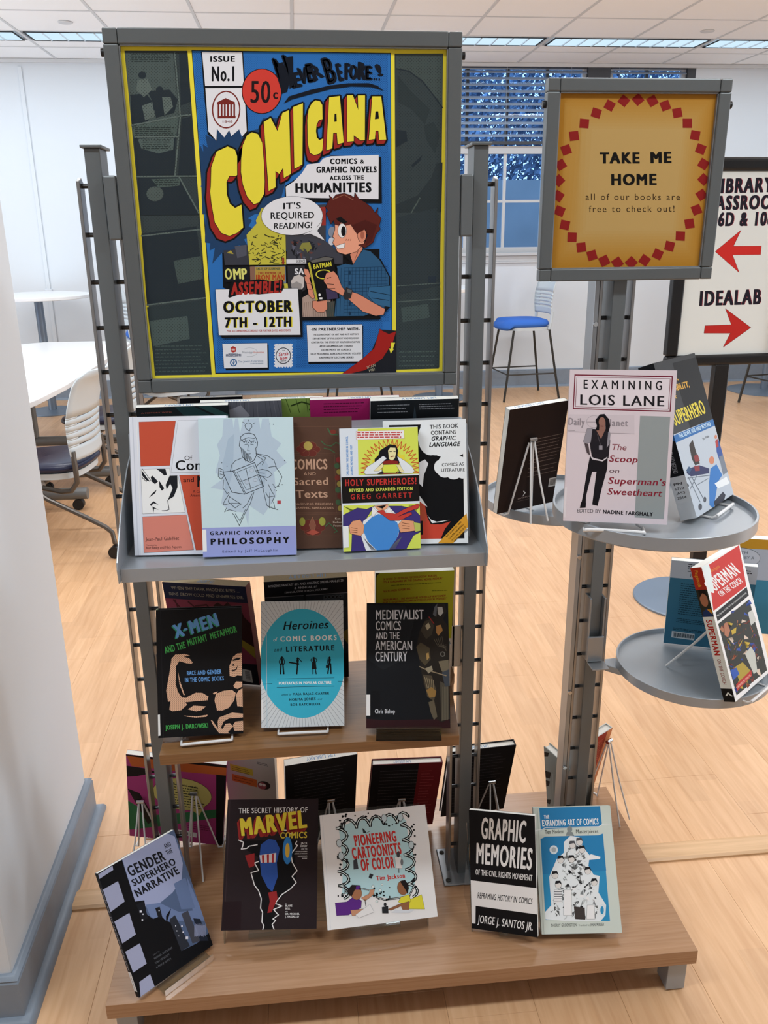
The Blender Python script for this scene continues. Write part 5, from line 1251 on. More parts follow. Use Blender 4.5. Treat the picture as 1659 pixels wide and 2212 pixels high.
def a_lang(A):
    A.use('b2'); A.P([(738, 278), (1447, 258), (1470, 1320), (770, 1345)], '#d6dae0'); A.P([(792, 312), (1420, 300), (1438, 1280), (800, 1290)], '#0b0c0f')
    A.P([(1050, 630), (1100, 605), (1128, 640), (1110, 690), (1090, 740), (1080, 840), (1050, 810)], '#d3d6dc')
    A.P([(1055, 965), (1100, 1000), (1120, 1100), (1150, 1160), (1240, 1160), (1320, 1135), (1270, 1200), (1235, 1283), (1060, 1285)], '#b8402f'); A.P([(1055, 975), (1095, 1010), (1115, 1100), (1110, 1140), (1060, 1130)], '#a64a34')
    A.P([(1045, 905), (1080, 950), (1120, 1010), (1100, 1000), (1050, 960)], '#d6dae0'); A.P([(1120, 1080), (1150, 1120), (1200, 1138), (1308, 1122), (1240, 1140), (1160, 1150)], '#d6dae0'); A.P([(1060, 1130), (1080, 1130), (1084, 1250), (1062, 1250)], K)
    W_ = '#d3d8e2'
    for k, pts in enumerate((((1150, 420, 110, 150)), ((1300, 420, 150, 150)), ((1080, 420, 42, 60)), ((1120, 330, 60, 62)), ((1190, 500, 90, 70)), ((1250, 540, 70, 42)), ((1350, 520, 95, 60)), ((1410, 330, 60, 70)), ((1320, 570, 52, 40)))):
        A.E(pts[0], pts[1], pts[2], pts[3], W_, up=(k == 0))
    A.P([(1105, 262), (1447, 258), (1452, 540), (1120, 540), (1080, 400)], W_)
    for k, pts in enumerate(((1230, 670, 52, 62), (1320, 640, 110, 90), (1400, 670, 70, 92), (1270, 715, 60, 45), (1345, 730, 60, 45), (1420, 720, 45, 48))): A.E(pts[0], pts[1], pts[2], pts[3], W_, up=(k == 0))
    A.T('THIS BOOK', (1140, 345), (1385, 333), 34, K, 1); A.T('CONTAINS', (1148, 395), (1368, 386), 34, K, 1); A.T('GRAPHIC', (1150, 445), (1360, 438), 36, K, 2, sh=.25); A.T('LANGUAGE', (1132, 497), (1395, 490), 36, K, 2, sh=.25)
    A.T('COMICS AS', (1243, 664), (1432, 656), 26, K, 1); A.T('LITERATURE', (1237, 710), (1440, 705), 26, K, 1)
    A.P([(1455, 1065), (1470, 1180), (1340, 1322), (1210, 1322)], '#c9902c')
    for k, t in enumerate(('WIT-HEARTED AND', 'CLEAR-HEADED', 'DAN CLOWES, AUTHOR OF', 'GHOST WORLD')): A.T(t, (1285+k*22, 1275+k*16-(10 if k == 3 else 0)), (1415+k*18, 1140+k*22), 13, '#3a2c10', 2 if k != 2 else 0)
def a_xmen(A):
    A.use('b3'); DT, SKN, GN, BL = '#5a3c30', '#cfa88c', '#3f9a4c', '#5c8fc8'
    A.P([(160, 478), (968, 458), (998, 1640), (185, 1690)], '#121214'); A.L([(205, 480), (235, 1685)], 5, '#1f1f22')
    for dx, dy, c in ((-9, 9, '#2f8a6a'), (0, 0, BL)):
        A.T('X', (350+dx, 742+dy), (440+dx, 715+dy), 120, c, 3); A.T('-', (432+dx, 700+dy), (475+dx, 688+dy), 110, c, 2); A.T('MEN', (490+dx, 705+dy), (772+dx, 620+dy), 118, c, 3)
    A.T('AND THE', (252, 888), (448, 836), 62, GN, 2); A.T('MUTANT', (468, 822), (655, 768), 64, GN, 2); A.T('METAPHOR', (680, 758), (930, 688), 60, GN, 2)
    A.T('RACE AND GENDER', (455, 1095), (782, 1080), 40, BL, 2); A.T('IN THE COMIC BOOKS', (435, 1160), (805, 1143), 40, BL, 2); A.T('JOSEPH J. DAROWSKI', (255, 1610), (660, 1586), 42, GN, 2)
    SH = [[(260, 1240), (290, 1080), (310, 940), (345, 900), (430, 892), (485, 908), (450, 915), (420, 918), (480, 935), (510, 975), (500, 985), (450, 980), (385, 960), (352, 1010), (350, 1180), (370, 1250), (405, 1300), (440, 1310), (540, 1258), (600, 1260), (660, 1295), (650, 1330), (520, 1340), (440, 1350), (460, 1370), (400, 1425), (320, 1435), (290, 1420), (300, 1340), (278, 1345)],
          [(372, 1060), (390, 1150), (435, 1280), (425, 1282), (385, 1180)], [(855, 1010), (890, 920), (930, 890), (970, 885), (972, 1100), (930, 1095), (900, 1110), (858, 1100)], [(893, 1190), (920, 1152), (975, 1155), (975, 1200), (935, 1222), (900, 1215)],
          [(715, 1330), (730, 1270), (800, 1240), (880, 1232), (915, 1260), (900, 1330), (850, 1400), (790, 1425), (740, 1425)], [(915, 1280), (940, 1240), (978, 1215), (980, 1392), (930, 1385)], [(700, 1262), (745, 1245), (740, 1262), (710, 1275)],
          [(465, 1415), (520, 1380), (635, 1388), (590, 1425), (540, 1435)], [(425, 1475), (550, 1482), (655, 1465), (640, 1485), (540, 1494), (460, 1485)], [(745, 1530), (760, 1490), (880, 1445), (982, 1455), (982, 1490), (850, 1500), (800, 1530), (775, 1590), (860, 1640), (760, 1640), (700, 1560), (680, 1515), (700, 1525), (750, 1600)],
          [(790, 1600), (820, 1550), (860, 1545), (890, 1575), (860, 1610), (830, 1642), (795, 1642)], [(890, 1560), (910, 1530), (982, 1522), (985, 1615), (900, 1618)]]
    for k, p in enumerate(SH): A.P(p, SKN, up=(k == 0))
    def inside(x, y):
        for p in SH:
            c = False; n = len(p)
            for i in range(n):
                (x0, y0), (x1, y1) = p[i], p[(i+1) % n]
                if (y0 > y) != (y1 > y) and x < (x1-x0)*(y-y0)/(y1-y0)+x0: c = not c
            if c: return 1
        return 0
    A.dots(262, 890, 985, 1645, 19, 3.6, DT, inside)
    A.P([(880, 950), (930, 930), (965, 935), (940, 950), (890, 960)], '#161618'); A.P([(875, 1000), (900, 985), (895, 1010)], '#161618'); A.P([(870, 1050), (910, 1040), (935, 1000), (925, 1040), (890, 1060)], '#161618')
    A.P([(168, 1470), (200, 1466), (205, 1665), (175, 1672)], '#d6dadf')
def a_hero(A):
    A.use('px'); TQ = '#38a4bf'; sx = 1/4.3658
    A.P([(563.4, 1300.5), (741.5, 1296.8), (743.7, 1567.6), (564.5, 1572.6)], '#c3c9cc')
    for k in range(96):
        a = 2*PI*k/96; A.L([(653+88*math.cos(a), 1434+118*math.sin(a)), (653+150*math.cos(a), 1434+190*math.sin(a))], .6, '#70787e', up=(k == 0))
    A.E(653, 1433, 92, 118, TQ, n=60)
    A.L([(575, 1302), (577, 1572)], 1.2, '#a9bcc6')
    A.T('Heroines', (610, 1361), (709, 1357), 18, K, 1, sh=.25); A.T('of', (590, 1386), (598, 1385), 7, '#dfeef2', 0, sh=.2); A.T('COMIC BOOKS', (605, 1386), (728, 1382), 10.5, '#dfeef2', 2, sp=.1)
    A.T('and', (592, 1408), (609, 1407), 8, K, 0, sh=.2); A.T('LITERATURE', (617, 1408), (723, 1405), 11, K, 2, sp=.1)
    def fig(x, h, pose_):
        A.E(x, 1434-h*.5, 2.4, 3, K, n=10); A.P([(x-3.2, 1434-h*.4), (x+3.2, 1434-h*.4), (x+2, 1434-h*.1), (x+3.6, 1434+2), (x-3.6, 1434+2), (x-2, 1434-h*.1)], K)
        if pose_ == 0: A.L([(x-3, 1421), (x-6, 1430), (x-4, 1436)], 1.5, K); A.L([(x+3, 1421), (x+6, 1430), (x+4, 1436)], 1.5, K); A.L([(x-2, 1434), (x-3, 1456)], 3, K); A.L([(x+2, 1434), (x+4, 1456)], 3, K)
        if pose_ == 1: A.L([(x, 1434), (x-2, 1456)], 3, K); A.L([(x, 1434), (x-18, 1431)], 3, K); A.L([(x+2, 1422), (x+9, 1430)], 1.6, K)
        if pose_ == 2: A.P([(x-4, 1430), (x+4, 1430), (x+6, 1446), (x-5, 1446)], K); A.L([(x-2, 1444), (x-2, 1456)], 2, K); A.L([(x+3, 1444), (x+5, 1456)], 2, K); A.L([(x-3, 1421), (x-7, 1426), (x-3, 1431)], 1.5, K); A.L([(x+3, 1421), (x+7, 1426), (x+3, 1431)], 1.5, K)
        if pose_ == 3: A.L([(x-1, 1434), (x-4, 1455)], 3, K); A.L([(x+2, 1434), (x+3, 1455)], 3, K); A.L([(x-3, 1421), (x-6, 1438)], 1.6, K); A.R(x-8, 1437, x-3, 1443, K)
    fig(609, 26, 0); fig(643, 22, 1); fig(678, 24, 2); fig(712, 26, 3)
    for y in (1467, 1485): A.L([(598, y), (722, y-3)], .9, '#16303c', up=False)
    A.T('PORTRAYALS IN POPULAR CULTURE', (602, 1479), (716, 1477), 5.6, '#dfeef2', 2); A.L([(566, 1478), (588, 1477)], .9, '#16303c'); A.L([(730, 1472), (742, 1472)], .9, '#16303c')
    A.T('edited by', (608, 1503), (629, 1502), 4, K, 0, sh=.2); A.T('MAJA BAJAC-CARTER', (632, 1502), (711, 1500), 5, K, 2, sp=.06); A.T('NORMA JONES', (624, 1514), (682, 1512), 5, K, 2, sp=.06); A.T('and', (686, 1512), (695, 1512), 4, K, 0, sh=.2); A.T('BOB BATCHELOR', (627, 1525), (692, 1523), 5, K, 2, sp=.06)
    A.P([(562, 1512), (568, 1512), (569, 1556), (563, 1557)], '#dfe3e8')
def a_medi(A):
    A.use('b4'); A.P([(553, 395), (1287, 393), (1308, 1525), (547, 1528)], '#14161a')
    A.P([(560, 410), (900, 420), (980, 560), (900, 900), (700, 1000), (560, 900)], '#1b1e22'); A.P([(548, 1440), (700, 1455), (1300, 1440), (1308, 1525), (547, 1528)], '#2c1418')
    T_ = '#c9ccd2'
    A.T('MEDIEVALIST', (632, 544), (1068, 540), 84, T_, 1); A.T('COMICS', (632, 640), (864, 638), 80, T_, 1); A.T('AND THE', (632, 722), (850, 720), 62, T_, 1); A.T('AMERICAN', (630, 820), (968, 820), 84, T_, 1); A.T('CENTURY', (628, 920), (918, 918), 84, T_, 1); 
    # armoured figure in brown half light
    A.P([(1145, 480), (1180, 400), (1255, 400), (1275, 470), (1240, 540), (1285, 600), (1290, 780), (1300, 960), (1300, 1440), (1230, 1470), (1180, 1440), (1120, 1250), (1060, 1120), (1040, 960), (1000, 800), (1030, 650), (1090, 530), (1160, 520)], '#24201c')
    A.P([(1190, 430), (1235, 430), (1245, 480), (1215, 515), (1195, 490)], '#a3a09a'); A.P([(1150, 500), (1165, 430), (1190, 400), (1180, 520)], '#55585c')
    for p, c in (([(1040, 640), (1075, 560), (1130, 540), (1160, 600), (1140, 680), (1090, 720)], '#3a352c'), ([(1080, 600), (1110, 570), (1130, 610), (1100, 640)], '#a0957a'), ([(1180, 600), (1220, 590), (1240, 640), (1200, 690), (1180, 660)], '#9c7040'), ([(1000, 790), (1040, 750), (1120, 800), (1130, 900), (1080, 960), (1030, 900)], '#4a4232'), ([(1090, 850), (1112, 840), (1118, 890), (1095, 910)], '#a88a54'),
                 ([(1200, 920), (1290, 905), (1298, 1040), (1230, 1010)], '#6c6452'), ([(1060, 1040), (1140, 1050), (1180, 1180), (1160, 1280), (1100, 1240)], '#4c4436'), ([(1090, 1180), (1140, 1150), (1180, 1190), (1170, 1240), (1120, 1250)], '#8a6c3c'), ([(1110, 1290), (1160, 1270), (1190, 1420), (1160, 1450), (1130, 1380)], '#5c5444'), ([(1215, 1100), (1290, 1140), (1300, 1440), (1225, 1460)], '#4a463c'), ([(1230, 1020), (1300, 990), (1300, 1140), (1260, 1150)], '#3c424a')): A.P(p, c)
    A.L([(1030, 968), (1100, 1000), (1270, 1050)], 9, '#8a7c64'); A.P([(1080, 985), (1140, 960), (1150, 1000), (1110, 1030)], '#8f8772'); A.L([(1115, 520), (1160, 580)], 8, '#8c2a28')
    A.E(1238, 855, 22, 24, '#6c6a64'); A.E(1238, 855, 14, 16, '#24201c')
    for k in range(5): A.L([(1160+k*18, 720-k*6), (1200+k*12, 790), (1270, 770+k*14)], 4, '#5c564a', up=(k == 0)); A.L([(1075+k*20, 1060+k*8), (1100+k*14, 1160)], 4, '#94886c', up=False)
    for k in range(4): A.L([(1240+k*14, 1150), (1235+k*16, 1450)], 4, '#6a6454', up=(k == 0))
    A.R(548, 1222, 584, 1412, '#dde2e6'); A.R(590, 1185, 672, 1430, '#101114'); A.T('Chris Bishop', (625, 1392), (808, 1390), 38, T_, 1)
def a_marv(A):
    A.use('b8'); A.P([(110, 150), (745, 157), (752, 1083), (55, 1095)], '#241b1e'); A.L([(125, 155), (78, 1090)], 4, '#382a2e')
    A.P([(200, 440), (600, 440), (590, 560), (600, 740), (520, 830), (450, 900), (450, 1000), (430, 1085), (370, 1085), (350, 880), (280, 680), (330, 560), (230, 500)], '#0c0b0e')
    W_ = '#dcdce0'
    for pts in ([(185, 435), (220, 450), (215, 480), (205, 500), (245, 495), (260, 480), (320, 470)], [(330, 590), (300, 600), (330, 655), (275, 670), (300, 760), (330, 800), (350, 860), (345, 930), (360, 960), (355, 1030), (370, 1060), (362, 1088)],
                [(500, 370), (545, 375), (560, 400)], [(600, 450), (590, 470), (605, 480), (560, 540), (570, 600), (605, 660), (570, 700), (600, 745), (560, 790), (500, 830), (450, 895), (500, 915), (440, 940), (475, 980), (435, 1010), (455, 1020), (430, 1050), (445, 1088)]):
        A.L(pts, 7, W_)
    A.T('THE SECRET HISTORY OF', (186, 246), (672, 250), 36, W_, 1, sp=.04)
    for k in range(8): A.T('MARVEL', (180+k*2.6, 432-k*3.8), (655+k*2.6, 378-k*3.8), 118, '#8f2a28', 3, up=(k == 0))
    A.T('MARVEL', (198, 404), (672, 352), 116, '#d3c23c', 3); A.T('COMICS', (480, 428), (673, 428), 42, '#c9b43c', 2)
    for t, y, a, h in (('JACK', 472, 630, 13), ('KIRBY', 492, 626, 13), ('AND THE', 510, 632, 8), ('MOONLIGHTING', 528, 592, 8), ('ARTISTS AT MARTIN', 543, 584, 8), ('GOODMAN\'S', 560, 608, 8), ('EMPIRE', 577, 640, 8)): A.T(t, (a, y), (675, y), h, W_, 1)
    for t, y, b, h in (('BY', 902, 535, 5), ('BLAKE', 920, 575, 14), ('BELL', 940, 560, 14), ('WITH', 958, 542, 5), ('DR. MICHAEL', 980, 628, 14), ('J. VASSALLO', 1000, 624, 14)): A.T(t, (524, y), (b, y), h, W_, 1)
    # plain colour stand-in where the hero picture sits
    A.P([(345, 470), (400, 430), (450, 440), (480, 500), (460, 600), (468, 700), (430, 810), (395, 780), (350, 690), (335, 560)], '#2b4c94'); A.P([(335, 545), (455, 530), (450, 598), (345, 600)], '#c9c2c4')
    for k in range(3): A.P([(352+k*36, 545-k*4), (368+k*36, 543-k*4), (370+k*34, 600), (356+k*34, 600)], '#9c2c30', up=(k == 0))
    A.P([(400, 815), (460, 805), (468, 860), (425, 960), (395, 965), (412, 880)], '#8c2628'); A.E(535, 515, 34, 98, '#2f74b4'); A.E(535, 515, 16, 52, '#c9a43c'); A.P([(232, 545), (300, 530), (300, 620), (262, 635)], '#8c2628')
    A.P([(75, 880), (205, 878), (200, 1085), (62, 1088)], '#1f1216')
def a_pion(A):
    A.use('b8'); A.P([(782, 280), (1522, 180), (1608, 990), (808, 1100)], '#dfe6ec'); A.L([(800, 285), (830, 1090)], 2, '#c3cad2')
    A.P([(910, 360), (1000, 320), (1150, 290), (1350, 262), (1385, 300), (1400, 420), (1440, 560), (1445, 740), (1400, 830), (1260, 860), (1180, 850), (1000, 840), (920, 830), (930, 600)], '#a9cbd1')
    rg = random.Random(12)
    def wob(pts, w): 
        A.L(pts, w, K); A.L(pts, w*.25, '#cfe0e4')
    def squig(x0, y0, x1, y1, n, amp):
        d = math.hypot(x1-x0, y1-y0); dx, dy = (x1-x0)/d, (y1-y0)/d; out = []
        for i in range(n*8+1):
            t = i/(n*8); s_ = math.sin(t*n*2*PI)*amp; c_ = math.cos(t*n*2*PI)*amp*.45
            out.append((x0+dx*(d*t+c_)-dy*s_, y0+dy*(d*t+c_)+dx*s_))
        return out
    wob(squig(910, 345, 1390, 270, 5, 32), 20); wob(squig(1380, 300, 1430, 830, 5, 34), 20); wob(squig(930, 340, 935, 850, 5, 36), 20); wob([(1440, 760), (1400, 840), (1300, 860), (1220, 870), (1160, 850)], 14); wob([(915, 840), (980, 800), (1050, 790), (1110, 800)], 10)
    for k in range(90):
        x, y = rg.choice(((rg.uniform(890, 980), rg.uniform(300, 870)), (rg.uniform(1380, 1450), rg.uniform(260, 820)), (rg.uniform(920, 1400), rg.uniform(250, 340)), (rg.uniform(1140, 1260), rg.uniform(780, 880))))
        A.E(x, y, rg.uniform(4, 10), rg.uniform(4, 10), K, n=10, up=(k == 0))
    for x, y in ((910, 470), (920, 560), (1420, 470), (1230, 285), (1345, 275)): A.E(x, y, 17, 26, '#b9c9cf', ol=(6, K), n=18)
    RD = '#b8302c'
    A.T('PIONEERING', (1018, 488), (1320, 444), 72, RD, 3); A.T('CARTOONISTS', (1000, 580), (1352, 532), 76, RD, 3); A.T('OF COLOR', (1060, 662), (1300, 634), 78, RD, 3); A.T('Tim Jackson', (1165, 732), (1374, 706), 32, RD, 2)
    A.P([(1080, 395), (1075, 360), (1090, 370), (1105, 395)], '#2a2c30'); A.L([(1100, 395), (1130, 378)], 3, '#2a2c30'); A.P([(1300, 560), (1345, 555), (1350, 640), (1310, 640)], '#dfe6ec', ol=(3, '#55585c')); A.E(1325, 540, 12, 22, '#3c3c40'); A.E(1350, 595, 10, 24, '#6c7074'); A.L([(1328, 640), (1328, 672)], 5, '#4c4c50')
    A.P([(1005, 590), (1030, 575), (1040, 650), (1005, 655)], '#3c3f44'); A.P([(1120, 680), (1145, 690), (1130, 720), (1110, 710)], '#2a2c30')
    # two reclining figures
    A.P([(868, 900), (950, 890), (1000, 850), (1055, 880), (1050, 930), (1000, 960), (960, 985), (875, 990)], '#57297c', ol=(3, K)); A.E(1020, 825, 38, 48, '#9c6a4c', ol=(3, K)); A.P([(960, 800), (990, 765), (1050, 768), (1055, 800), (1010, 800), (985, 850), (965, 840)], '#241c1c'); A.P([(1020, 775), (1048, 772), (1040, 800), (1015, 800)], '#57297c')
    for k in range(4): A.L([(965, 790+k*8), (935, 785+k*10)], 4, '#241c1c', up=(k == 0))
    A.P([(975, 950), (1070, 940), (1100, 925), (1098, 955), (1050, 985), (985, 990)], '#b9876a', ol=(3, K)); A.P([(1055, 860), (1110, 830), (1120, 800), (1150, 795), (1140, 835), (1080, 880)], '#b9876a', ol=(3, K)); A.P([(1010, 985), (1115, 905), (1142, 960), (1035, 1005)], '#dfe6ec', ol=(3, '#8a8e94'))
    A.P([(1395, 870), (1490, 830), (1512, 935), (1400, 935), (1385, 930)], '#d2cb3c', ol=(3, K)); A.P([(1320, 885), (1340, 850), (1400, 830), (1410, 880), (1370, 905)], '#d2cb3c', ol=(3, K)); A.E(1355, 780, 40, 52, '#8a5c40', ol=(3, K)); A.P([(1335, 735), (1370, 722), (1396, 760), (1390, 830), (1370, 790)], '#1c1616')
    A.P([(1245, 940), (1330, 900), (1400, 880), (1395, 950), (1360, 960), (1340, 915), (1265, 948)], '#8a5c40', ol=(3, K)); A.P([(1265, 965), (1300, 945), (1440, 940), (1400, 965)], '#c9ced4'); A.P([(1200, 925), (1245, 915), (1247, 970), (1202, 970)], '#24262a'); A.E(1224, 905, 10, 14, '#24262a'); A.L([(1080, 870), (1085, 920)], 4, K)
    for x, y, r in ((1140, 775, 10), (1205, 760, 6), (1190, 800, 9), (1165, 885, 8)): A.E(x, y, r, r, '#cfe0e4', ol=(3, K), n=12)
def a_mem(A):
    A.use('d1'); A.P([(275, 668), (760, 745), (815, 1670), (275, 1615)], '#101013'); A.P([(275, 1205), (792, 1270), (805, 1478), (312, 1418), (307, 1572), (276, 1570)], '#dce0ea')
    W_ = '#e6e8ec'
    A.T('GRAPHIC', (362, 880), (702, 928), 148, W_, 2, sh=-.1); A.T('MEMORIES', (318, 1068), (752, 1128), 152, W_, 2, sh=-.1); A.T('OF THE CIVIL RIGHTS MOVEMENT', (316, 1160), (757, 1214), 44, W_, 1, sh=-.1)
    A.T('REFRAMING HISTORY IN COMICS', (327, 1352), (762, 1398), 48, '#15161a', 1); A.T('JORGE J. SANTOS JR.', (328, 1562), (775, 1612), 66, W_, 1)
def a_exp(A):
    A.use('d1'); BB, SG = '#2a74a4', '#bcc4bc'
    A.P([(768, 672), (1360, 642), (1460, 1645), (825, 1650)], SG); A.P([(815, 675), (1280, 648), (1295, 785), (1270, 805), (850, 832), (825, 845)], BB); A.P([(822, 910), (860, 890), (1270, 872), (1303, 858), (1362, 1550), (855, 1535)], '#2f84b0')
    A.P([(822, 910), (860, 890), (1270, 872), (1303, 858), (1330, 1150), (836, 1180)], '#2a76a6'); A.L([(800, 672), (842, 1648)], 3, '#9ca49c'); A.L([(775, 845), (830, 838), (860, 822), (1270, 805), (1300, 788), (1370, 782)], 4, '#dde2dc')
    W_ = '#dfe8ee'
    A.T('THE', (850, 755), (890, 752), 26, W_, 2); A.T('EXPANDING ART OF COMICS', (835, 812), (1270, 788), 46, W_, 2); A.T('Ten Modern', (856, 870), (1002, 862), 30, '#4c504c', 1); A.T('Masterpieces', (1092, 862), (1268, 855), 30, '#4c504c', 1)
    A.T('THIERRY GROENSTEEN', (895, 1592), (1098, 1588), 24, '#4c504c', 1); A.T('Translated by', (1112, 1588), (1200, 1586), 15, '#4c504c', 0); A.T('ANN MILLER', (1205, 1590), (1315, 1586), 24, '#4c504c', 1)
    # crowd of little figures in grey wash
    A.P([(1000, 930), (1050, 880), (1120, 890), (1145, 960), (1200, 1030), (1190, 1110), (1230, 1180), (1278, 1190), (1268, 1320), (1330, 1420), (1325, 1500), (1285, 1550), (1000, 1545), (855, 1530), (850, 1475), (900, 1420), (885, 1200), (945, 1060), (1000, 1010)], '#d3d8da')
    rg = random.Random(4)
    for k in range(150):
        t = rg.random(); y = 900+620*t**.8; hw = 40+180*t; x = 1085+rg.uniform(-hw, hw); c = rg.choice(['#5c5e5e', '#8c9090', '#2c2c30', '#b4b8b8', '#74787a', '#e2e4e4'])
        A.P([(x+rg.uniform(-22, 22), y+rg.uniform(-26, 26)) for _ in range(5)], c, up=(k % 30 == 0))
    for x, y in ((1065, 950), (1140, 985), (975, 1065), (1058, 1060), (930, 1185), (1185, 1150), (955, 1260), (1235, 1240), (1120, 925)): A.E(x, y, 24, 28, '#ccc8c4', ol=(4, '#3a3a3c'), n=16); A.P([(x-26, y-4), (x-20, y-30), (x+16, y-32), (x+28, y), (x+10, y-14)], rg.choice(['#1c1c20', '#4c4c50', '#1c1c20']))
    A.E(922, 990, 32, 34, '#c9d2d6', n=20); A.E(922, 990, 18, 20, '#9ca4a8', n=14); A.P([(1180, 1040), (1210, 1020), (1285, 1040), (1280, 1055), (1195, 1065)], '#dde4e8'); A.E(1300, 1460, 26, 50, '#c9d2d6', n=20); A.E(1298, 1462, 14, 32, '#2f84b0', n=16)
    for x, a, b in ((925, 1300, 1400), (1000, 1300, 1500), (1180, 1420, 1530)): A.P([(x, a), (x+55, a), (x+60, b), (x-5, b)], '#e2e4e4', ol=(3, '#4c4c50'))
    for k in range(5): A.L([(925, 1315+k*18), (982, 1315+k*18)], 5, '#4c4c50', up=(k == 0))
    A.P([(1075, 1430), (1160, 1440), (1165, 1535), (1085, 1530)], '#3c3634'); A.E(1045, 830, 20, 24, '#7c8484'); A.P([(1025, 850), (1065, 850), (1080, 880), (1015, 880)], '#7c8484')
def a_gend(A):
    A.use('b7'); A.P([(118, 1040), (700, 695), (1015, 1595), (430, 2005)], '#4a5a78')
    A.P([(305, 930), (650, 725), (705, 745), (745, 860), (770, 950), (760, 1080), (690, 1180), (580, 1270), (480, 1290), (400, 1250)], '#8d96b6')
    A.P([(480, 1275), (590, 1260), (740, 1330), (850, 1320), (800, 1050), (960, 1400), (640, 1400), (520, 1370)], '#62749a'); A.P([(700, 1110), (790, 1060), (870, 1300), (760, 1310)], '#5a6c90')
    A.P([(118, 1040), (300, 930), (400, 1250), (470, 1240), (490, 1350), (540, 1385), (600, 1360), (640, 1400), (720, 1430), (760, 1640), (885, 1580), (990, 1490), (1015, 1595), (430, 2005)], '#0a0b0f')
    A.P([(118, 1040), (300, 930), (575, 1895), (430, 2005)], '#0a0b0f')
    WS = '#8f94ae'
    for q in ([(123, 1045), (230, 978), (235, 1010), (130, 1080)], [(157, 1160), (270, 1095), (320, 1250), (212, 1332)], [(240, 1405), (355, 1338), (405, 1505), (300, 1575)], [(322, 1640), (435, 1575), (488, 1735), (383, 1805)], [(430, 1880), (515, 1820), (552, 1925), (440, 2000)]): A.P(q, WS)
    for t, a, b, h in (('GENDER', (362, 1062), (640, 925), 78), ('SUPERHERO', (390, 1135), (722, 955), 52), ('NARRATIVE', (415, 1220), (748, 1025), 60)): A.T(t, a, b, h, '#14161c', 2)
    A.T('AND', (632, 842), (682, 815), 34, '#14161c', 1); A.T('THE', (648, 890), (694, 866), 34, '#14161c', 1)
    for q, c in (([(410, 1275), (462, 1245), (500, 1380), (450, 1400)], '#15171d'), ([(555, 1300), (590, 1290), (610, 1370), (580, 1380)], '#15171d'), ([(665, 1390), (710, 1355), (830, 1600), (760, 1640)], '#262a33'), ([(760, 1345), (812, 1320), (910, 1560), (850, 1580)], '#3c3e48'), ([(855, 1380), (910, 1385), (980, 1560), (910, 1560)], '#1c2230')): A.P(q, c)
    A.P([(640, 1360), (680, 1300), (660, 1370), (640, 1430)], '#0a0b0f')
    rg = random.Random(6)
    for k, (x, y, r) in enumerate(((442, 1327, 8), (460, 1348, 5), (455, 1392, 6), (765, 1442, 6), (775, 1490, 6), (805, 1535, 10), (725, 1480, 4), (740, 1520, 3), (715, 1440, 4), (585, 1320, 4))): A.R(x-r, y-r, x+r, y+r, '#c9ccd8', up=(k == 0))
    for k in range(28): A.R(870+k*3.4-6, 1420+rg.uniform(0, 20), 872+k*3.4-6, 1520+rg.uniform(-10, 10), '#8d96b6', up=(k == 0))
    G2 = '#55585f'
    A.T('Edited by', (540, 1675), (590, 1640), 10, G2, 0)
    for k, (t, b) in enumerate((('MICHAEL GOODRUM', 692), ('TARA PRESCOTT', 672), ('& PHILIP SMITH', 684))): A.T(t, (550+k*8, 1705+k*36), (b, 1705+k*36-(b-550-k*8)*.62), 15, G2, 1)
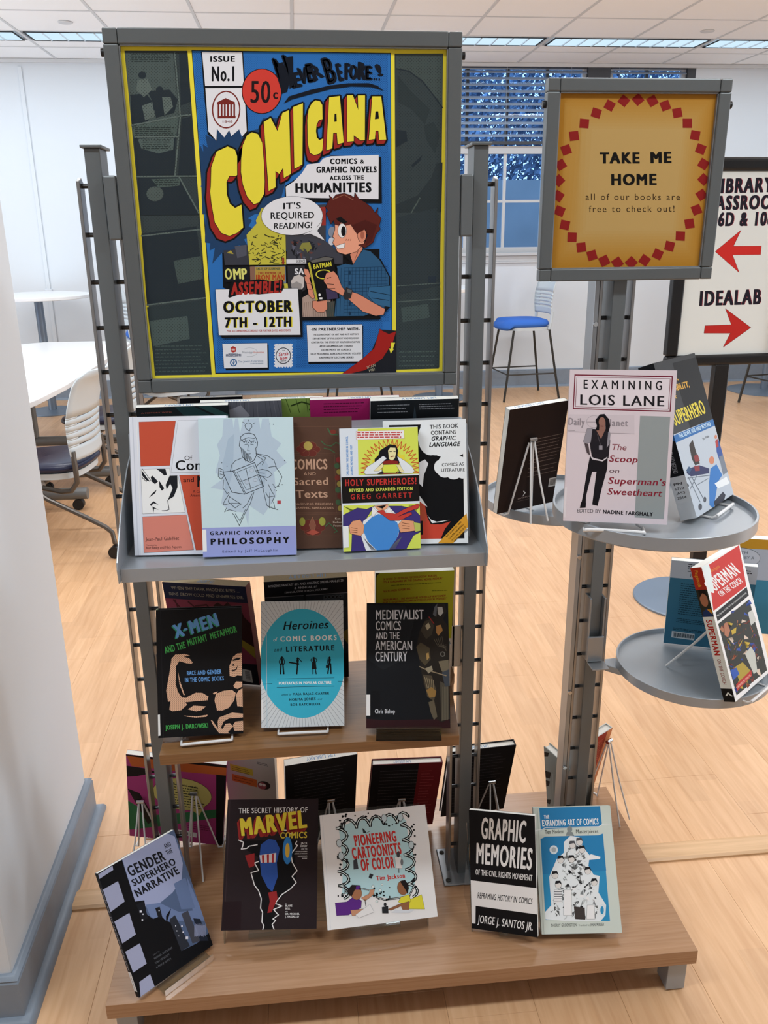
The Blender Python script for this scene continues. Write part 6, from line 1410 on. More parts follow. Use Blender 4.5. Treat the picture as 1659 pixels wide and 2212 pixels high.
def a_lois(A):
    A.use('b5'); MR = '#6a1e30'
    A.P([(515, 50), (1133, 52), (1075, 948), (472, 925)], '#cbc0c6'); A.P([(540, 78), (1108, 85), (1095, 292), (530, 278)], MR); A.P([(546, 85), (1101, 92), (1089, 285), (536, 272)], '#cfc6cc'); A.P([(553, 92), (1094, 99), (1083, 278), (543, 265)], MR); A.P([(555, 95), (1091, 101), (1080, 275), (546, 263)], '#d2cad0')
    A.T('EXAMINING', (588, 160), (1048, 165), 50, '#1c1a1e', 1, sp=.32); A.T('LOIS LANE', (565, 252), (1060, 260), 58, '#1c1a1e', 1, sp=.03)
    A.P([(505, 308), (885, 312), (885, 420), (500, 410)], '#c2b8be'); A.T('Daily', (500, 368), (598, 372), 40, '#8a8288', 2); A.T('Planet', (712, 374), (848, 376), 38, '#8a8288', 2); A.E(652, 350, 42, 34, '#c2b8be', ol=(3, '#8a8288')); A.L([(612, 352), (692, 352)], 3, '#8a8288'); A.L([(505, 408), (885, 420)], 2.5, '#8a8288'); A.L([(500, 400), (540, 402)], 3, '#8a8288')
    A.P([(918, 315), (1093, 320), (1056, 915), (886, 905)], '#8b9293')
    SK2 = '#8a6458'
    # plain standing figure, dark waistcoat and trousers
    A.P([(628, 548), (730, 560), (728, 620), (700, 720), (672, 835), (640, 828), (665, 640), (640, 640), (605, 780), (603, 835), (572, 845), (590, 760), (610, 640)], '#17151a'); A.P([(568, 850), (575, 815), (605, 820), (602, 848)], '#121014'); A.P([(640, 830), (648, 790), (675, 795), (672, 838)], '#121014')
    A.P([(622, 420), (640, 392), (735, 395), (745, 460), (735, 560), (640, 562), (630, 500)], '#1f1c22'); A.P([(590, 465), (612, 390), (642, 388), (635, 450), (632, 470), (600, 475)], '#8c8890', ol=(2, '#2a262c')); A.P([(735, 395), (747, 420), (740, 480), (725, 500)], '#8c8890'); A.P([(596, 475), (618, 478), (628, 545), (610, 530)], '#4a4044'); A.P([(660, 392), (718, 392), (692, 450)], SK2)
    A.P([(668, 375), (660, 340), (685, 308), (712, 305), (738, 335), (745, 375), (735, 410), (718, 400), (718, 350), (690, 345), (680, 400), (660, 400)], '#121014'); A.P([(682, 365), (716, 365), (716, 402), (682, 402)], SK2); A.E(698, 352, 19, 29, SK2); A.L([(690, 375), (704, 376)], 4, '#5a1c24'); A.R(680, 488, 700, 512, '#8c8890'); A.L([(670, 420), (690, 488)], 2, '#5c585e')
    A.P([(628, 545), (650, 560), (700, 572), (728, 552), (728, 560), (700, 580), (640, 568)], '#c9c2c8')
    for t, y, a, b, h, c, w in (('The', 512, 748, 838, 34, '#7c3a44', 0), ('Scoop', 580, 735, 903, 36, '#7c2030', 1), ('on', 645, 735, 798, 26, '#5a4048', 0), ("Superman's", 708, 728, 1066, 38, '#7c2030', 1), ('Sweetheart', 772, 724, 1042, 38, '#7c2030', 1)): A.T(t, (a, y), (b, y+12*(b-a)/330), h, c, w, sh=.22)
    A.T('EDITED BY', (550, 875), (690, 879), 20, '#2a262c', 0); A.T('NADINE FARGHALY', (700, 882), (992, 898), 22, '#17151a', 2)
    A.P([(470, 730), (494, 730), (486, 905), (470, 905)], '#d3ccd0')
def a_dis(A):
    A.use('b5')
    def F(x, y): return (x, y)
    A.P([(1107, -4), (1340, -60), (1573, 755), (1352, 895)], '#08090b'); A.P([(1107, 400), (1340, 312), (1470, 755), (1245, 895)], '#a9b2bc')
    A.P([(1110, 405), (1340, 312), (1350, 350), (1118, 448)], '#28609a'); A.T('THE SILVER AGE AND BEYOND', (1145, 420), (1328, 348), 22, '#b9cfe2', 2)
    A.T('SUPERHERO', (1120, 348), (1302, 275), 78, '#c9b83c', 2); A.T('DISABILITY,', (1085, 160), (1205, 128), 34, '#c99a3c', 2); A.T('DEATH,', (1070, 110), (1142, 88), 30, '#c99a3c', 2); A.T('AND THE', (1060, 210), (1132, 190), 26, '#c99a3c', 2)
    A.T('José Alaniz', (1280, 432), (1318, 415), 14, '#1c1c20', 1)
    A.P([(1188, 600), (1260, 580), (1318, 600), (1318, 628), (1210, 645), (1185, 625)], '#1f2450'); A.P([(1228, 585), (1260, 580), (1262, 612), (1235, 615)], '#7c2830'); A.P([(1182, 610), (1198, 585), (1215, 600), (1200, 630)], '#2c4a6c')
    A.P([(1200, 460), (1220, 430), (1240, 500), (1262, 570), (1235, 580), (1215, 540)], '#2c2420'); A.P([(1225, 525), (1250, 515), (1262, 555), (1235, 560)], '#7c2c2c')
    A.P([(1325, 600), (1360, 575), (1395, 640), (1370, 680), (1345, 840), (1320, 820), (1318, 680)], '#2a6aac'); A.E(1332, 552, 15, 24, '#b9785c'); A.P([(1350, 690), (1420, 650), (1440, 690), (1370, 720)], '#d3d8dc'); A.P([(1358, 430), (1380, 440), (1400, 520), (1380, 560), (1360, 500)], '#2c4a8c'); A.P([(1352, 440), (1365, 425), (1372, 470), (1358, 480)], '#9c3030'); A.E(1355, 415, 8, 12, '#b9785c')
    A.P([(1345, 800), (1400, 740), (1415, 760), (1400, 820), (1355, 840)], '#1c2030'); A.E(1265, 828, 11, 20, '#3c4048'); A.E(1292, 785, 9, 17, '#3c4048'); A.E(1190, 700, 8, 12, '#3c4048')
    for q in ([(1195, 650), (1265, 800)], [(1215, 650), (1290, 790)], [(1190, 655), (1320, 640)], [(1240, 700), (1310, 660)], [(1205, 720), (1245, 640)]): A.L(q, 4, '#5c6470')
    A.P([(1375, 530), (1405, 520), (1430, 620), (1400, 640)], '#6c7480')
def sp_dis(B):
    B.R(0, 0, 1, .72, '#14161a'); B.R(0, .72, 1, 1, '#c3cacf'); B.R(0, .45, 1, .5, '#28609a')
    B.T('THE SILVER AGE AND BEYOND', (.35, .45), (.35, .70), .30, '#8a8e94', 1); B.P([(.3, .38), (.7, .38), (.7, .42), (.3, .42)], '#b9a83c')
    for k, t in enumerate(('PN', '6710', '.A53', '2014')): B.T(t, (.15, .775+k*.03), (.75, .775+k*.03), .016, '#3c3c40', 1)
def a_sup(A):
    A.use('e8')
    A.P([(490, 455), (850, 240), (1160, 1420), (815, 1745)], '#dde4df'); A.P([(562, 436), (845, 250), (915, 615), (600, 865), (580, 690), (610, 660)], '#b8261f')
    A.T('SUPERMAN', (592, 700), (862, 492), 120, '#e2e4e2', 2, sh=-.12); A.T('ON THE COUCH', (676, 728), (884, 580), 56, '#e2e4e2', 2, sh=-.12); A.T('by Danny Fingeroth', (560, 520), (668, 456), 30, '#cf7a2c', 1)
    A.P([(620, 878), (918, 622), (938, 700), (640, 962)], '#111214'); A.T('What Superheroes Really Tell Us about Ourselves and Our Society', (640, 918), (918, 680), 17, '#b9bcbc', 1)
    A.P([(645, 985), (940, 735), (1055, 1130), (1120, 1400), (825, 1680)], '#262a26')
    rg = random.Random(9)
    for k in range(90):
        t = rg.random(); s_ = rg.random(); x = 660+270*s_+170*t; y = 990-240*s_+680*t; c = rg.choice(['#6a2a1c', '#8c4a2c', '#2c4a9c', '#b49a34', '#c9b8a8', '#3c2a20', '#1c1e1c', '#a06a4c', '#5c3c2c', '#24408c'])
        A.P([(x+rg.uniform(-34, 34), y+rg.uniform(-44, 44)) for _ in range(4)], c, up=(k % 20 == 0))
    for q, c in (([(700, 980), (730, 960), (760, 1040), (740, 1110), (705, 1090)], '#a06a50'), ([(770, 1040), (820, 1005), (815, 1060), (780, 1080)], '#b49a34'), ([(905, 1260), (960, 1180), (1000, 1240), (1025, 1420), (990, 1450)], '#b4b8b0'), ([(800, 1400), (880, 1340), (960, 1420), (860, 1560)], '#a08c34'), ([(930, 860), (970, 830), (1010, 930), (960, 980)], '#b9bcb8'), ([(760, 1430), (820, 1400), (850, 1460), (790, 1530)], '#2c50a4')): A.P(q, c)
    A.P([(818, 1570), (965, 1410), (975, 1465), (825, 1640)], '#a82a24'); A.T('FOREWORD BY STAN LEE', (830, 1612), (965, 1468), 20, '#e2a89c', 1)
    A.P([(500, 452), (562, 436), (580, 500), (600, 640), (582, 690), (545, 640)], '#cfdcdc')
def sp_sup(B):
    B.R(0, 0, 1, 1, '#d3dcd8'); B.R(0, 0, 1, .165, '#a8301f'); B.T('Fingeroth', (.3, .02), (.3, .145), .30, '#cf9a2c', 1)
    B.R(0, .165, 1, .365, '#2a2c24'); B.E(.5, .24, .34, .05, '#a06c50'); B.P([(.2, .165), (.8, .165), (.85, .21), (.5, .19), (.2, .22)], '#1c1614'); B.P([(.1, .33), (.6, .30), (.95, .34), (.9, .365), (.1, .365)], '#1f3460'); B.P([(.55, .31), (.95, .31), (.9, .345)], '#c98c1c')
    B.T('SUPERMAN', (.22, .385), (.22, .655), .5, '#a8261f', 2); B.T('ON THE COUCH', (.32, .68), (.32, .87), .3, '#7c2a24', 1)
    B.R(0, .90, 1, 1, '#131314')
    B.P([(.25, .955), (.55, .925), (.9, .955), (.75, .958), (.55, .94), (.4, .956)], '#d3dcd8')
def sp_gend(B):
    B.R(0, 0, 1, 1, '#0c0d11'); B.T('GENDER AND THE SUPERHERO NARRATIVE', (.28, .12), (.28, .79), .42, '#9a9eac', 1); B.R(0, .80, 1, .955, '#d3d6dc')
    for k in range(5): B.T('GHN76'[k], (.3, .835+k*.025), (.6, .835+k*.025), .014, '#55585f', 1)
def sp_mem(B):
    B.R(0, 0, 1, 1, '#101013'); B.T('GRAPHIC MEMORIES OF THE CIVIL RIGHTS MOVEMENT', (.3, .06), (.3, .52), .36, '#b4b8be', 1); B.R(0, .57, 1, .955, '#cfd3de'); B.T('SANTOS', (.3, .64), (.3, .73), .4, '#2a2c30', 1)
# --- back covers -------------------------------------------------
def a_far(A):
    A.R(0, 0, 1, 1, '#241916'); A.greek(.45, .32, .98, .55, 8, .006, '#6c5c54', dyx=-.02, seed=3); A.greek(.45, .60, .98, .68, 3, .006, '#6c5c54', dyx=-.02, seed=4)
    A.P([(.87, .74), (1, .74), (1, .83), (.87, .83)], '#c3c0bc')
    for k in range(14): A.R(.885+k*.008, .75, .888+k*.008+.001*(k % 3), .815, '#1c1614', up=(k == 0))
    A.P([(.42, .82), (.45, .84), (.42, .87), (.43, .87), (.47, .84), (.43, .815)], '#c3c0bc'); A.T('LIVERPOOL', (.34, .895), (.60, .888), .014, '#8c7c74', 1); A.L([(.32, .915), (.55, .91)], .003, '#5c4c44')
def a_low(A):
    A.R(0, 0, 1, 1, '#2f5f78'); A.R(0, 0, 1, .20, '#9aa2ae'); A.greek(.2, .03, .95, .11, 4, .010, '#2a2c34', dyx=.03, seed=8); A.T('—JOHN A. LENT', (.22, .165), (.52, .175), .03, '#2a2c34', 1)
    A.greek(.14, .26, .9, .62, 15, .009, '#16303e', dyx=.03, seed=9); A.greek(.13, .68, .9, .72, 3, .008, '#16303e', dyx=.03, seed=11); A.greek(.1, .80, .5, .815, 2, .008, '#16303e', dyx=.03, seed=10)
    A.P([(.09, .84), (.37, .85), (.37, .93), (.09, .92)], '#a9b2b8')
    for k in range(24): A.R(.11+k*.0105, .855+k*.0003, .115+k*.0105+.002*(k % 3), .91, '#22303a', up=(k == 0))
def a_pink(A):
    A.R(0, 0, 1, 1, '#a03a74'); A.P([(0, 0), (1, 0), (1, .12), (.6, .13), (.05, .13)], '#b05a2c'); A.P([(0, 0), (.45, .0), (1, .0), (1, .03), (.5, .03), (0, .015)], '#1c1618')
    A.P([(0, .13), (.22, .14), (.30, .17), (.1, .24), (.0, .26)], '#1c1618'); A.P([(0, .55), (.25, .70), (.6, .62), (1, .52), (1, .62), (.6, .75), (.3, .84), (0, .92)], '#2f6a44'); A.P([(0, .40), (.12, .44), (.28, .75), (.2, .82)], '#1c1618'); A.P([(.90, .12), (1, .12), (1, 1), (.93, 1)], '#151216')
    A.E(.56, .40, .30, .19, '#bdb46c', ol=(.008, '#1c1618')); A.P([(.62, .55), (.8, .50), (.74, .64)], '#bdb46c'); A.greek(.36, .28, .8, .53, 9, .010, '#2c2a20', dyx=.06, seed=5, short=.3); A.T('A crucial work,', (.46, .285), (.72, .31), .022, '#2c2a20', 1)
    A.P([(.42, .84), (.72, .87), (.72, .93), (.42, .90)], '#d3d3d3')
    for k in range(20): A.R(.44+k*.012, .855+k*.0012, .446+k*.012+.002*(k % 3), .895+k*.0012, '#24242a', up=(k == 0))
    A.greek(.62, .76, .88, .81, 3, .007, '#4a1a34', dyx=.05, seed=7)
def a_white(A):
    A.R(0, 0, 1, 1, '#aaa9a4'); A.P([(.1, .14), (.55, .19), (.55, .28), (.1, .23)], '#b3a93c'); A.P([(.12, .28), (.62, .33), (.62, .44), (.12, .38)], '#b4632c'); A.greek(.14, .18, .5, .23, 3, .008, '#5a5420', dyx=.1, seed=2); A.greek(.16, .32, .55, .36, 2, .008, '#5a3014', dyx=.1, seed=4)
    A.greek(.65, .08, .88, .10, 2, .008, '#55555a', dyx=.1, seed=5); A.E(.76, .40, .13, .06, '#241418'); A.E(.72, .41, .09, .05, '#8c4a54'); A.E(.69, .39, .035, .018, '#d3d3d3'); A.E(.76, .395, .035, .018, '#d3d3d3')
def txtback(c, tc, rows=16, side=None, extra=None, seed=1, y0=.1, y1=.85, x0=.12, x1=.88):
    def f(A):
        A.R(0, 0, 1, 1, c); A.greek(x0, y0, x1, y1, rows, .007, tc, dyx=0, seed=seed)
        if side: A.R(side[0], 0, 1, 1, side[1]); A.greek(side[0]+.05, .12, .93, .8, 16, .006, side[2], seed=seed+4, short=.5)
        if extra: extra(A)
    return f
def ex_phx(A):
    A.R(0, 0, 1, 1, '#6c2c3c'); A.R(0, 0, 1, .16, '#151a30'); A.T('WHEN THE DARK PHOENIX RISES ...', (.1, .065), (.92, .06), .028, '#8c8674', 0); A.T('SUNS GROW COLD AND UNIVERSES DIE.', (.06, .125), (.96, .12), .028, '#8c8674', 0)
    for q in ([(.1, .17), (.2, .28), (.24, .34)], [(.12, .17), (.14, .25), (.3, .4)], [(.28, .18), (.36, .24), (.42, .36)], [(.36, .22), (.5, .2), (.62, .32)], [(.5, .22), (.56, .3), (.6, .38)]): A.L(q, .016, '#3c141c')
    A.P([(.58, .20), (.64, .17), (.7, .2), (.76, .16), (.8, .2), (.85, .22), (.9, .2), (.93, .3), (1, .36), (1, .6), (.85, .55), (.75, .45), (.6, .35), (.62, .27)], '#2a0f12'); A.P([(.8, .5), (1, .6), (1, .72), (.85, .6)], '#7c6c24')
    A.R(0, .78, 1, 1, '#14121a'); A.P([(.66, .82), (.92, .85), (.92, .98), (.66, .95)], '#9c9a96')
    for k in range(10): A.R(.84, .86+k*.009, .90, .864+k*.009, '#1c1a20', up=(k == 0))
def ex_spid(A):
    A.R(0, 0, 1, 1, '#0e0e12'); A.T('AMAZING FANTASY #15 AND AMAZING SPIDER-MAN #1-20', (.05, .055), (.95, .04), .022, '#9a9a9c', 1); A.T('& ANNUAL #1', (.36, .085), (.64, .08), .020, '#9a9a9c', 1); A.T('STAN LEE, STEVE DITKO & JACK KIRBY', (.24, .12), (.76, .11), .016, '#9a9a9c', 1)
    A.R(0, .15, 1, .75, '#1c2026'); A.R(0, .145, 1, .152, '#5c5c60')
    A.P([(.15, .22), (.5, .2), (.9, .21), (.7, .26), (.4, .27), (.2, .25)], '#0e1420', ol=(.01, '#3c444c')); A.L([(.48, .15), (.48, .3)], .03, '#0e0e12'); A.L([(.1, .28), (.9, .27)], .006, '#3c444c'); A.R(.7, .16, .95, .2, '#2c3238')
    for k in range(5): A.E(.73+k*.045, .18, .015, .012, '#0e0e12', ol=(.004, '#5c646c'), n=12)
    A.P([(.85, .3), (1, .28), (1, .6), (.88, .62)], '#2a2a30'); A.P([(.9, .55), (1, .5), (1, .66)], '#6c5c24'); A.P([(.05, .26), (.15, .24), (.14, .3)], '#6c747c')
def ex_yel(A):
    A.R(0, 0, 1, 1, '#8f8e1e'); R_ = '#7c2f14'
    for y, t, b in ((.075, '"A WORK OF RUTHLESS PSYCHOLOGICAL REALISM,', .78), (.105, "IT'S A LANDMARK IN THE GRAPHIC NOVEL MEDIUM.\"", .86), (.20, '"WATCHMEN IS PEERLESS."', .46), (.285, '"REMARKABLE... THE WOULD-BE HEROES OF WATCHMEN', .9), (.312, 'HAVE STAGGERINGLY COMPLEX PSYCHOLOGICAL PROFILES."', .92), (.40, '"A BRILLIANT PIECE OF FICTION."', .54), (.48, '"GROUNDBREAKING..."', .42)): A.T(t, (.09, y), (b, y-.02), .020, R_, 2, sh=.15)
    A.greek(.2, .13, .95, .13, 1, .007, '#55550c', dyx=-.02, seed=2)
    for y in (.20, .335, .40, .48): A.greek(.72, y, .95, y, 1, .007, '#55550c', seed=int(y*100))
    A.P([(0, 0), (.06, 0), (.02, .02), (.012, .05), (.012, 1), (0, 1)], '#2a2a1c')
def ex_b5(A):
    A.R(0, 0, 1, 1, '#15181b'); A.greek(.08, .04, .45, .10, 3, .006, '#8a8c90', seed=21); A.greek(.55, .04, .97, .08, 3, .006, '#8a8c90', seed=22); A.greek(.08, .17, .48, .22, 3, .006, '#5c6064', seed=23); A.P([(.5, .05), (.53, .18), (.48, .18)], '#2c3840')
# ------------------------------------------------------------------ upper row: books on the metal tray
TRG, MDG, BSG, RDG = 'front row of books on the metal tray', 'front row of books on the wooden shelf', 'front row of books on the platform', 'rear row of books on the metal tray'
book('white hardcover with orange blocks and a pen-drawn face, leftmost in the tray', (-.2188, 1.4120, 1.059, -4.74, 13.48, .21), .1685, .2429, .021, '#d6dae2', hard=True, art=a_men, corners=[(277.5, 900), (488, 898), (493, 1199.5), (292, 1199.5)], group=TRG)
book('pale blue paperback with a line drawing of a bearded reader', (-.1001, 1.3905, 1.059, -1.28, 13.5, -.56), .1627, .2414, .017, '#a9bccb', art=a_phil, corners=[(427.8, 903), (632.4, 900), (640.5, 1192.4), (438.7, 1198)], group=TRG)
book('brown hardcover with floral ornament behind its neighbours in the tray', (.0141+.005, 1.4130, 1.059, -3, 13.5, -.3), .1300, .2345, .02, '#4f382d', hard=True, art=a_sacred, corners=[(603, 903), (762, 899.5), (756, 1185), (605, 1190)], group=TRG)
book('lime yellow paperback showing a hero tearing open his shirt', (.1334, 1.3905, 1.059, 1.84, 14.0, -.68), .1388, .2169, .013, '#c9d2dc', art=a_holy, corners=[(732.9, 924.8), (901.5, 921.5), (908.9, 1178.5), (741.8, 1186)], group=TRG)
book('black and white paperback with big speech clouds, right end of the tray', (.2167, 1.4110, 1.059, -9.28, 14.0, 1.89), .1488, .2232, .018, '#d6dae0', art=a_lang, corners=[(826.8, 910.4), (1006.3, 905.3), (1012, 1174), (834, 1178)], group=TRG)
REAR = [
    ('black-backed book with dark teal patches, left end behind the tray front row', -.2200, .169, 1.630, .241, .013, '#15191c', None, (.30, .62)),
    ('grey pencil-toned book behind the pale blue paperback', -.1130, .152, 1.646, .244, .012, '#5c5d66', 'g', (.3, .6)),
    ('green-backed book peeking over the brown hardcover', -.0260, .138, 1.661, .244, .010, '#7f9a4c', 'v', (.45, .75)),
    ('magenta-backed book with small text over the brown hardcover', .1030, .172, 1.646, .243, .013, '#9c1f60', 'm', (.42, .68)),
    ('black text-covered back of a book behind the speech cloud book', .2160, .170, 1.628, .241, .015, '#15181b', 'b', (.35, .75)),
]
for lab, x, w, y, h, t, c, k, stp in REAR:
    def ra(A, k=k, c=c):
        A.R(0, 0, 1, 1, c)
        if k == 'g':
            for q in range(16): A.L([(.2+q*.05, 0), (.1+q*.06, .2)], .006, '#45464e' if q % 2 else '#73747c', up=False)
            A.P([(.3, .08), (.5, .03), (.6, .12), (.4, .2)], '#8c8d96')
        elif k == 'v':
            for q in range(5): A.L([(.2+q*.14, 0), (.3+q*.12, .12)], .008, '#3c5224')
            A.L([(.55, .06), (.7, .03), (.85, .06), (.8, .1)], .012, '#2c3c1c'); A.P([(0, 0), (.12, 0), (0, .08)], '#2c3c1c')
        elif k == 'm': A.greek(.15, .035, .6, .11, 4, .007, '#4c0f30', seed=31)
        elif k == 'b': ex_b5(A)
        else:
            A.P([(.42, 0), (.62, 0), (.9, .12), (.6, .16)], '#1c3436'); A.P([(.66, 0), (.8, 0), (1, .08), (1, .14)], '#24403f'); A.T('A HISTORY WITH', (.05, .052), (.38, .05), .010, '#8c4a3c', 1)
    book(lab, (x, y, 1.058, 0, -14, 0), w, h, t, c, back=True, art=ra, stamp=stp, group=RDG)
book('thin white-edged book at the very back of the tray, left', (-.172, 1.672, 1.058, 2, -14, 0), .118, .249, .009, '#1c1c20', back=True, stamp=(.3, .6), group=RDG, art=txtback('#1c1c20', '#55585c', 6))
# ------------------------------------------------------------------ middle row on the wooden shelf
book('black hardcover with halftone flexed arm drawing and blue and green lettering', (-.2146, 1.4057, .692, 3.84, 15.36, -2.74), .1578, .2428, .022, '#18181a', hard=True, art=a_xmen, corners=[(336.6, 1319.5), (521.7, 1315), (525.6, 1585.6), (342.4, 1597)], spine='#a8b88c', group=MDG)
book('turquoise oval cover with four small silhouettes, middle of the wooden shelf', (-.0219, 1.4167, .690, -1.67, 22.24, -1.27), .16, .2418, .02, '#c3c9cc', hard=True, art=a_hero, corners=[(563.4, 1300.5), (741.5, 1296.8), (743.7, 1567.6), (564.5, 1572.6)], group=MDG)
book('black hardcover with an armoured figure, right end of the wooden shelf', (.1781, 1.3653+.012, .697, -6.26, 31.96, -.16), .1607, .2398, .018, '#14161a', hard=True, art=a_medi, corners=[(793.3, 1305.2), (970.3, 1304.8), (975.4, 1577.7), (791.9, 1578.5)], group=MDG)
easel('white wire easel under the black halftone arm book', (-.2146+.01, 1.4057, .692, 3.84, 15.36, 0), .022, WZ, hj=.12, w=.095)
easel('white wire easel under the turquoise oval book', (-.0219, 1.4167, .690, -1.67, 22.24, 0), .02, WZ, hj=.11, w=.095)
BKM = 'rear row of books on the wooden shelf'
book('thick paperback with dark pink back cover, left rear of the wooden shelf', (-.1977, 1.6152, .6865, -18.42, -5.73, 1.71), .1824, .2373, .024, '#6c2c3c', page='pages_tan', back=True, art=ex_phx, stamp=(.4, .6), group=BKM)
book('thick black book with tan page edges behind the turquoise oval cover', (-.0064, 1.6051, .6845, 2.03, -5.73, -.09), .1697, .2449, .034, '#0e0e12', page='pages_tan', back=True, art=ex_spid, stamp=(.3, .75), group=BKM)
book('olive yellow back cover with brown quotes, right rear of the wooden shelf', (.2222, 1.640, .684, -.83, -5.73, -.44), .1669, .2357, .024, '#8f8e1e', back=True, art=ex_yel, group=BKM)
# ------------------------------------------------------------------ platform, front row
book('blue-grey book with a film strip edge, turned at the left end of the platform', (-.307, 1.4024, .131, 42.16, 26.19, -1.13), .1816, .2637, .013, '#20242c', art=a_gend, corners=[(212.7, 1888.3), (374, 1792.7), (461.4, 2042), (299.2, 2155.9)], spine_art=sp_gend, group=BSG, endcol='#24344c')
book('dark brown hardcover with yellow block title and lightning lines', (-.1160, 1.4556, .165, -.67, 40.01, -2.92), .2053, .2679, .018, '#241b1e', hard=True, art=a_marv, corners=[(493, 1725), (684.5, 1727.3), (686.6, 2006.4), (476.6, 2010)], group=BSG)
book('square white book with a curly ink border and red title', (.1319, 1.4455, .165, 4.54, 39.96, -1.25), .2433, .2347, .014, '#dfe6ec', hard=True, art=a_pion, corners=[(695.7, 1764.4), (918.7, 1734.2), (944.6, 1978.4), (703.5, 2011.5)], group=BSG)
book('black book with tall white lettering and a white band', (.3945, 1.4150, .140, -25.89, 17.65, 7.24), .1456, .2619, .012, '#101013', art=a_mem, corners=[(1016, 1745), (1150.7, 1766.5), (1166, 2023), (1016, 2007.7)], spine_art=sp_mem, group=BSG)
book('sage and blue book with a heap of small grey figures', (.5619, 1.3944, .140, -7.28, 34.82, 1.76), .1745, .262, .018, '#bcc4bc', hard=True, art=a_exp, corners=[(1153, 1746.3), (1317, 1738), (1344.8, 2016), (1168.7, 2017.5)], group=BSG)
def acrylic(label, x, y, w, zl, tilt, hs, yaw=0, lips=(), legs=True, foot=.0):
    """clear bent sheet: back panel, lips, end legs"""
    r = empty('acrylic_stand', (x, y, BZ+.0002), math.radians(yaw), label, 'book stand', 'clear acrylic book stands')
    a = math.radians(tilt); s, c = math.sin(a), math.cos(a); th = .0028; zo = zl-BZ
    hw = w/2
    obj('back_sheet', MB().prism([(.001, zo-.003), (.001+hs*s, zo-.003+hs*c), (.001+hs*s+th*c, zo-.003+hs*c-th*s), (.001+th*c, zo-.003-th*s)], -hw, hw, 'x'), 'acrylic', r)
    for a0, a1 in lips:
        obj('lip', MB().prism([(-.030, zo-.0045+.012), (-.0275, zo-.0045+.012), (-.0275, zo-.0045), (.002, zo-.0045-.0), (.002, zo-.0070), (-.030, zo-.0070)], a0, a1, 'x'), 'acrylic', r)
    if legs:
        for sx in (-1, 1):
            obj('leg_panel', MB().prism([(-.004, 0), (.0, zo-.004), (hs*s*.8, zo+hs*c*.8), (hs*s*.8+.03, 0), (hs*s*.8+.025, 0), (hs*s*.6, zo*.6), (.004, 0)], sx*hw-.0015, sx*hw+.0015, 'x'), 'acrylic', r)
    return r
acrylic('wide clear acrylic stand under the yellow-titled book and the square white book', .010, 1.476, .45, .158, 40, .23, 0, ((-.17, -.08), (.05, .16)))
acrylic('wide clear acrylic stand under the white-lettered black book and the sage book', .485, 1.444, .31, .134, 27, .22, -2, ((-.10, -.02), (.0, .03), (.045, .14)))
acrylic('low clear acrylic stand under the film strip book at the left platform end', -.300, 1.412, .15, .128, 26, .20, 42, ((-.06, .06),), legs=False)
r = empty('acrylic_stand', (.1781, 1.372, WZ+.0002), math.radians(-6.3), 'small clear acrylic stand holding the black armoured figure book', 'book stand', 'clear acrylic book stands')
obj('lip', MB().box(-.062, .062, -.011, -.0085, .0, .030).box(-.062, .062, -.0085, .02, .0, .0025), 'acrylic', r)
obj('back_sheet', MB().prism([(.026, .0), (.029, .0), (.029+.13*.53, .13*.85), (.026+.13*.53, .13*.85)], -.062, .062, 'x'), 'acrylic', r)
# ------------------------------------------------------------------ platform, rear row (backs toward the camera)
BKR = 'rear row of books on the platform'
book('large book with pink, orange and black back cover, left rear of the platform', (-.3605, 1.8008, .135, -7.35, -14.31, -8.66), .2349, .3061, .014, '#8a2f60', back=True, art=a_pink, group=BKR)
book('cream book with a small cartoon head, behind the dark brown hardcover', (-.166, 1.842, .135, -12, -14, -4), .125, .262, .02, '#aaa9a4', back=True, art=a_white, group=BKR, stamp=(.2, .5))
book('black back cover full of text, behind and between two front books', (.0045, 1.7578, .140, 8.81, -14.31, .4), .1722, .2936, .02, '#121113', back=True, art=txtback('#121113', '#3a393c', 20, seed=41), stamp=(.3, .7), group=BKR)
book('black and dark red hardcover back, behind the square white book', (.208, 1.7866, .140, 1.02, -14.33, -3.32), .1738, .2346, .02, '#5c1a20', hard=True, back=True, art=txtback('#141214', '#4c484c', 16, side=(.66, '#6a1a20', '#a4484c'), seed=44), stamp=(.3, .55), group=BKR)
book('black hardcover back behind the right post of the stand', (.405, 1.8158, .140, 5.36, -14.32, -.95), .1723, .2436, .02, '#131215', hard=True, back=True, art=txtback('#131215', '#3f3d42', 18, seed=46), stamp=(.3, .6), group=BKR)
book('white hardcover with red back panel leaning right of the pole', (.6789, 1.8181, .134, 34.6, -12.1, .3), .155, .24, .022, '#cfd0cc', hard=True, back=True, art=lambda A: (A.R(0, 0, 1, 1, '#b0aca6'), A.R(.46, 0, .86, 1, '#8c2a1c'), A.greek(.52, .12, .82, .95, 26, .012, '#b4604c', seed=50, dyx=-.1), A.R(.86, 0, 1, 1, '#c07a50')), group=BKR)
book('pale grey book with black edge marks leaning left of the pole', (.628, 1.742, .134, -66, -12, -6), .12, .24, .02, '#8f938e', hard=True, back=True, art=lambda A: (A.R(0, 0, 1, 1, '#8f938e'), A.P([(0, .08), (.16, .03), (.12, .1), (0, .15)], '#111214'), A.P([(0, .36), (.2, .3), (.14, .42), (0, .46)], '#111214'), A.P([(0, .5), (.14, .46), (.1, .54), (0, .6)], '#111214'), A.P([(0, .8), (.14, .74), (.1, .83), (0, .86)], '#111214'), A.L([(.25, .3), (.2, 1)], .01, '#b4b8b4')), group=BKR)
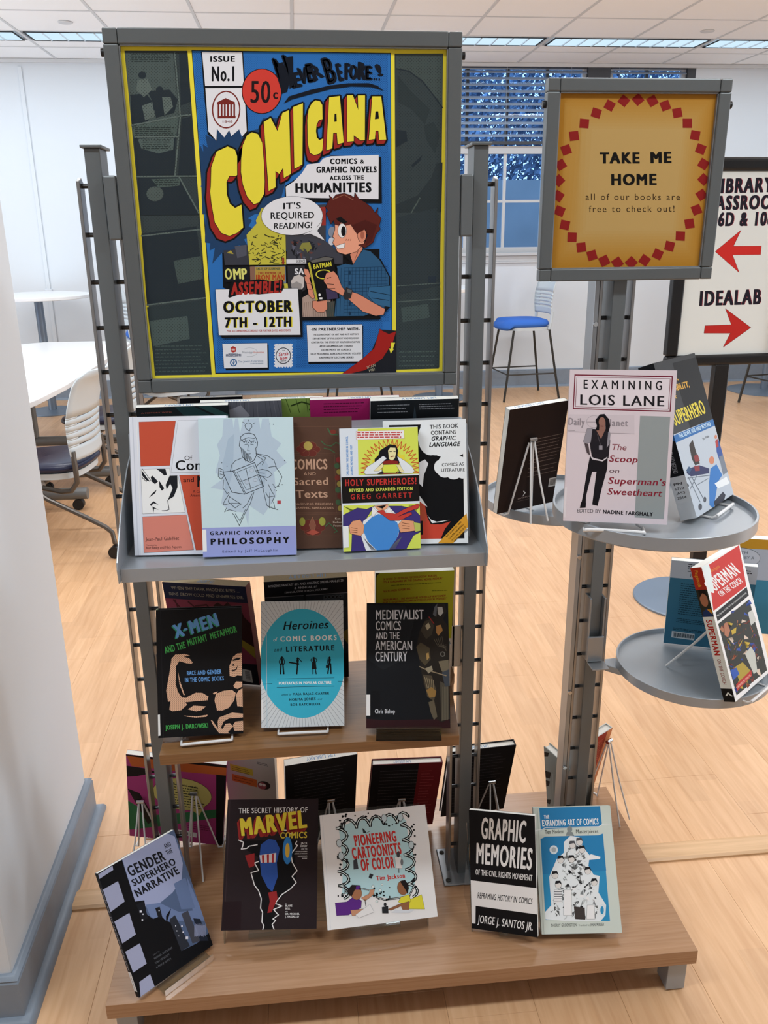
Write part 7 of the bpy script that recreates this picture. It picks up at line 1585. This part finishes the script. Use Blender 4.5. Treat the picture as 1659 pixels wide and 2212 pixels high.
for lab, ps, t_, hj, sh_ in (('white wire easel behind the pink-backed book, toward the camera', (-.3605, 1.8008, 0, -7.35, -14.3, 0), .014, .20, .075), ('second wire easel behind the pink-backed book at the left post', (-.3605, 1.8008, 0, -7.35, -14.3, 0), .014, .17, -.06),
        ('white wire easel behind the text-filled black back cover', (.0045, 1.7578, 0, 8.81, -14.3, 0), .02, .17, .02),
        ('white wire easel behind the black and dark red back', (.208, 1.7866, 0, 1.02, -14.3, 0), .02, .13, .0), ('white wire easel behind the book at the right post', (.405, 1.8158, 0, 5.36, -14.3, 0), .02, .14, .035), ('white wire easel right of the red back panel book', (.6789, 1.8181, 0, 34.6, -12.1, 0), .022, .215, .06)):
    easel(lab, ps, t_, BZ, flip=True, hj=hj, shift=sh_)
# ------------------------------------------------------------------ books on the round trays
book('white book with a standing dark figure on the front round tray', (.471, 1.175, 1.170, -15.72, 9.13, .5), .1545, .2313, .014, '#cbc0c6', art=a_lois, corners=[(1232, 798.7), (1462.8, 799.4), (1441, 1133.7), (1216, 1125)])
easel('white wire easel under the white book on the front round tray', (.471, 1.175, 1.170, -15.72, 9.13, 0), .014, PN[2]-.010, hj=.12, w=.09)
book('black hardcover with yellow title turned right on the front round tray', (.6699, 1.2477, 1.166, 44.74, 22.16, -1.14), .1718, .2505, .026, '#15171a', hard=False, art=a_dis, corners=[(1413, 778.5), (1499.8, 757.5), (1586.6, 1061.7), (1504.5, 1114)], spine_art=sp_dis)
easel('white wire easel under the yellow-titled black book', (.6699, 1.2477, 1.166, 44.74, 22.16, 0), .026, PN[2]-.010, hj=.11, w=.08)
book('dark brown back cover on the rear round tray, white easel behind it', (.4763, 1.6986, 1.022, 20.28, -11.45, 2.34), .1454, .241, .016, '#241916', back=True, art=a_far, stamp=(.1, .6))
easel('white wire easel in front of the dark brown back cover', (.4763, 1.6986, 1.022, 20.28, -11.45, 0), .016, PF[2]-.010, flip=True, hj=.17, w=.075, shift=-.02, rear=.040)
book('red and white paperback on the lower right round tray, spine to the left', (.9205-.015, 1.4448, .700, 38.23, 20.84, .78), .1716, .2816, .024, '#dde4df', art=a_sup, corners=[(1530.8, 1224), (1612, 1174), (1682, 1437), (1604.3, 1515.7)], spine_art=sp_sup)
easel('white wire easel under the red and white paperback', (.9055, 1.4448, .700, 38.23, 20.84, 0), .024, PLW[2]-.010, hj=.14, w=.09, rear=.10)
book('blue and grey back cover with barcode on the lower right round tray', (.8923, 1.6387, .689, -22.41, -8.6, .8), .1761, .2203, .014, '#2f5f78', back=True, art=a_low)
book('white and blue book with an orange top band behind the barcode book', (1.015, 1.70, .689, -18, -6, 0), .15, .245, .02, '#a9b2c0', back=True, art=lambda A: (A.R(0, 0, 1, 1, '#a9b2c0'), A.R(0, 0, 1, .1, '#b98a2c'), A.R(0, .42, 1, 1, '#3f7f9c'), A.E(.3, .2, .28, .1, '#b9c0cc', ol=(.01, '#5c646c')), A.T('WITH', (.2, .16), (.4, .16), .03, '#5c646c', 0), A.T('LETTER BY A', (.12, .21), (.5, .21), .03, '#5c646c', 0)))
